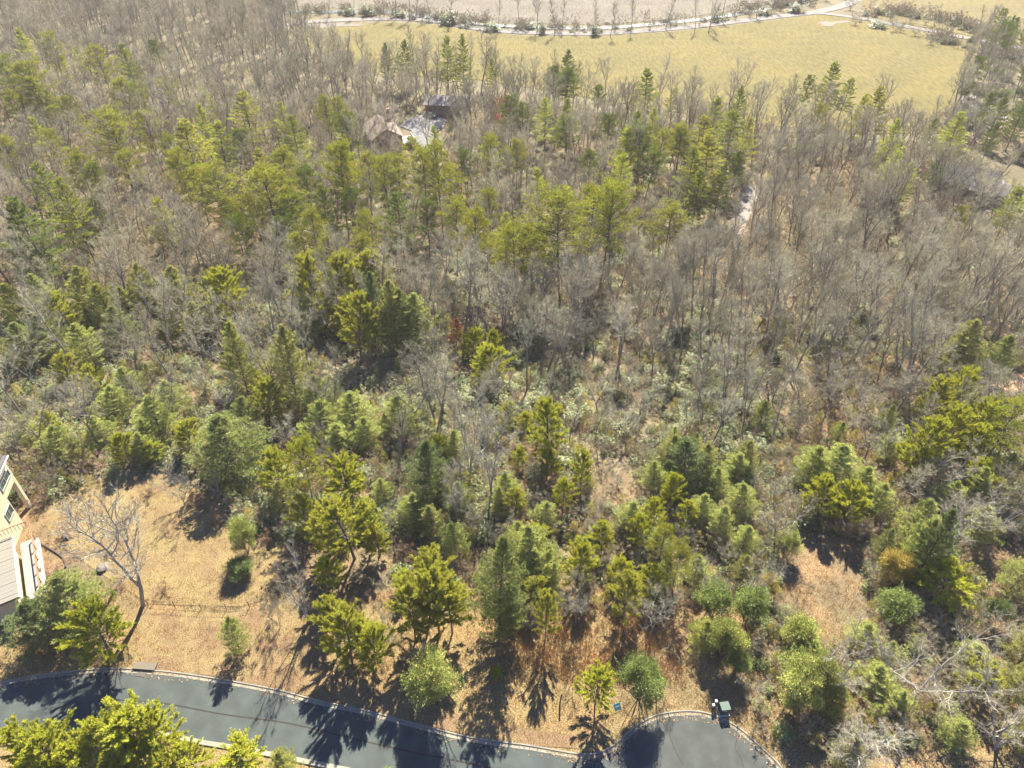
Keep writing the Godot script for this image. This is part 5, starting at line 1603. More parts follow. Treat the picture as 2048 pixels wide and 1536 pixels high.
	grow(2, 0, "y", 20.5, -41.8, 5.0, 1.57, 1.5, "yellow green soft young conifer down and left of the bushes above the turning")
	grow(4, 0, "l", 28.2, -35.7, 7.5, 1.30, 0.5, "large pale green bush right of the turning circle, left half")
	grow(4, 1, "v", 30.5, -36.5, 6.5, 0.83, 2.2, "darker right half neighbour of the large pale bush by the turning")
	grow(4, 1, "l", 30.5, -41.8, 5.0, 1.08, 5.6, "pale leafy evergreen bush down and left of the bare slope")
	grow(2, 0, "y", 31.6, -34.7, 5.5, 1.35, 5.9, "yellow green soft young conifer down and right of the pale bush right of the turning")
	grow(2, 0, "p", 30.8, -39.5, 4.5, 1.74, 4.0, "pale soft young conifer above the pale bush right of the turning")
	grow(4, 1, "o", 43.6, -49.7, 5.5, 0.99, 3.6, "olive brown rounded bush on the bare slope")
	grow(4, 1, "g", 42.2, -45.4, 4.2, 1.42, 0.3, "leafy evergreen bush below the olive bush")
	grow(3, 1, "y", 48.7, -47.4, 6.5, 1.57, 1.6, "bright spreading pine right of the bare slope")
	grow(2, 0, "c", 47.0, -50.1, 13.0, 0.75, 0.9, "dark narrow pine beside the bare slope, lower right")
	grow(2, 0, "p", 46.4, -51.5, 10.0, 0.98, 2.7, "pale soft young conifer left of the dark pine beside the slope")
	grow(4, 1, "c", 52.8, -44.5, 4.0, 1.02, 5.9, "dark leafy evergreen bush down and right of the bright spreading pine")
	grow(2, 0, "a", 30.9, -29.4, 6.0, 1.14, 1.4, "green soft young conifer down and right of the pale bush right of the turning")
	grow(2, 0, "p", 37.5, -41.8, 4.0, 1.90, 4.6, "pale soft young conifer up and right of the leaning pale tree")
	grow(2, 0, "a", 49.8, -35.7, 7.0, 1.26, 4.5, "green soft young conifer nearest right of the spreading pale tree")
	grow(2, 0, "a", 53.2, -39.5, 7.0, 1.40, 3.7, "second nearest green soft young conifer right of the spreading pale tree")
	grow(2, 0, "p", 37.8, -34.7, 4.0, 1.90, 2.3, "pale soft young conifer down and left of the spreading pale tree")
	grow(2, 0, "p", 36.6, -36.7, 4.5, 1.90, 4.9, "pale soft young conifer down and right of the leaning pale tree")
	grow(4, 1, "g", 23.3, -38.9, 3.5, 1.16, 5.7, "leafy evergreen bush above the green utility box")
	grow(2, 0, "y", 48.4, -31.2, 6.0, 1.31, 6.1, "yellow green soft young conifer above the bottom right corner")
	grow(2, 0, "p", 57.4, -48.7, 7.0, 1.40, 1.3, "pale soft young conifer down and right of the mixed wood lower right")
	grow(2, 0, "p", 47.7, -39.5, 4.0, 1.90, 2.9, "pale soft young conifer right of the spreading pale tree")
	grow(2, 0, "p", 42.4, -31.7, 4.0, 1.90, 1.5, "pale soft young conifer up and left of the bottom right corner")
	grow(4, 1, "l", 33.0, -53.7, 4.2, 1.10, 4.9, "pale leafy evergreen bush below the wide grey tree")
	grow(4, 1, "o", 29.1, -48.4, 3.0, 1.13, 1.4, "leafy evergreen bush up and right of the bushes above the turning")
	grow(2, 0, "a", 26.6, -50.1, 5.0, 1.18, 5.6, "green soft young conifer above the bushes above the turning")
	grow(3, 2, "y", -35.5, -30.5, 8.5, 1.66, 4.4, "largest golden pine crown at the bottom left, nearest the camera")
	grow(3, 0, "y", -41.2, -28.3, 7.6, 1.38, 1.6, "golden pine crown in the bottom left corner")
	grow(3, 1, "y", -38.6, -28.7, 6.3, 1.19, 2.3, "yellow green small tufted pine nearest down and left of the near pine")
	grow(3, 0, "y", -32.5, -29.9, 7.7, 1.05, 2.1, "yellow green small tufted pine right of the near pine")
	grow(3, 1, "y", -37.9, -30.2, 7.2, 1.04, 4.0, "yellow green small tufted pine nearest left of the near pine")
	grow(3, 1, "y", -33.9, -28.9, 6.3, 1.14, 2.1, "yellow green small tufted pine nearest down and right of the near pine")
	grow(3, 1, "y", -42.3, -27.8, 5.4, 1.38, 2.4, "third nearest yellow green small tufted pine down and left of the near pine")
	grow(3, 1, "y", -36.2, -26.5, 5.4, 1.38, 3.1, "yellow green small tufted pine below the near pine")
	grow(3, 0, "y", -44.2, -29.6, 7.2, 0.98, 2.6, "second nearest yellow green small tufted pine left of the near pine")
	grow(3, 1, "y", -40.1, -27.8, 5.4, 1.27, 1.2, "second nearest yellow green small tufted pine down and left of the near pine")
	grow(3, 1, "a", -34.8, -27.8, 5.4, 1.27, 1.5, "green small tufted pine below the near pine")
	grow(3, 1, "y", -31.9, -27.8, 5.0, 1.27, 4.7, "second nearest yellow green small tufted pine down and right of the near pine")
	grow(3, 1, "y", -29.4, -28.9, 4.8, 1.34, 2.0, "loose golden pine crown at the bottom, between two larger ones")
	grow(3, 1, "y", -25.3, -28.7, 4.4, 1.70, 5.1, "compact golden pine crown at the bottom edge beside the kerb")
	grow(2, 0, "y", -21.0, -28.6, 4.4, 1.41, 6.0, "narrow feathery pine top at the bottom edge beside the kerb")
	grow(2, 0, "p", -11.1, -27.4, 3.6, 1.29, 0.7, "low pale soft young conifer below the oval bush")
	grow(7, 0, "w", -41.8, -46.6, 22.0, 1.12, 4.8, "big pale leafless tree with forked trunk at the lawn fence")
	grow(7, 1, "w", -22.6, -44.8, 13.0, 0.80, 4.6, "slender pale leafless tree casting long thin shadows over the road")
	grow(8, 0, "w", -25.5, -43.9, 6.0, 0.56, 1.2, "second nearest twiggy leafless shrub down and left of the slender bare tree by the verge")
	grow(8, 1, "w", -26.7, -45.1, 5.0, 0.60, 4.2, "twiggy leafless shrub nearest down and left of the slender bare tree by the verge")
	grow(6, 1, "k", 7.0, -43.9, 9.0, 0.80, 6.0, "leafless tree with a straight dark stem on the dry slope")
	grow(6, 2, "k", 14.8, -42.2, 10.0, 0.95, 3.2, "low forked leafless tree behind the turning circle")
	grow(8, 0, "w", 2.0, -43.4, 6.0, 0.74, 6.2, "twiggy leafless shrub left of the thin pine on a bare stem")
	grow(7, 1, "w", 31.7, -36.5, 12.0, 1.16, 4.4, "leaning pale leafless tree on the bare slope, lower right")
	grow(7, 2, "w", 40.7, -35.7, 14.0, 1.01, 5.8, "wide spreading pale leafless tree with heavy limbs, lower right")
	grow(7, 0, "w", 51.0, -52.2, 13.0, 1.31, 0.0, "pale leafless tree up and left of the mixed wood lower right")
	grow(6, 0, "k", 27.7, -48.0, 7.0, 1.27, 3.3, "broad leafless tree above the bushes above the turning")
	grow(6, 1, "w", 22.0, -47.4, 7.0, 1.20, 3.4, "broad leafless tree up and left of the bushes above the turning")
	grow(6, 0, "w", 32.2, -56.1, 10.0, 1.27, 3.2, "wide grey leafless tree left of the bare slope")
	grow(7, 1, "w", -38.3, -62.8, 5.0, 1.18, 4.8, "pale leafless tree below the broad dense pine")
	grow(7, 2, "w", -42.5, -61.8, 8.0, 0.81, 4.8, "pale leafless tree down and left of the broad dense pine")
	grow(7, 0, "w", -2.5, -61.9, 18.0, 0.94, 6.2, "white barked leafless tree rising from the young pines, centre")
	grow(7, 1, "w", -5.7, -66.6, 17.0, 0.82, 0.8, "tall pale leafless tree up and left of the white-barked tree")
	grow(7, 0, "w", -6.6, -58.4, 13.0, 0.87, 1.0, "pale leafless tree down and right of the dark green pine in the lower middle")
	grow(7, 1, "w", 56.2, -62.8, 10.0, 1.56, 3.9, "pale leafless tree down and right of the yellow pines on the right")
	grow(7, 2, "w", 58.0, -56.4, 11.0, 0.89, 0.2, "pale leafless tree up and right of the mixed wood lower right")
	grow(7, 0, "w", 31.4, -28.1, 9.0, 1.89, 0.1, "pale twiggy tree top at the bottom right edge")
	grow(7, 1, "w", 46.2, -30.8, 10.0, 1.56, 2.0, "pale leafless tree above the bottom right corner")
	grow(6, 1, "w", 54.6, -66.6, 8.0, 1.35, 5.9, "broad leafless tree down and right of the yellow pines on the right")
	grow(6, 2, "k", -58.4, -72.8, 14.0, 0.97, 5.9, "broad leafless tree down and right of the brushy left wood")
	grow(6, 0, "k", -65.1, -70.7, 15.0, 1.02, 0.2, "dark trunked leafless tree behind the house at left")
	grow(6, 1, "k", -50.3, -76.9, 13.0, 0.83, 5.0, "broad leafless tree down and right of the grey spreading tree")
	grow(6, 0, "w", -61.2, -91.2, 12.0, 1.27, 0.7, "grey spreading leafless tree among dense brown brush, left")
	grow(6, 1, "w", -26.5, -80.2, 14.0, 0.94, 5.7, "broad leafless tree down and right of the greener twin pine")
	grow(6, 2, "w", -46.5, -103.4, 12.0, 1.14, 0.6, "broad leafless tree above the tall pale-tipped pine")
	grow(6, 0, "w", -14.1, -78.0, 16.0, 0.95, 3.5, "broad leafless tree below the soft pale pine")
	grow(5, 3, "w", -11.6, -79.3, 17.0, 1.06, 5.9, "tall slim leafless tree down and left of the dead rust-brown fir")
	grow(6, 1, "k", 110.9, -169.7, 17.0, 0.92, 0.3, "large dark limbed leafless tree over the house at right")
	grow(7, 0, "w", -93.9, -145.0, 14.0, 1.21, 6.0, "pale leafless tree down and right of the leaning layered pine")
	grow(10, 0, "n", -2.1, -223.2, 13.0, 1.00, 1.5, "russet brown tree still holding dry leaves, near the pasture")

func grow_3() -> void:
	grow(10, 0, "n", -4.3, -215.9, 9.0, 1.44, 2.3, "brown russet leaved tree down and left of the russet tree")
	grow(8, 0, "n", -60.6, -61.6, 3.0, 1.48, 1.7, "brown twiggy leafless shrub up and right of the cream house")
	grow(8, 1, "n", -55.4, -56.4, 2.2, 1.82, 0.5, "brown twiggy leafless shrub left of the pale lawn tree")
	grow(8, 0, "n", -54.1, -51.5, 2.0, 1.90, 4.0, "brown twiggy leafless shrub up and left of the big soft pine by the house")
	grow(7, 2, "w", -36.0, -28.1, 6.6, 0.91, 2.8, "pale bare twigs poking from the golden pine at bottom left")
	grow(8, 1, "n", -41.7, -62.3, 2.4, 1.67, 2.8, "second nearest brown twiggy leafless shrub up and left of the slender evergreen on the lawn")
	grow(8, 0, "n", -37.6, -58.9, 2.2, 1.77, 5.4, "brown twiggy leafless shrub nearest up and left of the slender evergreen on the lawn")
	grow(8, 0, "n", -30.4, -54.5, 2.6, 1.71, 0.8, "brown twiggy leafless shrub down and right of the slender evergreen on the lawn")
	grow(8, 1, "n", -48.0, -64.1, 2.2, 1.82, 2.2, "brown twiggy leafless shrub up and right of the pale lawn tree")
	grow(8, 0, "n", -43.0, -57.2, 1.2, 1.90, 3.7, "brown twiggy leafless shrub right of the pale lawn tree")
	grow(8, 1, "n", -55.1, -62.4, 1.4, 1.90, 2.7, "brown twiggy leafless shrub above the pale lawn tree")
	grow(8, 0, "n", -27.1, -50.1, 2.4, 1.62, 2.6, "brown twiggy leafless shrub left of the slender bare tree by the verge")
	grow(8, 0, "n", -25.5, -53.0, 3.0, 1.48, 3.7, "brown twiggy leafless shrub above the slender bare tree by the verge")
	grow(8, 1, "n", -52.8, -53.7, 1.1, 1.90, 3.5, "brown twiggy leafless shrub down and left of the pale lawn tree")
	grow(8, 0, "n", -45.4, -49.0, 1.6, 1.90, 0.7, "brown twiggy leafless shrub right of the big soft pine by the house")
	grow(8, 1, "n", -40.0, -48.7, 1.5, 1.90, 2.8, "brown twiggy leafless shrub up and left of the wood rail fence")
	grow(0, 0, "a", -101.2, -161.9, 17.0, 0.94, 5.6, "tall green round headed pine up and right of the leaning layered pine")
	grow(1, 1, "p", -125.7, -188.0, 16.0, 1.04, 3.6, "pale tiered pine below the big pine clump at the left edge")
	grow(0, 0, "c", -95.1, -155.3, 16.0, 0.94, 4.6, "dark round headed pine right of the leaning layered pine")
	grow(0, 0, "a", -91.4, -165.1, 15.0, 0.94, 1.7, "green round headed pine down and right of the wide flat-topped pine")
	grow(1, 2, "a", -72.2, -135.7, 17.0, 1.04, 0.1, "tall green tiered pine above the broad soft pine")
	grow(0, 2, "c", -89.3, -141.3, 14.0, 0.98, 5.1, "dark round headed pine down and right of the leaning layered pine")
	grow(0, 1, "c", -53.4, -129.2, 15.0, 0.95, 1.4, "dark round headed pine down and left of the big bright pine clump")
	grow(0, 0, "c", -46.6, -132.1, 14.0, 0.94, 3.3, "dark round headed pine down and right of the big bright pine clump")
	grow(1, 0, "b", -40.4, -143.2, 17.0, 0.95, 1.0, "tall deep green tiered pine down and left of the tall yellow-green pine")
	grow(0, 0, "a", -40.3, -132.0, 15.0, 0.94, 4.7, "green round headed pine down and right of the big bright pine clump")
	grow(0, 2, "c", -34.1, -141.9, 16.0, 0.98, 5.3, "dark round headed pine below the tall yellow-green pine with a long clear trunk")
	grow(0, 2, "a", -28.7, -133.7, 15.0, 0.98, 0.1, "green round headed pine left of the dark conical pine")
	grow(0, 1, "c", -18.3, -140.4, 14.0, 0.95, 5.5, "dark round headed pine right of the dark conical pine")
	grow(0, 0, "c", -68.5, -176.1, 16.0, 0.94, 3.8, "dark round headed pine below the broad tiered pine")
	grow(1, 1, "a", -59.9, -166.9, 16.0, 1.04, 4.6, "green tiered pine above the big bright pine clump")
	grow(0, 0, "c", -46.3, -154.3, 16.0, 0.94, 1.3, "dark round headed pine left of the tall yellow-green pine with a long clear trunk")
	grow(0, 1, "b", -85.9, -175.4, 15.0, 0.95, 5.4, "deep green round headed pine left of the broad feathery pine")
	grow(0, 2, "y", -60.4, -142.5, 14.0, 0.98, 1.2, "yellow green round headed pine down and right of the round-headed pine")
	grow(1, 0, "p", -20.3, -188.1, 13.0, 0.95, 4.8, "pale tiered pine down and right of the driveway clearing")
	grow(0, 1, "c", -11.3, -168.3, 14.0, 0.95, 3.0, "dark round headed pine left of the grey wood above centre")
	grow(1, 1, "p", 6.4, -156.9, 15.0, 1.04, 3.2, "pale tiered pine down and right of the grey wood above centre")
	grow(0, 0, "c", 18.7, -167.8, 14.0, 0.94, 2.1, "dark round headed pine down and left of the small round dark pine")
	grow(1, 2, "p", 24.7, -159.9, 17.0, 1.04, 5.8, "tall pale tiered pine below the small round dark pine")
	grow(1, 0, "c", 49.1, -159.6, 15.0, 0.95, 1.0, "dark tiered pine up and left of the pale track")
	grow(1, 1, "b", 42.2, -152.9, 17.0, 1.04, 2.4, "tall deep green tiered pine up and right of the round green pine on the right")
	grow(1, 0, "a", 62.0, -187.8, 16.0, 0.95, 3.4, "green tiered pine right of the tall dark pine group")
	grow(0, 0, "c", 27.1, -227.6, 12.0, 0.94, 0.9, "dark round headed pine above the small round dark pine")
	grow(1, 1, "a", 49.4, -224.4, 13.0, 1.04, 1.1, "green tiered pine right of the conical pine")
	grow(0, 0, "c", -131.1, -278.2, 13.0, 0.94, 4.0, "dark round headed pine up and right of the tallest pine of the upper left wood")
	grow(1, 2, "a", -149.0, -250.1, 15.0, 1.04, 2.1, "green tiered pine up and right of the big pine clump at the left edge")
	grow(0, 2, "a", -143.2, -210.2, 16.0, 0.98, 0.7, "green round headed pine down and left of the big pine clump at the left edge")
	grow(0, 1, "a", -118.7, -180.9, 15.0, 0.95, 0.4, "green round headed pine above the leaning layered pine")
	grow(1, 0, "p", -64.2, -202.2, 15.0, 0.95, 5.8, "pale tiered pine right of the broad tiered pine")
	grow(0, 0, "a", -29.2, -123.8, 13.0, 0.94, 5.3, "green round headed pine above the tall dark pine in the middle")
	grow(0, 0, "a", -36.0, -124.2, 13.0, 0.94, 5.0, "second nearest green round headed pine above left of the tall dark pine in the middle")
	grow(0, 2, "y", -42.7, -127.0, 12.0, 0.98, 4.8, "yellow green round headed pine down and right of the big bright pine clump")
	grow(1, 1, "p", 94.6, -162.7, 14.0, 1.04, 2.1, "pale tiered pine up and right of the grey wood on the right")
	grow(1, 0, "c", 108.9, -175.8, 12.0, 0.95, 1.6, "dark tiered pine left of the tree over the right house")
	grow(1, 1, "c", 140.6, -215.1, 14.6, 0.97, 2.3, "dark tiered pine nearest down and right of the upper right lane")
	grow(4, 1, "c", 142.7, -226.9, 5.3, 1.42, 3.0, "dark leafy evergreen bush below the upper right lane")
	grow(4, 1, "c", 143.9, -196.4, 4.2, 1.36, 2.1, "dark leafy evergreen bush up and right of the house at the right edge")
	grow(4, 0, "c", 158.5, -254.5, 6.5, 1.14, 2.7, "dark leafy evergreen bush nearest above the upper right lane")
	grow(5, 2, "k", 151.1, -231.8, 16.8, 0.93, 5.7, "tall slim leafless tree nearest up and right of the upper right lane")
	grow(1, 2, "c", 194.1, -300.9, 14.0, 1.18, 5.8, "dark tiered pine nearest up and right of the upper right lane")
	grow(0, 2, "c", 203.4, -323.4, 14.2, 1.04, 4.9, "second nearest dark round headed pine up and right of the upper right lane")
	grow(1, 0, "c", 207.4, -323.8, 12.2, 0.93, 3.5, "third nearest dark tiered pine up and right of the upper right lane")
	grow(1, 1, "c", 152.8, -214.2, 15.3, 0.95, 5.5, "dark tiered pine right of the upper right lane")
	grow(4, 1, "c", 166.6, -255.7, 4.5, 1.23, 4.4, "second nearest dark leafy evergreen bush up and right of the upper right lane")
	grow(5, 1, "k", 207.8, -337.7, 14.7, 0.86, 5.7, "second nearest slim leafless tree above the upper right lane")
	grow(1, 0, "c", 179.7, -261.6, 16.8, 0.85, 1.2, "tall dark tiered pine up and right of the upper right lane")
	grow(0, 1, "c", 184.2, -290.0, 16.8, 1.16, 2.6, "tall dark round headed pine up and right of the upper right lane")
	grow(4, 1, "c", 161.6, -230.6, 5.3, 1.45, 0.8, "third nearest dark leafy evergreen bush right of the upper right lane")
	grow(4, 1, "c", 173.8, -251.8, 4.5, 1.14, 2.2, "fourth nearest dark leafy evergreen bush right of the upper right lane")
	grow(1, 1, "c", 140.2, -208.6, 15.3, 1.08, 1.0, "second nearest dark tiered pine down and right of the upper right lane")
	grow(1, 2, "c", 201.4, -310.5, 14.3, 1.02, 2.3, "second nearest dark tiered pine up and right of the upper right lane")
	grow(4, 1, "c", 164.3, -244.2, 6.0, 1.28, 3.7, "second nearest dark leafy evergreen bush right of the upper right lane")
	grow(5, 0, "k", 164.1, -254.5, 17.2, 0.94, 1.4, "second nearest tall slim leafless tree up and right of the upper right lane")
	grow(5, 0, "k", 203.5, -336.3, 14.1, 1.11, 0.2, "slim leafless tree nearest above the upper right lane")
	grow(4, 1, "c", 164.8, -251.2, 4.6, 1.46, 4.5, "dark leafy evergreen bush nearest right of the upper right lane")
	grow(0, 0, "c", 155.0, -250.9, 14.6, 1.10, 2.1, "dark round headed pine above the upper right lane")
	grow(4, 0, "c", 153.1, -248.8, 6.8, 1.20, 4.3, "dark leafy evergreen bush up and left of the upper right lane")
	grow(0, 0, "c", 199.8, -300.3, 12.0, 1.00, 3.1, "dark round headed pine nearest up and right of the upper right lane")
	grow(1, 0, "c", 145.6, -206.1, 17.6, 0.88, 5.5, "tall dark tiered pine right of the upper right lane")
	grow(4, 0, "c", 176.6, -272.0, 6.6, 1.27, 2.1, "third nearest dark leafy evergreen bush up and right of the upper right lane")
	grow(5, 3, "k", 200.5, -297.1, 13.8, 1.19, 5.7, "third nearest slim leafless tree up and right of the upper right lane")
	grow(1, 1, "c", 132.3, -194.9, 12.1, 0.86, 4.5, "dark tiered pine right of the pale fir")
	grow(4, 1, "c", 158.9, -249.8, 5.3, 1.43, 4.1, "dark leafy evergreen bush nearest up and right of the upper right lane")
	grow(4, 1, "c", 193.0, -322.2, 4.1, 1.27, 5.0, "second nearest dark leafy evergreen bush above the upper right lane")
	grow(5, 2, "k", 168.0, -260.6, 13.7, 0.87, 6.2, "slim leafless tree nearest up and right of the upper right lane")
	grow(5, 1, "k", 178.8, -283.7, 11.8, 1.04, 1.0, "second nearest slim leafless tree up and right of the upper right lane")
	grow(5, 0, "m", 49.4, -61.2, 10.9, 1.20, 3.0, "slim leafless tree below the yellow pines on the right")
	grow(5, 0, "m", 65.0, -61.2, 10.9, 0.90, 5.6, "slim leafless tree down and right of the yellow pine at the right edge")
	grow(5, 3, "k", 70.3, -63.4, 12.4, 0.88, 4.7, "second nearest slim leafless tree right of the yellow pine at the right edge")
	grow(5, 2, "w", 67.9, -65.3, 12.4, 0.91, 0.1, "slim leafless tree nearest right of the yellow pine at the right edge")
	grow(6, 0, "w", -25.5, -66.5, 11.1, 0.90, 4.9, "broad leafless tree up and right of the round-topped pine by the lawn")
	grow(6, 1, "m", -74.5, -68.9, 9.4, 1.06, 0.7, "broad leafless tree down and left of the dark-trunked tree behind the house")
	grow(6, 2, "k", 48.1, -68.6, 10.5, 1.15, 4.4, "broad leafless tree up and right of the pale hemlock")
	grow(5, 1, "m", -67.0, -68.3, 9.7, 1.17, 3.6, "slim leafless tree down and left of the dark-trunked tree behind the house")
	grow(5, 0, "w", -15.6, -70.4, 12.7, 1.06, 3.7, "slim leafless tree up and left of the dark green pine in the lower middle")
	grow(6, 0, "k", 67.5, -70.2, 11.0, 1.15, 0.6, "broad leafless tree up and right of the yellow pine at the right edge")
	grow(6, 1, "m", -33.0, -72.5, 8.1, 1.17, 4.7, "broad leafless tree up and left of the round-topped pine by the lawn")
	grow(5, 0, "m", 73.1, -73.9, 13.6, 1.10, 3.6, "slim leafless tree nearest right of the sandy opening at the right edge")
	grow(5, 3, "w", 37.3, -73.7, 11.2, 1.17, 4.2, "slim leafless tree up and left of the pale hemlock")
	grow(6, 0, "w", -40.4, -73.3, 8.5, 0.97, 2.8, "broad leafless tree above the broad dense pine")
	grow(5, 2, "m", 62.7, -74.2, 11.6, 0.96, 0.0, "second nearest slim leafless tree down and left of the sandy opening at the right edge")
	grow(5, 1, "k", 69.5, -73.9, 12.1, 1.07, 3.6, "slim leafless tree down and right of the sandy opening at the right edge")
	grow(6, 1, "m", 16.4, -74.2, 9.7, 1.13, 4.9, "second nearest broad leafless tree down and left of the thicket lower centre")
	grow(6, 2, "m", -4.3, -72.5, 8.8, 0.90, 0.7, "broad leafless tree up and left of the white-barked tree")
	grow(5, 0, "m", 8.2, -73.3, 9.8, 0.89, 4.8, "slim leafless tree nearest up and right of the bright slanting pine")
	grow(5, 0, "w", -7.8, -72.4, 10.5, 0.88, 6.2, "slim leafless tree up and left of the white-barked tree")
	grow(5, 3, "m", 57.0, -72.9, 9.9, 0.95, 3.7, "slim leafless tree above the yellow pines on the right")
	grow(5, 2, "k", -11.1, -74.9, 13.6, 1.15, 5.9, "slim leafless tree above the dark green pine in the lower middle")
	grow(5, 1, "m", -61.7, -76.3, 10.9, 0.96, 3.8, "slim leafless tree down and right of the brushy left wood")
	grow(5, 0, "w", 12.0, -75.4, 9.8, 1.05, 3.5, "second nearest slim leafless tree up and right of the bright slanting pine")
	grow(6, 0, "w", 41.3, -75.3, 8.2, 1.05, 6.2, "broad leafless tree nearest up and left of the pale hemlock")
	grow(6, 1, "m", -6.8, -76.2, 10.8, 1.00, 1.9, "broad leafless tree down and left of the shaded hollow in the centre")
	grow(6, 0, "m", 48.6, -76.2, 7.9, 1.14, 4.0, "broad leafless tree above the pale hemlock")
	grow(5, 0, "w", 5.9, -75.7, 10.6, 0.95, 5.6, "slim leafless tree above the bright slanting pine")
	grow(6, 1, "m", 25.3, -75.9, 8.6, 0.85, 2.9, "broad leafless tree above the blue-green hemlock")
	grow(5, 3, "m", 76.5, -76.6, 10.8, 0.95, 5.1, "second nearest slim leafless tree right of the sandy opening at the right edge")
	grow(5, 2, "m", -77.7, -76.8, 10.8, 1.08, 3.1, "slim leafless tree left of the dark-trunked tree behind the house")
	grow(6, 2, "m", 29.4, -75.2, 10.4, 1.05, 2.2, "broad leafless tree up and right of the blue-green hemlock")
	grow(5, 1, "k", 66.6, -75.3, 13.6, 1.11, 4.0, "slim leafless tree nearest down and left of the sandy opening at the right edge")
	grow(5, 0, "m", 34.1, -77.3, 12.5, 0.87, 0.2, "slim leafless tree nearest up and right of the blue-green hemlock")

func grow_4() -> void:
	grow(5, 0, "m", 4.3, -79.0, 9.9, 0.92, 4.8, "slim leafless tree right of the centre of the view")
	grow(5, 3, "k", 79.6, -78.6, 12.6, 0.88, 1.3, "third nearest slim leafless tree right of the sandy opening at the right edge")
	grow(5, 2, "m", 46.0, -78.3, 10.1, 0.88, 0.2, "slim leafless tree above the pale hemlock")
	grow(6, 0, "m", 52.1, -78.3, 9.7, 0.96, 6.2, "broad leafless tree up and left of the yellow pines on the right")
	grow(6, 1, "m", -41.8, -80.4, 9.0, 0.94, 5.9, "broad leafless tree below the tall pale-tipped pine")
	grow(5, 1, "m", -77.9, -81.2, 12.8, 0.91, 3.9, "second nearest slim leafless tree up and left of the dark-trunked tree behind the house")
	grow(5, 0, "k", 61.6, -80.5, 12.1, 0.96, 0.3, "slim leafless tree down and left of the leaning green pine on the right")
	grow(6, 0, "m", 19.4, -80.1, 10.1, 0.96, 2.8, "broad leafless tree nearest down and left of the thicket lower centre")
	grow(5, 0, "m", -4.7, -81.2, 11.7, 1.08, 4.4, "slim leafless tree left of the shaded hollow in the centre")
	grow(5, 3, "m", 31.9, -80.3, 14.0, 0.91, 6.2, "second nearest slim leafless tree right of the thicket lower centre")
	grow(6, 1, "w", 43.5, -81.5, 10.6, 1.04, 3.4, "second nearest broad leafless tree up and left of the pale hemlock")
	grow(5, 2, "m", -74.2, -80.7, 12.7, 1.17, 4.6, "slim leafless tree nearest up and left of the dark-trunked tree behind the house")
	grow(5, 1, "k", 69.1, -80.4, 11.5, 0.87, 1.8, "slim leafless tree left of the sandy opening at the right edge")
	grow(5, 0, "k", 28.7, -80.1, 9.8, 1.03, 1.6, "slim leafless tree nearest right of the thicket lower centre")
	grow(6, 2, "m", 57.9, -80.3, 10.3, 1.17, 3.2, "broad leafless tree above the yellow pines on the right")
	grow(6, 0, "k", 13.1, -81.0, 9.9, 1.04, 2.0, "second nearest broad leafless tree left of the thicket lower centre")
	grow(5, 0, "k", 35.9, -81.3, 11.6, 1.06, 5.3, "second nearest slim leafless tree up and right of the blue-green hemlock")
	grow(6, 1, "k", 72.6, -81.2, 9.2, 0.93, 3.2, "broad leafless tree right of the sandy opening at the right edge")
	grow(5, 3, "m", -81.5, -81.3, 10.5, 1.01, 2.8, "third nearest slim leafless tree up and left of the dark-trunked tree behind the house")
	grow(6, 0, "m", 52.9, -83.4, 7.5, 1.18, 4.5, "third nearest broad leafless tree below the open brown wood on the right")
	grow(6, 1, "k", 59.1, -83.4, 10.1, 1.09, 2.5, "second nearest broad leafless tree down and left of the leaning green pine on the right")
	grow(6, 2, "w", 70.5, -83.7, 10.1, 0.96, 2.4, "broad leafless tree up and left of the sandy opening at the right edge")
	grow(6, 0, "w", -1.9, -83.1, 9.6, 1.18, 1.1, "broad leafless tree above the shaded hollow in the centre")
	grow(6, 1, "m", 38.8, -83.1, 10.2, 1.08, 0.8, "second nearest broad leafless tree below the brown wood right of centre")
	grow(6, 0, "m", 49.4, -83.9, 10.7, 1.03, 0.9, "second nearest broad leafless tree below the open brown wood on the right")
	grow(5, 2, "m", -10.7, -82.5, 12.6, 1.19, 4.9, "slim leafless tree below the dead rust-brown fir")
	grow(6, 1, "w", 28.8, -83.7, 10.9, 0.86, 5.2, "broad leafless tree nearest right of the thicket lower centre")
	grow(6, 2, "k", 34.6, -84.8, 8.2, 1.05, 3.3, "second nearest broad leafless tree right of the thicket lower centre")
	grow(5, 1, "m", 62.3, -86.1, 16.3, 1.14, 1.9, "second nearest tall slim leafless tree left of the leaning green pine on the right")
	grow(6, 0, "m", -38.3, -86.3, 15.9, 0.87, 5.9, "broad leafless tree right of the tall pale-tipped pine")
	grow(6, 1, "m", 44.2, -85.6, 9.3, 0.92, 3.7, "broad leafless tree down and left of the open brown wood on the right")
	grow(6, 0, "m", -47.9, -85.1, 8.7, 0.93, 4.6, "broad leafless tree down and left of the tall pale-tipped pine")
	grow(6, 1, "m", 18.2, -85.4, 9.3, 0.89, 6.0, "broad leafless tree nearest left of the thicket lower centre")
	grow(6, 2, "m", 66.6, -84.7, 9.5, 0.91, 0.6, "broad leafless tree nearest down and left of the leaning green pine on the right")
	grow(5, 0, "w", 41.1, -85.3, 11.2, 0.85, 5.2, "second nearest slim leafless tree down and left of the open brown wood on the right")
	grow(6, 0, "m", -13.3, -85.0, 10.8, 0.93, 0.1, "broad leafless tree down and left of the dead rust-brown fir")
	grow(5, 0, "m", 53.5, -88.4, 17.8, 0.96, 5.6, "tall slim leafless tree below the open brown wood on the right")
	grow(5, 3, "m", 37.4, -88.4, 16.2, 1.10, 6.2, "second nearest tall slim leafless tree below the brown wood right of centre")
	grow(5, 2, "k", 2.4, -88.5, 15.2, 1.01, 1.0, "slim leafless tree up and right of the bright pine clump in the centre")
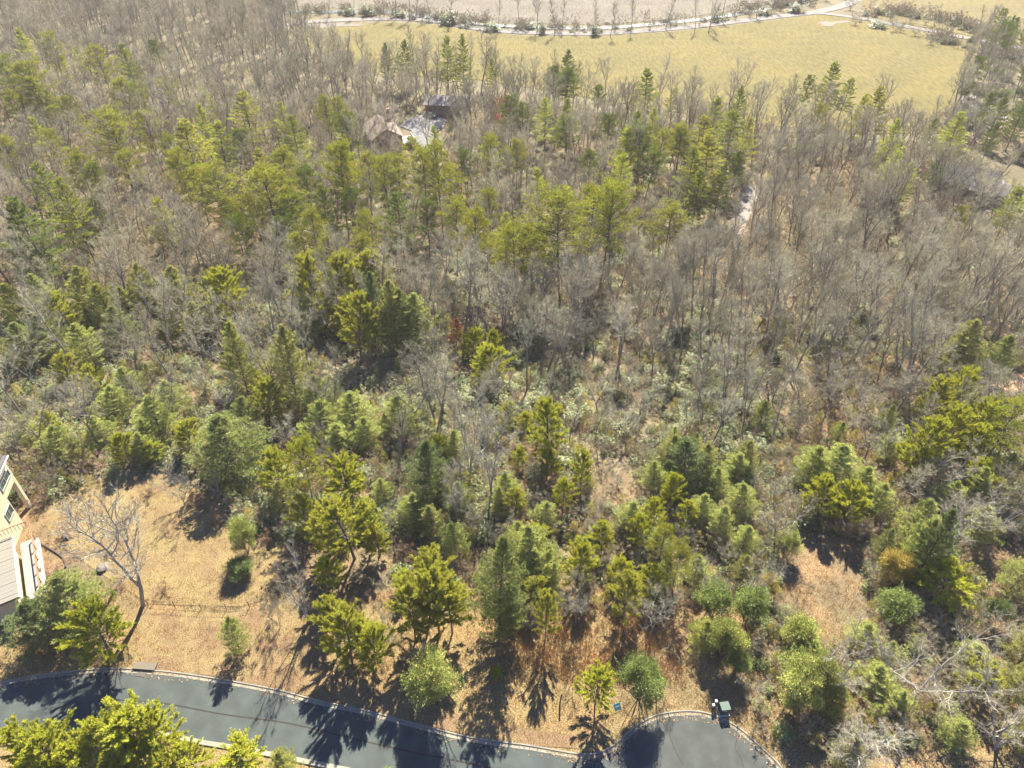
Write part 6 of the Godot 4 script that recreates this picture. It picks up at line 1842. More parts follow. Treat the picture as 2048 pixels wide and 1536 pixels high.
	grow(5, 1, "k", 60.1, -88.4, 14.8, 1.16, 1.7, "slim leafless tree down and right of the open brown wood on the right")
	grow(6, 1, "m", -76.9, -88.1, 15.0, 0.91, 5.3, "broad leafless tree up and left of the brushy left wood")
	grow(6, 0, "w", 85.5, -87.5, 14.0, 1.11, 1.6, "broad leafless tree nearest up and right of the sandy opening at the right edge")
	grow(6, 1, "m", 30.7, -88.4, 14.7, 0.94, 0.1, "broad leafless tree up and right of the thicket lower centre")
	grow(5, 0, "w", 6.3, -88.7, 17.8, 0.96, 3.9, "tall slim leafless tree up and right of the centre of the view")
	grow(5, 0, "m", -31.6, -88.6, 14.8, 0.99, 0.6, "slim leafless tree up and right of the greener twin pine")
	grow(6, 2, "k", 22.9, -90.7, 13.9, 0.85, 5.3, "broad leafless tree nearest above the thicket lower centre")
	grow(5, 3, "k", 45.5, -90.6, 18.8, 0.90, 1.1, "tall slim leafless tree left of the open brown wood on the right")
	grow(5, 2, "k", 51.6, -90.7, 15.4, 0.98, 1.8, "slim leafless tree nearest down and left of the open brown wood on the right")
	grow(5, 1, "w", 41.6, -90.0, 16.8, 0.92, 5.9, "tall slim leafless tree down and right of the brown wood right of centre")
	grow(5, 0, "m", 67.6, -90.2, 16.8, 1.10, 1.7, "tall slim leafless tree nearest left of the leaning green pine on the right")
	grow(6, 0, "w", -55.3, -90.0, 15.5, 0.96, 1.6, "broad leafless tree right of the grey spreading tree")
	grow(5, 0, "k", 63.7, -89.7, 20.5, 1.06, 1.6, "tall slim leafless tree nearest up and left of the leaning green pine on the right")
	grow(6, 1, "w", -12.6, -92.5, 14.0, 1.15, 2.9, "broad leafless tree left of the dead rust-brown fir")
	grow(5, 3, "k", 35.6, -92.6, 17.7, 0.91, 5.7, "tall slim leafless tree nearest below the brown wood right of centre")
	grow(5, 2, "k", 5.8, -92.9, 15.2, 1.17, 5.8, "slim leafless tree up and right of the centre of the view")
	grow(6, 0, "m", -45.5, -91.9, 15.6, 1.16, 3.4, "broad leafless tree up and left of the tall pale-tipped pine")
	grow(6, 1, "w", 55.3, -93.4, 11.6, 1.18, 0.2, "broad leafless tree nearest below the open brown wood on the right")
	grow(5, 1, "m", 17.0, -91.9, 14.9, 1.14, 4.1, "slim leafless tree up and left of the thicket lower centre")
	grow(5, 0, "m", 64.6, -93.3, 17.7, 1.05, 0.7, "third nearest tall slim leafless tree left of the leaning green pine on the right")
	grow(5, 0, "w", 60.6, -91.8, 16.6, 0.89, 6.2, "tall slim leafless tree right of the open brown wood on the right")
	grow(6, 2, "k", 88.4, -92.0, 12.2, 1.17, 2.7, "second nearest broad leafless tree up and right of the sandy opening at the right edge")
	grow(5, 3, "m", -72.0, -93.2, 19.1, 0.91, 5.6, "tall slim leafless tree below the soft grey-green pine on the left")
	grow(6, 0, "w", -88.7, -95.5, 15.3, 1.05, 2.8, "broad leafless tree left of the soft grey-green pine on the left")
	grow(5, 2, "w", 32.0, -94.6, 15.1, 0.85, 4.5, "second nearest slim leafless tree down and left of the brown wood right of centre")
	grow(5, 1, "m", 51.1, -94.5, 14.7, 0.85, 0.1, "slim leafless tree nearest left of the open brown wood on the right")
	grow(5, 0, "m", 67.6, -95.1, 18.6, 1.01, 0.2, "second tall slim leafless tree up and left of the leaning green pine on the right")
	grow(6, 1, "m", 83.1, -95.9, 11.4, 1.12, 2.4, "broad leafless tree right of the leaning green pine on the right")
	grow(5, 0, "m", -63.9, -94.5, 16.4, 0.88, 5.6, "tall slim leafless tree up and left of the grey spreading tree")
	grow(5, 3, "k", -39.4, -95.6, 19.5, 0.85, 4.0, "tall slim leafless tree up and right of the tall pale-tipped pine")
	grow(6, 0, "m", 9.2, -97.4, 11.4, 1.17, 3.3, "broad leafless tree up and right of the centre of the view")
	grow(6, 1, "w", 70.5, -98.3, 13.5, 1.10, 0.8, "broad leafless tree nearest up and left of the leaning green pine on the right")
	grow(5, 2, "w", 88.6, -97.5, 19.2, 1.11, 3.6, "second nearest tall slim leafless tree down and right of the middle of the right edge")
	grow(5, 1, "w", 52.4, -98.2, 18.5, 1.18, 0.6, "tall slim leafless tree nearest up and left of the open brown wood on the right")
	grow(6, 2, "m", 64.0, -98.2, 12.0, 0.99, 1.5, "broad leafless tree nearest right of the open brown wood on the right")
	grow(6, 0, "m", 37.5, -98.3, 15.6, 1.08, 0.2, "broad leafless tree nearest below the brown wood right of centre")
	grow(5, 0, "m", 18.3, -98.1, 15.4, 1.15, 3.0, "slim leafless tree nearest above the thicket lower centre")
	grow(6, 1, "w", 22.0, -97.6, 11.7, 0.96, 6.2, "second nearest broad leafless tree above the thicket lower centre")
	grow(5, 0, "w", 29.0, -97.7, 18.9, 0.88, 1.6, "second nearest tall slim leafless tree left of the brown wood right of centre")
	grow(5, 3, "k", -90.0, -98.2, 18.0, 1.12, 5.3, "tall slim leafless tree left of the soft grey-green pine on the left")
	grow(5, 2, "w", 32.6, -98.2, 16.0, 0.90, 1.6, "second nearest tall slim leafless tree down and left of the brown wood right of centre")
	grow(6, 0, "k", 14.2, -98.9, 12.5, 0.94, 2.6, "broad leafless tree up and left of the thicket lower centre")
	grow(6, 1, "w", 80.4, -100.1, 13.5, 1.04, 5.1, "broad leafless tree up and right of the leaning green pine on the right")
	grow(6, 2, "k", 84.4, -100.2, 13.9, 1.18, 5.2, "broad leafless tree below the middle of the right edge")
	grow(5, 1, "k", 91.3, -100.5, 16.6, 0.96, 0.7, "tall slim leafless tree nearest down and right of the middle of the right edge")
	grow(6, 0, "m", -53.1, -100.5, 15.0, 1.00, 4.3, "broad leafless tree down and right of the broad soft pine")
	grow(5, 0, "m", -62.5, -99.9, 15.7, 1.00, 5.9, "slim leafless tree above the grey spreading tree")
	grow(5, 0, "m", 75.0, -99.7, 16.0, 1.18, 3.0, "slim leafless tree above the leaning green pine on the right")
	grow(5, 3, "k", 66.8, -99.8, 15.4, 1.06, 6.2, "slim leafless tree right of the open brown wood on the right")
	grow(5, 2, "m", 58.1, -100.6, 15.3, 1.09, 2.3, "slim leafless tree nearest above the open brown wood on the right")
	grow(5, 1, "k", 60.9, -98.9, 19.8, 1.13, 1.8, "tall slim leafless tree nearest up and right of the open brown wood on the right")
	grow(5, 0, "m", -59.4, -99.6, 18.9, 1.01, 4.3, "tall slim leafless tree down and left of the broad soft pine")
	grow(5, 0, "m", -38.1, -99.7, 17.9, 0.94, 4.9, "tall slim leafless tree above the greener twin pine")
	grow(5, 3, "m", 5.5, -99.8, 15.4, 1.06, 1.0, "second nearest slim leafless tree below the great round pine")
	grow(5, 2, "k", 26.6, -100.1, 15.0, 1.08, 0.4, "second nearest slim leafless tree above the thicket lower centre")
	grow(5, 1, "m", -1.7, -101.9, 17.0, 1.03, 3.1, "second nearest tall slim leafless tree up and right of the dead rust-brown fir")
	grow(6, 1, "m", -34.4, -102.6, 12.7, 1.12, 5.3, "broad leafless tree up and right of the greener twin pine")
	grow(5, 0, "w", 36.7, -101.2, 15.2, 1.13, 5.6, "slim leafless tree nearest down and left of the brown wood right of centre")
	grow(6, 0, "m", 69.5, -103.1, 11.8, 0.95, 2.9, "second nearest broad leafless tree right of the open brown wood on the right")
	grow(5, 0, "m", 93.0, -103.0, 18.5, 1.12, 0.5, "third nearest tall slim leafless tree right of the middle of the right edge")
	grow(6, 1, "k", 2.6, -102.7, 14.4, 0.90, 3.3, "broad leafless tree up and right of the bright pine clump in the centre")
	grow(5, 3, "m", 44.4, -102.7, 20.9, 1.05, 0.6, "second nearest tall slim leafless tree right of the brown wood right of centre")
	grow(5, 2, "w", 8.7, -101.2, 19.1, 1.15, 5.2, "second nearest tall slim leafless tree below the great round pine")
	grow(5, 1, "k", -56.2, -102.6, 16.1, 1.17, 6.2, "tall slim leafless tree below the broad soft pine")
	grow(5, 0, "m", 64.0, -101.2, 20.1, 0.96, 4.1, "second tall slim leafless tree up and right of the open brown wood on the right")
	grow(5, 0, "k", 49.9, -101.4, 15.3, 0.86, 2.1, "second nearest slim leafless tree left of the open brown wood on the right")
	grow(5, 3, "m", 11.5, -102.6, 20.4, 1.09, 5.0, "third nearest tall slim leafless tree down and right of the great round pine")
	grow(6, 2, "m", -79.9, -102.2, 14.5, 0.89, 5.6, "broad leafless tree below the soft grey-green pine on the left")
	grow(5, 2, "m", -8.7, -105.2, 21.1, 1.04, 5.0, "tall slim leafless tree nearest above the dead rust-brown fir")
	grow(5, 1, "m", 86.5, -104.9, 15.0, 0.92, 2.5, "slim leafless tree below the middle of the right edge")
	grow(5, 0, "k", 79.1, -104.1, 17.7, 0.98, 4.9, "tall slim leafless tree down and left of the middle of the right edge")
	grow(6, 0, "m", 55.2, -104.2, 14.5, 0.94, 5.6, "broad leafless tree up and left of the open brown wood on the right")
	grow(6, 1, "w", 22.2, -105.5, 14.0, 0.92, 6.1, "third nearest broad leafless tree down and left of the round green pine on the right")
	grow(5, 0, "k", 52.1, -105.1, 17.5, 1.09, 3.3, "second tall slim leafless tree up and left of the open brown wood on the right")
	grow(5, 3, "m", -4.1, -104.3, 16.7, 1.20, 6.0, "tall slim leafless tree nearest up and right of the dead rust-brown fir")
	grow(5, 2, "m", 59.4, -105.4, 20.2, 1.04, 4.0, "tall slim leafless tree above the open brown wood on the right")
	grow(5, 1, "w", 96.7, -104.3, 19.4, 0.93, 5.7, "fourth nearest tall slim leafless tree right of the middle of the right edge")
	grow(6, 0, "w", 75.4, -104.1, 14.6, 0.86, 2.8, "second nearest broad leafless tree up and left of the leaning green pine on the right")
	grow(6, 1, "k", 26.5, -104.7, 16.4, 0.90, 3.0, "tall broad leafless tree below the round green pine on the right")
	grow(5, 0, "w", 19.2, -105.6, 16.9, 1.00, 1.4, "tall slim leafless tree below the second great pine")
	grow(5, 0, "k", 29.5, -104.2, 16.7, 0.97, 2.0, "second nearest tall slim leafless tree below the round green pine on the right")

func grow_5() -> void:
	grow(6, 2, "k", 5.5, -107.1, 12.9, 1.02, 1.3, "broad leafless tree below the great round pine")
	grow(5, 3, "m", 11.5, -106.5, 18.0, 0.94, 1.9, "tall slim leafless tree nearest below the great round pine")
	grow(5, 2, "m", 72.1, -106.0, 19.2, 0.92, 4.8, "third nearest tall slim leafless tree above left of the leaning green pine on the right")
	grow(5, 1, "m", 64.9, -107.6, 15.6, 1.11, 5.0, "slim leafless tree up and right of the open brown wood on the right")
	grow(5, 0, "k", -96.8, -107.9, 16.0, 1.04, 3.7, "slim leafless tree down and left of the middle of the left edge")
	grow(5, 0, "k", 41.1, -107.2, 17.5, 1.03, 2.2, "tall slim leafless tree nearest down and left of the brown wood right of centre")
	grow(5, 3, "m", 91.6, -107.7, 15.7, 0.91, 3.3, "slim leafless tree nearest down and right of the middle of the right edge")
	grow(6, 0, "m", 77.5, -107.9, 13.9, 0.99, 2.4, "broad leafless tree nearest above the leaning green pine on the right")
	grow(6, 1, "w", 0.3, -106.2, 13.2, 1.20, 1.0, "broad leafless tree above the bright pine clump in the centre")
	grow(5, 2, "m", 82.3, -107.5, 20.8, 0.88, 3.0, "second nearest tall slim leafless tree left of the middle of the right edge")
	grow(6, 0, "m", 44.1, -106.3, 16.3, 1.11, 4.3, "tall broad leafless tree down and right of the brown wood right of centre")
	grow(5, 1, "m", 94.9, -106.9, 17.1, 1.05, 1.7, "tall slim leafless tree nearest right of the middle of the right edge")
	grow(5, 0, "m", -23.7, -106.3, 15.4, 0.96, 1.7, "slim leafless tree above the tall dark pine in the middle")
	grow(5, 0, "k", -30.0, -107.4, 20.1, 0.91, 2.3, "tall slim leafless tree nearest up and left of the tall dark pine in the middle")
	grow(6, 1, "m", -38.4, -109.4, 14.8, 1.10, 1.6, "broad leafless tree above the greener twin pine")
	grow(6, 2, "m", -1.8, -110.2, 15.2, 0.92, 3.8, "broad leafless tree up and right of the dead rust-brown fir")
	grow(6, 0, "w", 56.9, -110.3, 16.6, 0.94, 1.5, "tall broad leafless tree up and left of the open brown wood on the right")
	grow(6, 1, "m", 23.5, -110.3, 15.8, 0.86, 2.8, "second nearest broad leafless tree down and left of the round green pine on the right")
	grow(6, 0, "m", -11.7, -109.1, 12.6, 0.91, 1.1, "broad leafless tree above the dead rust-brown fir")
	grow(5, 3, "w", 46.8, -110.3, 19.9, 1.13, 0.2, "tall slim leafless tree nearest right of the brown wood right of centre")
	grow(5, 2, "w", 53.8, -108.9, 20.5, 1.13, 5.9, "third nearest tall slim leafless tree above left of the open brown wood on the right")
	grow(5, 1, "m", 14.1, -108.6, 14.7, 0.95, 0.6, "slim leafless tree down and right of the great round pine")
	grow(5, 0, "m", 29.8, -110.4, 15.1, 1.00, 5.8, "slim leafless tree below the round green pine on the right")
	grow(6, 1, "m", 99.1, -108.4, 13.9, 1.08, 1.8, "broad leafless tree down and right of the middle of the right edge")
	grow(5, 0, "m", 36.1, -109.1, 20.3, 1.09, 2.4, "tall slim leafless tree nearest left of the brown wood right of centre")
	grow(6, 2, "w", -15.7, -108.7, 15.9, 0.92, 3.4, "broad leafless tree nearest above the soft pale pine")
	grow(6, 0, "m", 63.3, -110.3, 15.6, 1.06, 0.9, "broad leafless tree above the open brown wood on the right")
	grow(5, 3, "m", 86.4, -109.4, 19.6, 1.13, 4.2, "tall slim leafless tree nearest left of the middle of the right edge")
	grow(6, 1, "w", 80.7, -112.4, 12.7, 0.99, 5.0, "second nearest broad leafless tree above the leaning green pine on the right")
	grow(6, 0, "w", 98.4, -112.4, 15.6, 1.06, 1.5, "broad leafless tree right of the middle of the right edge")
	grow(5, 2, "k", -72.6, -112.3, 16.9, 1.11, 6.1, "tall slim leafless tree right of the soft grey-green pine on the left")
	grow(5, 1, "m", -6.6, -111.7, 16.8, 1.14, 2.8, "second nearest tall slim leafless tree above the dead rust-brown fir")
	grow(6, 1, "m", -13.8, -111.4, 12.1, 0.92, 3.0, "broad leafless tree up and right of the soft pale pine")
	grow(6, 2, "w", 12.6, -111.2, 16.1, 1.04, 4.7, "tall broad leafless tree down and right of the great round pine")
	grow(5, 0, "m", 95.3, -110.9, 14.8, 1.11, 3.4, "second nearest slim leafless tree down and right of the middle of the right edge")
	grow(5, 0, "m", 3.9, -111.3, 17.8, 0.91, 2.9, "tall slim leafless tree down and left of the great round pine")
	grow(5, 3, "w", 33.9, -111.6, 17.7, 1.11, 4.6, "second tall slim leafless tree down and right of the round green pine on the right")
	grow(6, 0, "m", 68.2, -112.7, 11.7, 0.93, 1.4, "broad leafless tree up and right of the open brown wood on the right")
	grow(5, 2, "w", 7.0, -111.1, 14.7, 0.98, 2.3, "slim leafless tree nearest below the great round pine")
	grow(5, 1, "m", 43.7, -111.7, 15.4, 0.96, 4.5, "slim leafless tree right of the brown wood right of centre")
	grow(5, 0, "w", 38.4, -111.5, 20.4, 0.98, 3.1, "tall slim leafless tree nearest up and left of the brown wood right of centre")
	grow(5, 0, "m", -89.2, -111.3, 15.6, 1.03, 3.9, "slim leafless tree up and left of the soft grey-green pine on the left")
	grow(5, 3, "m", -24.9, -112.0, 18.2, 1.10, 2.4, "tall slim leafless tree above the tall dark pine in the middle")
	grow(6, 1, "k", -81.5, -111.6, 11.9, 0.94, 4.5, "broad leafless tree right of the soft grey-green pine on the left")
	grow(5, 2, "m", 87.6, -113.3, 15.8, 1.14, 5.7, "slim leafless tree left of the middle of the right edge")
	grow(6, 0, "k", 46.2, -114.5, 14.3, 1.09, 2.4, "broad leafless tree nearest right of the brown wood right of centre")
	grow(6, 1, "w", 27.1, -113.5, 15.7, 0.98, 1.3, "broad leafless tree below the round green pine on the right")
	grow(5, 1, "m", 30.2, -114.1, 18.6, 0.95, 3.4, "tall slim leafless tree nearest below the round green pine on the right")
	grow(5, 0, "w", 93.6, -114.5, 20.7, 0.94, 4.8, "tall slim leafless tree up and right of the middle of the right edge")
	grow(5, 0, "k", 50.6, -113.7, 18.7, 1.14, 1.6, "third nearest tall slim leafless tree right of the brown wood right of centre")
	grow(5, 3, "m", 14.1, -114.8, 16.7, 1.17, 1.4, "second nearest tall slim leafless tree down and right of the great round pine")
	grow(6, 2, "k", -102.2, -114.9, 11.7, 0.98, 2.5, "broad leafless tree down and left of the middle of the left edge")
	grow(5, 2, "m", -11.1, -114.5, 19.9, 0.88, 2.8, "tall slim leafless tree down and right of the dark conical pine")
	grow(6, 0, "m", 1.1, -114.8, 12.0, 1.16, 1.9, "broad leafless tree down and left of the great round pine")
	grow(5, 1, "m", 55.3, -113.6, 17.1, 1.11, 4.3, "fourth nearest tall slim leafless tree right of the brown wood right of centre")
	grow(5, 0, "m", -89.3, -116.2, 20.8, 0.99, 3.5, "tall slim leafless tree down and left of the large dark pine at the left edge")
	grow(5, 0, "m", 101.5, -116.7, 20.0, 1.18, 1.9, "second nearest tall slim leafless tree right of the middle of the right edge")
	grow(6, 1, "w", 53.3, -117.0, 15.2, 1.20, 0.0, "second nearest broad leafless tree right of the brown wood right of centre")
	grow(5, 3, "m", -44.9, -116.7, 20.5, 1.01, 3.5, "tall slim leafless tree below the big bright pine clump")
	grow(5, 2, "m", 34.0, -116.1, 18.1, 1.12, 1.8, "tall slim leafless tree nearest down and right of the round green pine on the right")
	grow(5, 1, "m", 77.4, -115.9, 18.3, 0.90, 0.1, "second nearest tall slim leafless tree down and right of the grey wood on the right")
	grow(5, 0, "w", 41.1, -116.4, 15.5, 1.18, 5.8, "slim leafless tree up and left of the brown wood right of centre")
	grow(5, 0, "w", 20.0, -117.2, 16.6, 1.02, 3.6, "tall slim leafless tree down and right of the second great pine")
	grow(5, 3, "m", -6.6, -117.5, 19.0, 1.20, 5.3, "third nearest tall slim leafless tree above the dead rust-brown fir")
	grow(6, 0, "m", 88.6, -116.9, 15.7, 1.18, 0.2, "broad leafless tree left of the middle of the right edge")
	grow(5, 2, "m", 74.5, -117.4, 18.2, 1.13, 6.2, "tall slim leafless tree nearest down and right of the grey wood on the right")
	grow(5, 1, "k", -32.3, -117.4, 18.2, 1.08, 4.2, "second tall slim leafless tree up and left of the tall dark pine in the middle")
	grow(5, 0, "k", 63.6, -115.9, 15.3, 1.15, 6.3, "second nearest slim leafless tree above the open brown wood on the right")
	grow(5, 0, "w", -62.4, -117.2, 17.5, 0.98, 5.9, "tall slim leafless tree above the broad soft pine")
	grow(5, 3, "w", -2.8, -116.6, 14.9, 0.89, 2.1, "slim leafless tree left of the great round pine")
	grow(5, 2, "k", 37.1, -115.9, 19.6, 0.94, 1.8, "third nearest tall slim leafless tree up and left of the brown wood right of centre")
	grow(6, 1, "k", 69.8, -119.6, 16.1, 1.16, 1.4, "tall broad leafless tree below the grey wood on the right")
	grow(6, 2, "m", -42.7, -118.8, 14.2, 1.10, 4.6, "broad leafless tree below the big bright pine clump")
	grow(5, 1, "w", 60.9, -119.2, 20.0, 0.86, 5.9, "tall slim leafless tree down and left of the grey wood on the right")
	grow(5, 0, "m", 43.0, -119.6, 19.8, 1.06, 5.0, "tall slim leafless tree above the brown wood right of centre")
	grow(6, 0, "m", 24.8, -119.9, 15.3, 0.95, 5.6, "broad leafless tree nearest down and left of the round green pine on the right")
	grow(5, 0, "m", -70.7, -119.0, 14.8, 0.99, 4.2, "slim leafless tree up and left of the broad soft pine")
	grow(5, 3, "m", 13.0, -119.6, 19.2, 1.11, 3.6, "tall slim leafless tree nearest down and right of the great round pine")
	grow(6, 1, "m", 16.1, -119.8, 14.6, 1.04, 3.3, "broad leafless tree below the second great pine")
	grow(5, 2, "m", 100.6, -119.7, 14.6, 1.11, 1.1, "slim leafless tree right of the middle of the right edge")
	grow(5, 1, "w", 38.6, -118.9, 18.3, 1.07, 5.1, "second nearest tall slim leafless tree up and left of the brown wood right of centre")
	grow(6, 0, "m", 80.1, -119.6, 15.2, 0.93, 0.7, "broad leafless tree down and right of the grey wood on the right")
	grow(6, 1, "m", 5.8, -118.6, 16.8, 1.19, 3.4, "tall broad leafless tree down and left of the great round pine")
	grow(6, 2, "w", -15.4, -119.5, 11.9, 0.93, 1.9, "second nearest broad leafless tree above the soft pale pine")
	grow(5, 0, "k", -96.7, -356.7, 13.7, 1.08, 0.1, "leafless tree on the valley floor above left of the pale turnout by the far road")
	grow(5, 0, "k", -87.8, -375.8, 14.9, 1.15, 4.7, "leafless tree on the valley floor above the pale turnout by the far road")
	grow(5, 3, "k", -62.1, -380.1, 18.2, 0.75, 1.1, "second nearest tall leafless tree on the valley floor up and left of the river bend")
	grow(5, 2, "k", -55.3, -372.3, 17.3, 1.02, 0.6, "tall leafless tree on the valley floor nearest up and left of the river bend")
	grow(5, 1, "k", -48.9, -371.6, 20.5, 0.76, 3.8, "tall leafless tree on the valley floor above the river bend")
	grow(5, 0, "k", -38.7, -370.8, 17.2, 0.93, 1.2, "tall leafless tree on the valley floor up and right of the river bend")
	grow(5, 0, "k", -28.3, -359.4, 16.9, 1.12, 5.8, "tall leafless tree on the valley floor right of the river bend")
	grow(5, 3, "k", -6.0, -352.0, 20.9, 0.56, 3.3, "tall leafless tree on the valley floor nearest up and right of the right twin pine")
	grow(5, 2, "k", 3.5, -359.6, 16.4, 0.85, 1.9, "second tall leafless tree on the valley floor up and right of the right twin pine")
	grow(5, 1, "k", 11.4, -347.4, 17.1, 0.98, 4.8, "third nearest tall leafless tree on the valley floor above the dark pine against the pasture")
	grow(5, 0, "k", 19.0, -343.1, 17.3, 1.13, 2.1, "tall leafless tree on the valley floor nearest above the dark pine against the pasture")
	grow(5, 0, "k", 22.9, -350.9, 18.3, 0.72, 5.9, "second nearest tall leafless tree on the valley floor above the dark pine against the pasture")
	grow(5, 3, "k", 37.9, -349.2, 14.9, 0.80, 5.8, "leafless tree on the valley floor nearest above right of the dark pine by the pasture")
	grow(5, 2, "k", 43.2, -339.0, 15.7, 0.89, 5.6, "second nearest leafless tree on the valley above right of the dark pine by the pasture")
	grow(5, 1, "k", 52.5, -343.9, 15.3, 0.70, 3.7, "leafless tree on the valley floor above the conical pine")
	grow(5, 0, "k", 70.0, -353.2, 16.3, 1.19, 3.7, "tall leafless tree on the valley floor above the conical pine")
	grow(5, 0, "k", 82.8, -350.9, 19.3, 0.76, 1.0, "tall leafless tree on the valley floor up and right of the conical pine")
	grow(5, 3, "k", 91.4, -359.4, 18.8, 0.85, 1.8, "second nearest tall leafless tree on the valley floor left of the far road fork")
	grow(5, 2, "k", 99.4, -369.7, 17.6, 0.90, 0.6, "tall leafless tree on the valley floor nearest left of the far road fork")
	grow(5, 1, "k", 118.4, -379.6, 14.4, 1.01, 0.2, "leafless tree on the valley floor left of the far road fork")
	grow(5, 0, "k", 130.1, -392.3, 19.9, 0.75, 5.5, "tall leafless tree on the valley floor up and left of the far road fork")
	grow(5, 0, "k", 87.7, -345.4, 13.8, 1.44, 3.8, "leafless tree on the valley floor up and right of the conical pine")
	grow(5, 3, "k", -46.4, -382.2, 15.6, 0.97, 3.5, "leafless tree on the valley floor above the river bend")
	grow(5, 2, "k", -76.2, -377.7, 17.1, 0.63, 5.9, "tall leafless tree on the valley above right of the pale turnout by the far road")
	grow(3, 1, "y", 15.5, -47.5, 5.1, 1.23, 5.9, "yellow green small tufted pine above the forked bare tree")
	grow(2, 0, "p", 42.8, -40.9, 3.5, 1.07, 6.1, "low pale soft young conifer up and left of the spreading pale tree")
	grow(2, 0, "p", -51.0, -72.4, 6.3, 1.14, 3.5, "pale soft young conifer nearest left of the broad dense pine")
	grow(2, 0, "b", -18.3, -57.9, 3.3, 1.08, 1.0, "low deep green soft young conifer right of the tall bright pine beside the lawn")
	grow(2, 0, "p", 47.1, -74.8, 4.2, 1.30, 2.9, "pale soft young conifer above the pale hemlock")
	grow(2, 0, "p", -7.8, -70.1, 6.3, 1.28, 4.9, "pale soft young conifer up and right of the dark green pine in the lower middle")
	grow(3, 1, "y", 46.5, -36.6, 5.2, 1.29, 4.6, "yellow green small tufted pine down and right of the spreading pale tree")
	grow(2, 0, "a", 44.6, -57.5, 3.5, 1.18, 3.3, "low green soft young conifer up and left of the olive bush")
	grow(2, 0, "p", 4.6, -49.2, 4.5, 1.20, 3.6, "pale soft young conifer nearest up and left of the dark-stemmed bare tree")
	grow(2, 0, "p", 17.1, -53.6, 5.5, 1.32, 2.1, "second nearest pale soft young conifer above the forked bare tree")
	grow(3, 1, "y", 2.2, -76.1, 3.9, 1.26, 1.2, "yellow green small tufted pine up and left of the bright slanting pine")
	grow(2, 0, "a", -1.5, -59.6, 5.8, 1.15, 0.6, "green soft young conifer below the white-barked tree")

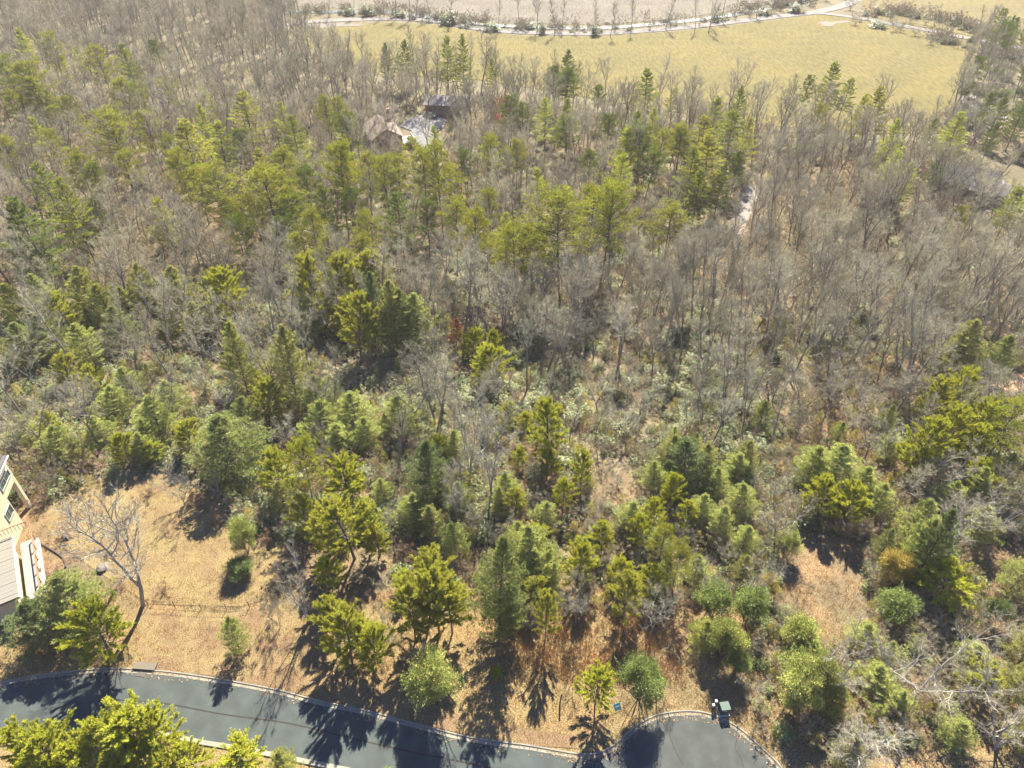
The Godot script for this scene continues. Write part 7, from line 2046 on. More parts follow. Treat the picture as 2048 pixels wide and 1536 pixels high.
func grow_6() -> void:
	grow(2, 0, "p", -37.6, -116.7, 5.4, 1.14, 1.2, "pale soft young conifer left of the tall dark pine in the middle")
	grow(3, 1, "p", -72.2, -120.7, 4.7, 1.24, 5.1, "pale small tufted pine left of the broad soft pine")
	grow(3, 1, "p", -12.8, -48.7, 3.7, 1.03, 4.3, "pale small tufted pine up and left of the pines on the slope")
	grow(2, 0, "a", -59.0, -90.8, 3.9, 1.17, 5.5, "low green soft young conifer down and right of the grey spreading tree")
	grow(2, 0, "p", -63.0, -79.8, 3.2, 1.31, 0.3, "low pale soft young conifer nearest down and right of the brushy left wood")
	grow(3, 1, "y", -11.1, -60.0, 3.0, 1.24, 2.3, "yellow green small tufted pine below the dark green pine in the lower middle")
	grow(2, 0, "p", 38.8, -39.5, 4.4, 1.16, 4.0, "pale soft young conifer right of the leaning pale tree")
	grow(2, 0, "b", 36.6, -77.8, 6.3, 1.21, 0.3, "deep green soft young conifer up and right of the blue-green hemlock")
	grow(2, 0, "a", 27.1, -77.3, 3.1, 1.00, 1.2, "low green soft young conifer above the blue-green hemlock")
	grow(3, 1, "y", -41.8, -89.9, 3.5, 1.06, 5.6, "yellow green small tufted pine down and right of the tall pale-tipped pine")
	grow(2, 0, "p", -58.0, -77.0, 3.2, 1.19, 2.9, "second nearest low pale soft young conifer down and right of the brushy left wood")
	grow(2, 0, "b", 53.8, -76.2, 6.1, 1.04, 4.3, "deep green soft young conifer up and left of the yellow pines on the right")
	grow(3, 1, "y", -1.0, -77.0, 5.4, 0.94, 4.0, "yellow green small tufted pine below the centre of the view")
	grow(2, 0, "a", 31.8, -68.7, 6.5, 1.30, 5.6, "second nearest green soft young conifer right of the blue-green hemlock")
	grow(3, 1, "a", -67.2, -120.9, 3.7, 0.96, 5.3, "green small tufted pine down and left of the broad soft pine")
	grow(2, 0, "b", -26.8, -83.9, 4.4, 1.15, 4.7, "second nearest deep green soft young conifer down and right of the greener twin pine")
	grow(2, 0, "p", 0.6, -54.7, 5.2, 1.34, 2.0, "pale soft young conifer nearest up and right of the tall conical pine")
	grow(2, 0, "b", -76.6, -107.4, 5.3, 1.18, 3.1, "deep green soft young conifer up and left of the grey spreading tree")
	grow(2, 0, "p", -88.6, -113.6, 6.0, 1.14, 4.9, "pale soft young conifer down and left of the soft grey-green pine on the left")
	grow(3, 1, "a", -6.9, -64.6, 3.9, 1.29, 3.2, "second nearest green small tufted pine down and right of the dark green pine")
	grow(3, 1, "y", -20.5, -49.4, 5.3, 1.19, 2.3, "yellow green small tufted pine right of the slender bare tree by the verge")
	grow(3, 1, "y", -66.1, -75.3, 5.0, 1.08, 0.8, "yellow green small tufted pine down and right of the dark-trunked tree behind the house")
	grow(2, 0, "p", 25.0, -70.1, 3.3, 0.95, 3.1, "low pale soft young conifer right of the blue-green hemlock")
	grow(3, 1, "y", 0.7, -69.0, 4.0, 1.00, 4.3, "yellow green small tufted pine right of the white-barked tree")
	grow(2, 0, "p", 3.5, -72.6, 3.6, 1.22, 5.0, "low pale soft young conifer down and left of the bright slanting pine")
	grow(2, 0, "p", 25.7, -72.2, 4.7, 1.11, 2.9, "pale soft young conifer up and right of the blue-green hemlock")
	grow(2, 0, "p", 35.5, -33.8, 3.1, 1.25, 2.5, "low pale soft young conifer down and right of the leaning pale tree")
	grow(3, 1, "a", 2.1, -47.0, 4.9, 1.14, 3.6, "green small tufted pine up and left of the thin pine on a bare stem")
	grow(2, 0, "b", 44.1, -53.2, 5.7, 1.04, 5.4, "deep green soft young conifer above the olive bush")
	grow(3, 1, "y", -10.3, -70.7, 4.5, 1.13, 5.6, "yellow green small tufted pine up and right of the dark green pine")
	grow(2, 0, "a", 8.8, -52.1, 4.7, 1.30, 0.0, "green soft young conifer above the dark-stemmed bare tree")
	grow(2, 0, "p", -83.3, -95.9, 5.3, 1.15, 2.6, "pale soft young conifer up and left of the brushy left wood")
	grow(3, 1, "y", -2.3, -72.9, 3.3, 0.95, 4.6, "yellow green small tufted pine up and right of the white-barked tree")
	grow(2, 0, "p", 23.3, -74.5, 4.0, 1.01, 4.6, "low pale soft young conifer up and left of the blue-green hemlock")
	grow(2, 0, "a", -18.5, -76.8, 4.4, 1.34, 4.4, "green soft young conifer up and left of the dark green pine in the lower middle")
	grow(2, 0, "p", -20.3, -56.1, 4.2, 1.18, 3.8, "pale soft young conifer below the tall bright pine beside the lawn")
	grow(2, 0, "a", -18.7, -92.8, 4.3, 1.08, 2.7, "green soft young conifer below the soft pale pine")
	grow(2, 0, "b", 42.6, -68.5, 3.6, 1.11, 3.3, "low deep green soft young conifer left of the pale hemlock")
	grow(11, 1, "h", 30.4, -71.6, 3.0, 1.02, 1.6, "glossy laurel thicket right of the blue-green hemlock")
	grow(11, 0, "h", 19.2, -108.8, 1.8, 1.17, 0.4, "glossy laurel thicket nearest up and left of the thicket lower centre")
	grow(11, 1, "i", 1.4, -80.2, 3.1, 1.08, 1.3, "second nearest glossy laurel thicket below the centre of the view")
	grow(11, 0, "h", -49.6, -106.5, 2.9, 1.05, 1.6, "glossy laurel thicket nearest above the tall pale-tipped pine")
	grow(11, 0, "h", -6.9, -86.3, 2.1, 1.03, 0.7, "glossy laurel thicket left of the shaded hollow in the centre")
	grow(11, 1, "h", -71.2, -99.6, 2.4, 0.88, 2.8, "glossy laurel thicket left of the grey spreading tree")
	grow(11, 0, "h", 17.0, -80.4, 1.8, 0.98, 3.7, "glossy laurel thicket down and left of the thicket lower centre")
	grow(11, 1, "h", -39.1, -65.3, 2.3, 0.90, 2.2, "glossy laurel thicket below the broad dense pine")
	grow(11, 0, "i", 9.6, -80.8, 2.6, 0.99, 0.8, "third nearest glossy laurel thicket up and right of the bright slanting pine")
	grow(11, 0, "h", -12.6, -87.5, 1.9, 1.03, 2.0, "glossy laurel thicket below the dead rust-brown fir")
	grow(11, 1, "h", 31.0, -121.9, 2.2, 1.16, 2.7, "second nearest glossy laurel thicket below the round green pine on the right")
	grow(11, 0, "h", -3.8, -75.0, 2.5, 0.87, 5.9, "glossy laurel thicket up and left of the white-barked tree")
	grow(11, 1, "h", 82.4, -120.1, 2.0, 0.95, 2.5, "glossy laurel thicket up and left of the leaning green pine on the right")
	grow(11, 0, "i", 0.0, -99.0, 3.0, 0.85, 2.8, "glossy laurel thicket right of the bright pine clump in the centre")
	grow(11, 0, "h", 27.7, -128.0, 2.8, 0.90, 1.4, "glossy laurel thicket down and left of the round green pine on the right")
	grow(11, 1, "h", 23.7, -88.0, 2.8, 1.11, 4.0, "glossy laurel thicket nearest right of the thicket lower centre")
	grow(11, 0, "i", -85.8, -97.4, 2.7, 1.07, 5.9, "glossy laurel thicket up and left of the brushy left wood")
	grow(11, 1, "h", -43.6, -102.1, 2.6, 0.93, 4.1, "glossy laurel thicket up and left of the greener twin pine")
	grow(11, 0, "h", -30.4, -84.9, 2.2, 1.15, 4.6, "second nearest glossy laurel thicket down and right of the greener twin pine")
	grow(11, 0, "h", 32.4, -123.6, 3.2, 1.20, 2.7, "glossy laurel thicket nearest below the round green pine on the right")
	grow(11, 1, "h", 56.3, -78.6, 1.9, 1.04, 5.2, "glossy laurel thicket up and left of the yellow pines on the right")
	grow(11, 0, "h", 26.3, -85.9, 2.8, 1.00, 6.0, "second nearest glossy laurel thicket right of the thicket lower centre")
	grow(11, 1, "h", 30.1, -95.7, 2.5, 0.95, 4.2, "second nearest glossy laurel thicket up and right of the thicket lower centre")
	grow(11, 0, "h", -68.2, -97.3, 2.5, 0.98, 1.8, "glossy laurel thicket down and left of the grey spreading tree")
	grow(11, 0, "h", 45.2, -96.8, 3.1, 1.06, 6.0, "glossy laurel thicket nearest below the brown wood right of centre")
	grow(11, 1, "h", 3.7, -117.0, 2.3, 0.87, 0.7, "fourth nearest glossy laurel thicket down and left of the great round pine")
	grow(11, 0, "h", -27.5, -62.5, 1.9, 1.03, 0.8, "glossy laurel thicket below the round-topped pine by the lawn")
	grow(11, 1, "h", 85.0, -97.0, 2.1, 0.95, 0.8, "glossy laurel thicket above the sandy opening at the right edge")
	grow(11, 0, "i", -19.4, -126.6, 3.1, 1.16, 0.4, "glossy laurel thicket nearest above the soft pale pine")
	grow(11, 0, "h", -68.6, -78.9, 2.2, 1.17, 4.6, "glossy laurel thicket right of the dark-trunked tree behind the house")
	grow(11, 1, "h", -45.3, -85.6, 3.1, 0.94, 5.9, "glossy laurel thicket below the tall pale-tipped pine")
	grow(11, 0, "h", -6.7, -83.9, 2.7, 1.04, 0.2, "second nearest glossy laurel thicket down and left of the shaded hollow in the centre")
	grow(11, 1, "i", -13.8, -101.9, 2.3, 1.02, 0.7, "glossy laurel thicket nearest down and left of the dead rust-brown fir")
	grow(11, 0, "h", 14.5, -106.2, 2.7, 0.94, 5.5, "third nearest glossy laurel thicket up and left of the thicket lower centre")
	grow(11, 0, "h", 85.3, -117.6, 2.4, 1.06, 1.5, "glossy laurel thicket nearest above the leaning green pine on the right")
	grow(11, 1, "i", 2.5, -107.0, 2.0, 1.00, 2.4, "glossy laurel thicket up and right of the bright pine clump in the centre")
	grow(11, 0, "h", -9.2, -68.1, 2.3, 1.07, 3.2, "glossy laurel thicket right of the dark green pine in the lower middle")
	grow(11, 1, "h", -14.6, -115.9, 2.2, 1.18, 4.9, "second nearest glossy laurel thicket up and right of the soft pale pine")
	grow(11, 0, "h", 26.1, -96.0, 2.1, 0.98, 4.6, "glossy laurel thicket nearest up and right of the thicket lower centre")
	grow(11, 0, "h", 1.2, -125.3, 2.6, 1.01, 3.8, "third nearest glossy laurel thicket down and left of the great round pine")
	grow(11, 1, "i", 1.0, -96.3, 2.1, 0.99, 6.1, "glossy laurel thicket above the centre of the view")
	grow(11, 0, "i", 90.6, -122.2, 2.9, 0.94, 2.8, "second nearest glossy laurel thicket above the leaning green pine on the right")
	grow(11, 1, "i", -7.6, -94.7, 2.7, 0.91, 4.8, "glossy laurel thicket nearest left of the bright pine clump in the centre")
	grow(11, 0, "h", -22.5, -90.0, 2.0, 0.96, 0.1, "glossy laurel thicket below the tall dark pine in the middle")
	grow(11, 0, "h", -64.5, -63.3, 2.6, 1.07, 3.1, "glossy laurel thicket above the cream house")
	grow(11, 1, "h", -59.6, -123.1, 2.0, 0.88, 0.2, "glossy laurel thicket right of the broad soft pine")
	grow(11, 0, "h", 3.7, -125.7, 2.5, 0.90, 6.3, "second nearest glossy laurel thicket down and left of the great round pine")
	grow(11, 1, "h", 8.2, -68.6, 2.7, 1.17, 1.3, "glossy laurel thicket down and right of the bright slanting pine")
	grow(11, 0, "h", 35.1, -72.7, 2.7, 1.15, 2.2, "second nearest glossy laurel thicket above the wide grey tree")
	grow(11, 0, "i", 40.6, -124.9, 2.2, 1.17, 4.0, "glossy laurel thicket nearest left of the brown wood right of centre")
	grow(11, 1, "h", -65.0, -97.5, 2.5, 0.86, 0.1, "glossy laurel thicket down and right of the grey spreading tree")
	grow(11, 0, "h", -11.2, -119.5, 2.5, 0.99, 4.0, "glossy laurel thicket nearest above the dead rust-brown fir")
	grow(11, 1, "h", 10.5, -86.3, 2.2, 1.19, 3.0, "fourth nearest glossy laurel thicket up and right of the bright slanting pine")
	grow(11, 0, "i", -47.1, -122.1, 2.5, 1.01, 0.1, "glossy laurel thicket above the greener twin pine")
	grow(11, 0, "h", -37.3, -82.5, 2.1, 0.91, 4.4, "second nearest glossy laurel thicket below the greener twin pine")
	grow(11, 1, "h", 9.4, -91.9, 2.5, 1.14, 3.2, "second nearest glossy laurel thicket right of the centre of the view")
	grow(11, 0, "h", -0.1, -86.8, 2.2, 0.87, 5.1, "glossy laurel thicket nearest below the centre of the view")
	grow(11, 1, "h", 1.6, -82.4, 1.8, 1.13, 4.0, "glossy laurel thicket nearest down and right of the centre of the view")
	grow(11, 0, "i", -17.4, -117.3, 2.4, 1.20, 2.6, "glossy laurel thicket nearest up and right of the soft pale pine")
	grow(11, 0, "h", 36.1, -119.0, 2.2, 0.95, 4.7, "second nearest glossy laurel thicket left of the brown wood right of centre")
	grow(11, 1, "h", 46.8, -125.5, 2.1, 0.93, 5.0, "glossy laurel thicket nearest down and left of the brown wood right of centre")
	grow(11, 0, "i", 21.6, -85.0, 2.1, 1.07, 4.7, "glossy laurel thicket below the thicket lower centre")
	grow(11, 1, "h", 35.0, -113.9, 2.3, 1.07, 4.4, "second nearest glossy laurel thicket down and left of the brown wood right of centre")
	grow(11, 0, "i", 21.6, -70.5, 2.3, 0.94, 3.3, "glossy laurel thicket left of the blue-green hemlock")
	grow(11, 0, "i", -35.4, -86.5, 1.8, 1.10, 0.1, "glossy laurel thicket nearest below the greener twin pine")
	grow(11, 1, "h", -8.9, -128.9, 1.9, 1.15, 0.5, "second nearest glossy laurel thicket above the dead rust-brown fir")
	grow(11, 0, "h", -56.3, -97.7, 2.1, 0.89, 3.2, "glossy laurel thicket left of the tall pale-tipped pine")
	grow(11, 1, "h", -38.2, -129.3, 3.0, 0.90, 4.5, "second nearest glossy laurel thicket up and left of the tall dark pine in the middle")
	grow(11, 0, "i", 35.0, -67.4, 2.2, 1.05, 3.4, "glossy laurel thicket nearest above the wide grey tree")
	grow(11, 0, "h", -20.2, -131.2, 1.8, 1.12, 5.7, "second nearest glossy laurel thicket above the soft pale pine")
	grow(11, 1, "h", 90.4, -113.4, 2.3, 1.20, 3.3, "glossy laurel thicket up and right of the leaning green pine on the right")
	grow(11, 0, "i", -6.1, -106.7, 2.8, 0.85, 4.8, "glossy laurel thicket right of the dead rust-brown fir")
	grow(11, 1, "i", -41.0, -70.3, 3.0, 1.19, 2.6, "glossy laurel thicket down and left of the broad dense pine")
	grow(11, 0, "h", -42.2, -77.0, 2.5, 1.06, 0.6, "glossy laurel thicket above the broad dense pine")
	grow(11, 0, "h", -83.4, -92.8, 2.0, 1.13, 5.7, "glossy laurel thicket above the dark-trunked tree behind the house")
	grow(11, 1, "h", 5.4, -127.1, 2.7, 1.00, 3.5, "glossy laurel thicket nearest down and left of the great round pine")
	grow(11, 0, "i", -37.1, -94.2, 1.9, 1.12, 0.1, "glossy laurel thicket nearest down and right of the greener twin pine")
	grow(11, 1, "h", -45.7, -80.3, 2.1, 1.16, 4.9, "glossy laurel thicket up and left of the broad dense pine")
	grow(11, 0, "h", -30.4, -100.3, 1.8, 0.92, 1.5, "glossy laurel thicket right of the greener twin pine")
	grow(11, 0, "h", 15.9, -76.8, 2.6, 1.05, 4.1, "second nearest glossy laurel thicket above the leaf strewn gap")
	grow(11, 1, "h", 28.7, -91.5, 2.5, 0.95, 1.9, "third nearest glossy laurel thicket right of the thicket lower centre")
	grow(11, 0, "i", -34.8, -74.7, 3.0, 1.06, 1.6, "glossy laurel thicket right of the broad dense pine")

func grow_7() -> void:
	grow(11, 1, "h", 4.1, -83.2, 2.9, 1.03, 1.4, "second nearest glossy laurel thicket down and right of the centre of the view")
	grow(11, 0, "i", -33.1, -126.2, 2.6, 1.16, 4.6, "glossy laurel thicket nearest up and left of the tall dark pine in the middle")
	grow(11, 0, "i", -67.7, -81.4, 2.1, 0.97, 4.8, "glossy laurel thicket below the brushy left wood")
	grow(11, 1, "i", 14.2, -73.2, 1.9, 0.90, 5.8, "glossy laurel thicket nearest above the leaf strewn gap")
	grow(11, 0, "h", 77.8, -125.4, 2.5, 0.95, 5.2, "glossy laurel thicket up and right of the open brown wood on the right")
	grow(11, 1, "h", 15.3, -86.7, 2.5, 1.00, 5.2, "second nearest glossy laurel thicket left of the thicket lower centre")
	grow(11, 0, "h", -67.3, -127.7, 2.2, 1.01, 5.1, "glossy laurel thicket up and right of the broad soft pine")
	grow(11, 0, "h", 53.7, -100.2, 3.1, 1.00, 0.5, "second nearest glossy laurel thicket down and left of the open brown wood on the right")
	grow(11, 1, "h", 33.5, -87.1, 1.9, 1.15, 2.6, "fourth nearest glossy laurel thicket right of the thicket lower centre")
	grow(11, 0, "h", -10.4, -90.8, 2.3, 1.12, 0.8, "second nearest glossy laurel thicket left of the bright pine clump in the centre")
	grow(11, 1, "i", 4.6, -85.8, 1.9, 1.09, 1.1, "glossy laurel thicket nearest right of the centre of the view")
	grow(11, 0, "h", -2.0, -88.3, 2.9, 1.11, 4.4, "glossy laurel thicket nearest down and left of the shaded hollow in the centre")
	grow(11, 0, "h", -2.2, -68.9, 2.2, 1.18, 6.0, "glossy laurel thicket below the white-barked tree")
	grow(11, 1, "h", 19.2, -89.3, 2.1, 1.16, 0.8, "glossy laurel thicket nearest left of the thicket lower centre")
	grow(11, 0, "i", 38.9, -93.5, 2.3, 0.87, 3.7, "second nearest glossy laurel thicket below the brown wood right of centre")
	grow(11, 1, "h", 57.7, -104.0, 3.0, 1.17, 1.8, "glossy laurel thicket nearest down and left of the open brown wood on the right")
	grow(11, 0, "h", -68.8, -108.3, 2.4, 1.18, 1.4, "glossy laurel thicket up and right of the grey spreading tree")
	grow(11, 0, "h", -29.7, -66.0, 3.2, 1.16, 0.8, "glossy laurel thicket left of the round-topped pine by the lawn")
	grow(11, 1, "h", -2.3, -120.6, 2.9, 0.98, 2.3, "glossy laurel thicket up and right of the dead rust-brown fir")
	grow(11, 0, "i", 18.9, -111.5, 3.0, 1.10, 3.3, "second nearest glossy laurel thicket up and left of the thicket lower centre")
	grow(11, 1, "i", -13.7, -96.6, 2.4, 1.09, 4.1, "second nearest glossy laurel thicket down and left of the dead rust-brown fir")
	grow(11, 0, "h", 9.0, -78.6, 2.9, 1.07, 0.7, "glossy laurel thicket nearest up and right of the bright slanting pine")
	grow(11, 0, "h", 38.0, -75.9, 1.9, 0.92, 6.2, "glossy laurel thicket up and left of the pale hemlock")
	grow(11, 1, "h", 8.1, -82.5, 2.6, 0.93, 5.1, "second nearest glossy laurel thicket up and right of the bright slanting pine")
	grow(11, 0, "i", 20.4, -128.9, 2.4, 0.86, 3.3, "glossy laurel thicket below the second great pine")
	grow(11, 1, "h", -54.4, -111.8, 2.9, 1.03, 1.6, "second nearest glossy laurel thicket above the tall pale-tipped pine")
	grow(11, 0, "h", 24.3, -97.6, 2.0, 0.85, 3.1, "glossy laurel thicket above the thicket lower centre")
	grow(11, 0, "h", 61.7, -101.4, 2.2, 0.94, 3.2, "glossy laurel thicket below the open brown wood on the right")
	grow(8, 0, "w", 26.7, -69.2, 3.1, 1.17, 4.7, "twiggy leafless shrub nearest right of the blue-green hemlock")
	grow(8, 0, "w", 45.3, -38.6, 4.2, 0.99, 2.1, "twiggy leafless shrub nearest down and right of the spreading pale tree")
	grow(8, 1, "k", 44.7, -42.4, 3.7, 0.93, 5.6, "twiggy leafless shrub up and left of the spreading pale tree")
	grow(8, 0, "k", -0.4, -56.3, 4.1, 1.02, 1.0, "second nearest twiggy leafless shrub above the tall conical pine")
	grow(8, 1, "k", -1.9, -49.4, 4.3, 1.02, 5.3, "twiggy leafless shrub left of the tall conical pine")
	grow(8, 0, "n", -12.8, -53.7, 2.7, 0.98, 4.6, "second nearest brown twiggy leafless shrub up and left of the pines on the slope")
	grow(8, 0, "w", 15.1, -52.3, 4.0, 1.00, 1.1, "twiggy leafless shrub above the forked bare tree")
	grow(8, 1, "w", 29.5, -44.4, 3.4, 1.12, 1.2, "twiggy leafless shrub right of the bushes above the turning")
	grow(8, 0, "w", 24.0, -35.5, 4.4, 1.03, 0.1, "twiggy leafless shrub right of the green utility box")
	grow(8, 1, "n", 38.8, -71.2, 2.4, 0.95, 2.3, "brown twiggy leafless shrub left of the pale hemlock")
	grow(8, 0, "w", 30.6, -53.7, 4.5, 1.10, 1.2, "twiggy leafless shrub down and left of the wide grey tree")
	grow(8, 0, "w", 47.9, -59.8, 3.4, 0.94, 4.7, "third nearest twiggy leafless shrub up and left of the dark pine beside the slope")
	grow(8, 1, "w", 41.5, -49.6, 3.9, 1.01, 4.9, "twiggy leafless shrub left of the olive bush")
	grow(8, 0, "w", 5.0, -53.7, 3.3, 1.11, 3.4, "twiggy leafless shrub up and left of the dark-stemmed bare tree")
	grow(8, 1, "w", 39.3, -42.3, 3.0, 1.15, 1.5, "twiggy leafless shrub up and right of the leaning pale tree")
	grow(8, 0, "w", 45.5, -34.7, 4.1, 1.20, 0.8, "second nearest twiggy leafless shrub down and right of the spreading pale tree")
	grow(8, 0, "n", 66.6, -72.7, 3.7, 1.06, 4.6, "brown twiggy leafless shrub left of the yellow pine at the right edge")
	grow(8, 1, "k", 0.4, -48.0, 3.6, 1.10, 1.0, "twiggy leafless shrub down and right of the tall conical pine")
	grow(8, 0, "w", -13.7, -44.5, 3.9, 0.96, 4.2, "twiggy leafless shrub up and right of the open pine above the road")
	grow(8, 1, "w", 43.1, -56.3, 2.6, 1.09, 0.2, "twiggy leafless shrub up and left of the olive bush")
	grow(8, 0, "k", -13.1, -60.6, 4.1, 0.87, 5.2, "twiggy leafless shrub down and left of the dark green pine in the lower middle")
	grow(8, 0, "w", 54.4, -43.0, 3.2, 1.10, 1.5, "second nearest twiggy leafless shrub up and right of the spreading pale tree")
	grow(8, 1, "k", 42.7, -36.9, 3.5, 1.12, 5.0, "twiggy leafless shrub down and left of the spreading pale tree")
	grow(8, 0, "k", 32.4, -40.4, 3.6, 0.96, 4.2, "twiggy leafless shrub up and left of the leaning pale tree")
	grow(8, 1, "w", -61.2, -65.0, 3.7, 1.02, 0.4, "twiggy leafless shrub up and right of the cream house")
	grow(8, 0, "w", -10.7, -39.8, 2.4, 1.13, 1.3, "twiggy leafless shrub up and left of the oval bush")
	grow(8, 0, "k", 58.5, -74.9, 2.5, 1.07, 1.0, "twiggy leafless shrub above the yellow pines on the right")
	grow(8, 1, "w", 28.5, -73.7, 3.1, 1.18, 3.5, "twiggy leafless shrub up and right of the blue-green hemlock")
	grow(8, 0, "w", -18.5, -68.3, 3.2, 1.10, 3.4, "twiggy leafless shrub right of the bright yellow pine")
	grow(8, 1, "w", -24.5, -76.4, 3.2, 1.20, 4.4, "twiggy leafless shrub above the bright yellow pine")
	grow(8, 0, "n", 2.4, -56.6, 3.9, 1.03, 0.7, "brown twiggy leafless shrub up and right of the tall conical pine")
	grow(8, 0, "w", 10.6, -50.8, 4.3, 1.01, 0.7, "second nearest twiggy leafless shrub up and right of the dark-stemmed bare tree")
	grow(8, 1, "n", -11.6, -52.1, 3.2, 1.11, 2.9, "brown twiggy leafless shrub nearest up and left of the pines on the slope")
	grow(8, 0, "w", -21.5, -51.0, 3.9, 1.03, 5.5, "twiggy leafless shrub up and right of the slender bare tree by the verge")
	grow(8, 1, "n", 9.9, -75.4, 2.5, 1.01, 4.0, "brown twiggy leafless shrub right of the bright slanting pine")
	grow(8, 0, "k", 61.6, -55.9, 3.5, 1.02, 2.7, "twiggy leafless shrub right of the mixed wood lower right")
	grow(8, 0, "n", 31.4, -44.4, 2.6, 1.07, 3.7, "brown twiggy leafless shrub down and left of the bare slope")
	grow(8, 1, "w", 39.1, -63.2, 2.5, 0.96, 5.4, "twiggy leafless shrub left of the bright bottle-brush pine")
	grow(8, 0, "w", -15.2, -48.4, 2.5, 1.09, 0.1, "second nearest twiggy leafless shrub left of the pines on the slope")
	grow(8, 1, "n", 45.9, -55.0, 3.2, 0.92, 1.7, "brown twiggy leafless shrub above the olive bush")
	grow(8, 0, "w", -11.6, -68.9, 4.0, 0.88, 6.1, "twiggy leafless shrub above the dark green pine in the lower middle")
	grow(8, 0, "w", 52.0, -60.2, 4.4, 1.05, 5.9, "twiggy leafless shrub above the dark pine beside the slope")
	grow(8, 1, "k", 49.4, -38.1, 4.0, 1.09, 6.1, "twiggy leafless shrub right of the spreading pale tree")
	grow(8, 0, "n", -30.8, -59.6, 2.8, 0.96, 1.1, "brown twiggy leafless shrub up and right of the slender evergreen on the lawn")
	grow(8, 1, "n", 67.8, -67.2, 2.2, 0.91, 2.9, "brown twiggy leafless shrub below the yellow pine at the right edge")
	grow(8, 0, "n", 49.2, -70.1, 3.6, 0.87, 6.2, "brown twiggy leafless shrub right of the pale hemlock")
	grow(8, 0, "k", -13.1, -41.7, 4.4, 0.90, 4.1, "twiggy leafless shrub right of the open pine above the road")
	grow(8, 1, "k", 54.0, -72.7, 2.2, 0.93, 4.3, "twiggy leafless shrub left of the yellow pines on the right")
	grow(8, 0, "n", -12.7, -64.8, 2.2, 1.14, 4.2, "brown twiggy leafless shrub down and left of the dark green pine in the lower middle")
	grow(8, 1, "w", 34.5, -63.1, 3.8, 0.96, 5.1, "twiggy leafless shrub nearest above the wide grey tree")
	grow(8, 0, "k", -10.3, -46.9, 4.2, 1.19, 3.5, "twiggy leafless shrub nearest left of the pines on the slope")
	grow(8, 0, "w", 20.1, -58.5, 3.3, 0.96, 6.0, "twiggy leafless shrub below the blue-green hemlock")
	grow(8, 1, "n", -17.4, -44.5, 4.3, 0.88, 4.0, "brown twiggy leafless shrub above the open pine above the road")
	grow(8, 0, "k", -2.4, -54.9, 3.8, 0.93, 5.8, "twiggy leafless shrub nearest above the tall conical pine")
	grow(8, 1, "n", 73.1, -79.1, 3.1, 0.90, 2.3, "brown twiggy leafless shrub above the yellow pine at the right edge")
	grow(8, 0, "k", -28.6, -57.1, 3.3, 1.19, 2.1, "twiggy leafless shrub right of the slender evergreen on the lawn")
	grow(8, 0, "w", 51.0, -58.7, 2.4, 1.04, 5.6, "twiggy leafless shrub nearest up and left of the dark pine beside the slope")
	grow(8, 1, "n", 16.5, -63.0, 3.0, 1.04, 0.5, "brown twiggy leafless shrub down and right of the leaf strewn gap")
	grow(8, 0, "w", 33.2, -72.3, 4.1, 1.18, 6.1, "third nearest twiggy leafless shrub right of the blue-green hemlock")
	grow(8, 1, "k", -18.0, -49.7, 3.1, 0.94, 5.0, "twiggy leafless shrub below the tall bright pine beside the lawn")
	grow(8, 0, "n", 19.7, -45.7, 3.2, 1.11, 5.7, "brown twiggy leafless shrub right of the forked bare tree")
	grow(8, 0, "w", 3.6, -60.0, 4.5, 1.17, 2.6, "twiggy leafless shrub below the bright slanting pine")
	grow(8, 1, "k", 45.6, -45.3, 3.2, 0.98, 4.8, "twiggy leafless shrub down and left of the bright spreading pine")
	grow(8, 0, "w", -8.6, -77.0, 2.4, 1.07, 0.5, "twiggy leafless shrub up and left of the white-barked tree")
	grow(8, 1, "n", 31.9, -61.3, 2.7, 1.05, 4.9, "brown twiggy leafless shrub left of the wide grey tree")
	grow(8, 0, "w", 26.2, -40.4, 4.0, 0.98, 3.2, "twiggy leafless shrub below the bushes above the turning")
	grow(8, 0, "n", -60.2, -73.7, 3.0, 1.02, 0.7, "brown twiggy leafless shrub down and right of the brushy left wood")
	grow(8, 1, "n", -64.4, -67.4, 3.1, 1.12, 2.7, "brown twiggy leafless shrub below the dark-trunked tree behind the house")
	grow(8, 0, "k", 28.5, -68.8, 3.6, 1.15, 3.5, "second nearest twiggy leafless shrub right of the blue-green hemlock")
	grow(8, 1, "w", 51.8, -42.6, 4.2, 1.12, 3.9, "twiggy leafless shrub nearest up and right of the spreading pale tree")
	grow(8, 0, "k", 159.4, -361.5, 6.0, 1.53, 2.0, "second nearest bushy shrub on the valley floor right of the far road fork")
	grow(8, 0, "k", 169.1, -371.5, 3.6, 1.72, 2.0, "third nearest bushy shrub on the valley floor right of the far road fork")
	grow(11, 1, "i", 167.9, -356.6, 3.8, 1.90, 3.3, "sixth nearest bushy shrub on the valley floor right of the far road fork")
	grow(8, 1, "k", 177.7, -366.4, 5.8, 0.99, 5.9, "eighth nearest bushy shrub on the valley floor right of the far road fork")
	grow(8, 0, "k", 176.3, -351.8, 3.4, 1.90, 0.2, "eleventh nearest bushy shrub on the valley floor right of the far road fork")
	grow(8, 1, "k", 168.8, -393.2, 5.6, 1.29, 0.3, "bushy shrub on the valley floor nearest right of the far road fork")
	grow(8, 0, "k", 181.1, -398.9, 5.5, 1.28, 5.3, "fourth nearest bushy shrub on the valley floor right of the far road fork")
	grow(8, 0, "k", 191.1, -404.8, 3.9, 1.90, 6.3, "seventh nearest bushy shrub on the valley floor right of the far road fork")
	grow(8, 1, "k", 196.3, -393.2, 4.5, 1.35, 4.7, "thirteenth nearest bushy shrub on the valley floor right of the far road fork")
	grow(8, 0, "k", 202.5, -387.5, 3.4, 1.90, 1.3, "fifth nearest bushy shrub on the valley floor up and left of the upper right lane")
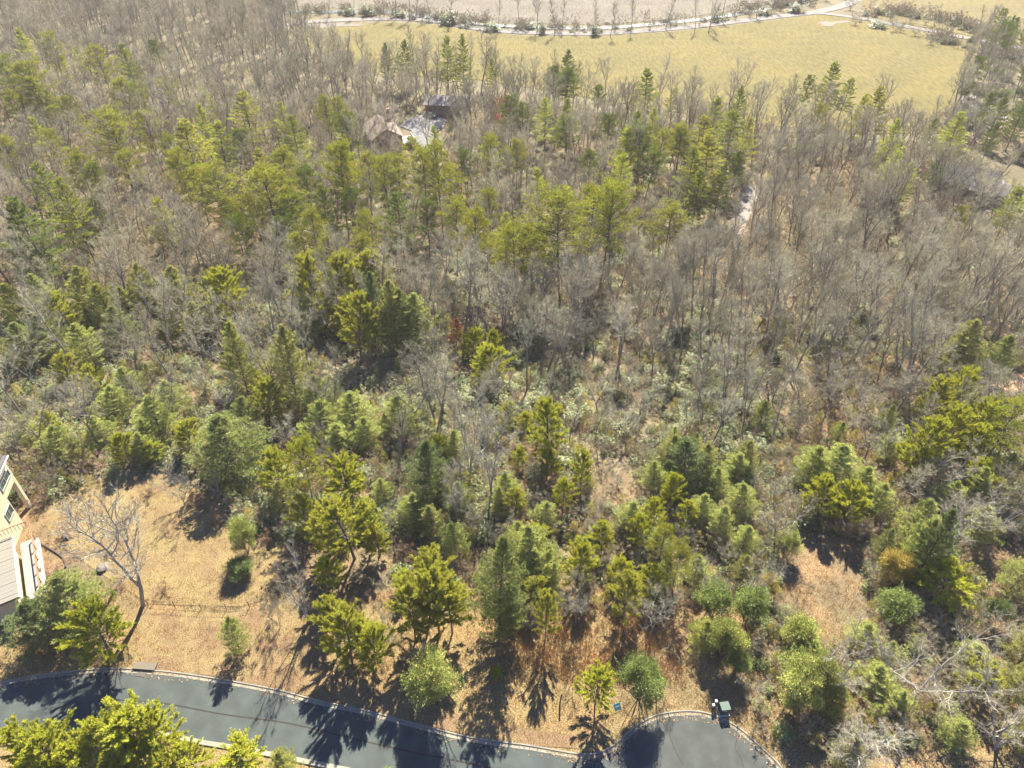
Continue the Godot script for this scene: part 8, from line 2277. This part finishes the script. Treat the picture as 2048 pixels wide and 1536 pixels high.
	grow(8, 1, "k", 203.7, -382.1, 5.4, 1.76, 4.7, "eleventh nearest bushy shrub on the valley floor above the upper right lane")
	grow(8, 0, "k", 208.5, -376.7, 3.2, 1.90, 4.6, "tenth nearest bushy shrub on the valley floor above the upper right lane")
	grow(8, 0, "k", 210.7, -366.4, 3.4, 1.90, 5.2, "eighth nearest bushy shrub on the valley floor above the upper right lane")
	grow(8, 1, "k", 212.9, -361.5, 3.5, 1.89, 0.0, "sixth nearest bushy shrub on the valley floor above the upper right lane")
	grow(8, 0, "k", 174.3, -347.2, 4.5, 1.32, 1.0, "twelfth nearest bushy shrub on the valley floor right of the far road fork")
	grow(8, 1, "k", 178.2, -340.9, 4.3, 1.90, 1.4, "third nearest bushy shrub on the valley floor up and left of the upper right lane")
	grow(8, 0, "k", 186.8, -335.6, 6.2, 1.15, 4.3, "second nearest bushy shrub on the valley floor above the upper right lane")
	grow(8, 0, "k", 196.3, -346.3, 5.0, 1.72, 2.0, "third nearest bushy shrub on the valley floor above the upper right lane")
	grow(8, 1, "k", 207.9, -342.7, 5.6, 1.68, 0.2, "bushy shrub on the valley floor nearest above the upper right lane")
	grow(8, 0, "k", 221.7, -351.8, 5.4, 1.17, 1.0, "second nearest bushy shrub on the valley floor up and right of the upper right lane")
	grow(8, 1, "k", 221.0, -338.2, 4.2, 1.90, 6.2, "bushy shrub on the valley floor nearest up and right of the upper right lane")
	grow(8, 0, "k", 227.4, -371.5, 3.2, 1.90, 0.4, "ninth nearest bushy shrub on the valley floor above the upper right lane")

func grow_8() -> void:
	grow(11, 0, "i", -70.1, -379.9, 6.4, 1.05, 5.8, "second nearest bushy shrub on the valley above right of the pale turnout")
	grow(11, 1, "i", -79.0, -382.1, 4.1, 1.50, 5.6, "bushy shrub on the valley nearest above right of the pale turnout by the far road")
	grow(8, 0, "k", -63.7, -377.8, 4.8, 1.90, 1.7, "third nearest bushy shrub on the valley floor left of the river bend")
	grow(8, 1, "k", -94.0, -384.2, 3.6, 1.90, 4.4, "second nearest bushy shrub on the valley floor above the pale turnout by the far road")
	grow(8, 0, "k", -36.6, -371.5, 6.3, 1.19, 5.5, "bushy shrub on the valley floor nearest right of the river bend")
	grow(8, 1, "k", -3.2, -356.6, 4.5, 1.90, 4.8, "third nearest bushy shrub on the valley floor up and right of the right twin pine")
	grow(11, 0, "i", 8.2, -353.7, 3.7, 1.46, 3.1, "second nearest bushy shrub on the valley above left of the dark pine by the pasture")
	grow(8, 0, "k", 21.7, -350.0, 5.2, 1.47, 2.1, "second nearest bushy shrub on the valley floor above the dark pine against the pasture")
	grow(8, 0, "k", 53.4, -350.0, 6.3, 1.43, 2.7, "second nearest bushy shrub on the valley floor above the conical pine")
	grow(8, 1, "k", 62.7, -351.8, 4.3, 1.90, 0.1, "bushy shrub on the valley floor nearest above the conical pine")
	grow(8, 0, "k", 87.0, -359.5, 4.1, 1.90, 5.9, "second nearest bushy shrub on the valley floor up and right of the conical pine")
	grow(8, 1, "k", 106.1, -371.5, 4.3, 1.57, 4.1, "fifth nearest bushy shrub on the valley floor left of the far road fork")
	grow(11, 0, "i", 123.3, -382.1, 4.5, 1.43, 3.2, "third nearest bushy shrub on the valley floor left of the far road fork")
	grow(11, 1, "i", 139.6, -387.5, 4.8, 1.62, 5.8, "bushy shrub on the valley floor nearest left of the far road fork")
	grow(8, 0, "k", 152.6, -404.8, 5.8, 1.56, 4.6, "bushy shrub on the valley floor up and left of the far road fork")
	grow(8, 0, "k", -97.5, -377.8, 3.9, 1.90, 1.0, "bushy shrub on the valley floor above left of the pale turnout by the far road")
	grow(8, 1, "k", -88.1, -378.9, 4.9, 1.32, 1.5, "bushy shrub on the valley floor nearest above the pale turnout by the far road")
	grow(8, 0, "k", -58.6, -375.7, 6.2, 1.33, 0.3, "second nearest bushy shrub on the valley floor left of the river bend")
	grow(11, 0, "i", -54.1, -377.8, 4.2, 1.81, 4.0, "bushy shrub on the valley floor nearest left of the river bend")
	grow(8, 1, "k", -42.6, -371.5, 6.5, 1.21, 3.6, "bushy shrub on the valley floor up and right of the river bend")
	grow(11, 1, "i", -29.0, -363.4, 6.4, 1.26, 2.2, "second nearest bushy shrub on the valley floor right of the river bend")
	grow(8, 0, "k", -21.7, -359.5, 5.1, 1.43, 3.5, "bushy shrub on the valley floor above the right twin pine")
	grow(8, 0, "k", -14.5, -351.8, 3.5, 1.90, 2.0, "bushy shrub on the valley floor nearest up and right of the right twin pine")
	grow(11, 0, "i", -8.8, -350.0, 4.8, 1.44, 2.0, "second nearest bushy shrub on the valley floor up and right of the right twin pine")
	grow(8, 1, "k", 3.6, -350.0, 3.5, 1.90, 5.3, "third nearest bushy shrub on the valley above left of the dark pine by the pasture")
	grow(11, 0, "i", 13.6, -344.5, 6.4, 0.63, 6.2, "bushy shrub on the valley floor nearest above left of the dark pine by the pasture")
	grow(8, 0, "k", 28.0, -342.7, 4.8, 1.20, 1.1, "bushy shrub on the valley floor nearest above the dark pine against the pasture")
	grow(11, 1, "i", 36.7, -340.9, 5.6, 0.76, 5.0, "bushy shrub on the valley floor nearest above right of the dark pine by the pasture")
	grow(8, 1, "k", 46.4, -348.1, 4.3, 1.65, 6.0, "second nearest bushy shrub on the valley above right of the dark pine by the pasture")
	grow(8, 0, "k", 73.1, -359.5, 5.5, 1.47, 4.2, "third nearest bushy shrub on the valley floor above the conical pine")
	grow(8, 0, "k", 80.4, -361.5, 5.6, 1.68, 5.6, "bushy shrub on the valley floor nearest up and right of the conical pine")
	grow(11, 0, "i", 95.7, -367.4, 6.0, 0.74, 1.2, "sixth nearest bushy shrub on the valley floor left of the far road fork")
	grow(8, 1, "k", 114.3, -375.7, 4.1, 1.87, 5.5, "fourth nearest bushy shrub on the valley floor left of the far road fork")
	grow(8, 0, "k", 133.9, -393.2, 5.5, 1.57, 2.2, "second nearest bushy shrub on the valley floor left of the far road fork")
	grow(8, 1, "k", 163.7, -414.5, 4.6, 1.90, 1.9, "bushy shrub on the valley floor above the far road fork")
	grow(11, 1, "i", 176.0, -419.6, 3.7, 1.02, 2.6, "bushy shrub on the valley floor up and right of the far road fork")
	grow(11, 0, "i", 179.0, -384.2, 4.9, 1.23, 5.0, "fifth nearest bushy shrub on the valley floor right of the far road fork")
	grow(8, 0, "k", 187.6, -384.2, 4.9, 1.90, 2.7, "ninth nearest bushy shrub on the valley floor right of the far road fork")
	grow(8, 0, "k", 187.1, -366.4, 4.6, 1.84, 4.2, "fourteenth nearest bushy shrub on the valley floor right of the far road fork")
	grow(8, 1, "k", 192.0, -361.5, 4.1, 1.49, 3.2, "fourth nearest bushy shrub on the valley floor up and left of the upper right lane")
	grow(8, 0, "k", 194.4, -356.6, 4.5, 1.90, 5.9, "second nearest bushy shrub on the valley floor up and left of the upper right lane")
	grow(11, 0, "i", 203.8, -359.5, 4.3, 1.06, 5.1, "seventh nearest bushy shrub on the valley floor above the upper right lane")
	grow(8, 1, "k", 206.9, -351.8, 5.2, 1.56, 2.7, "fifth nearest bushy shrub on the valley floor above the upper right lane")
	grow(8, 0, "k", 217.3, -350.0, 3.1, 1.90, 5.3, "fourth nearest bushy shrub on the valley floor above the upper right lane")
	grow(11, 1, "i", 228.1, -359.5, 4.3, 1.42, 0.3, "third nearest bushy shrub on the valley floor up and right of the upper right lane")
	grow(8, 0, "k", 230.8, -351.8, 6.3, 1.12, 5.9, "fourth nearest bushy shrub on the valley floor up and right of the upper right lane")
	grow(8, 1, "k", 177.8, -325.5, 4.6, 1.90, 2.5, "bushy shrub on the valley floor nearest up and left of the upper right lane")
	grow(8, 0, "k", 173.2, -350.0, 5.9, 1.68, 3.2, "tenth nearest bushy shrub on the valley floor right of the far road fork")
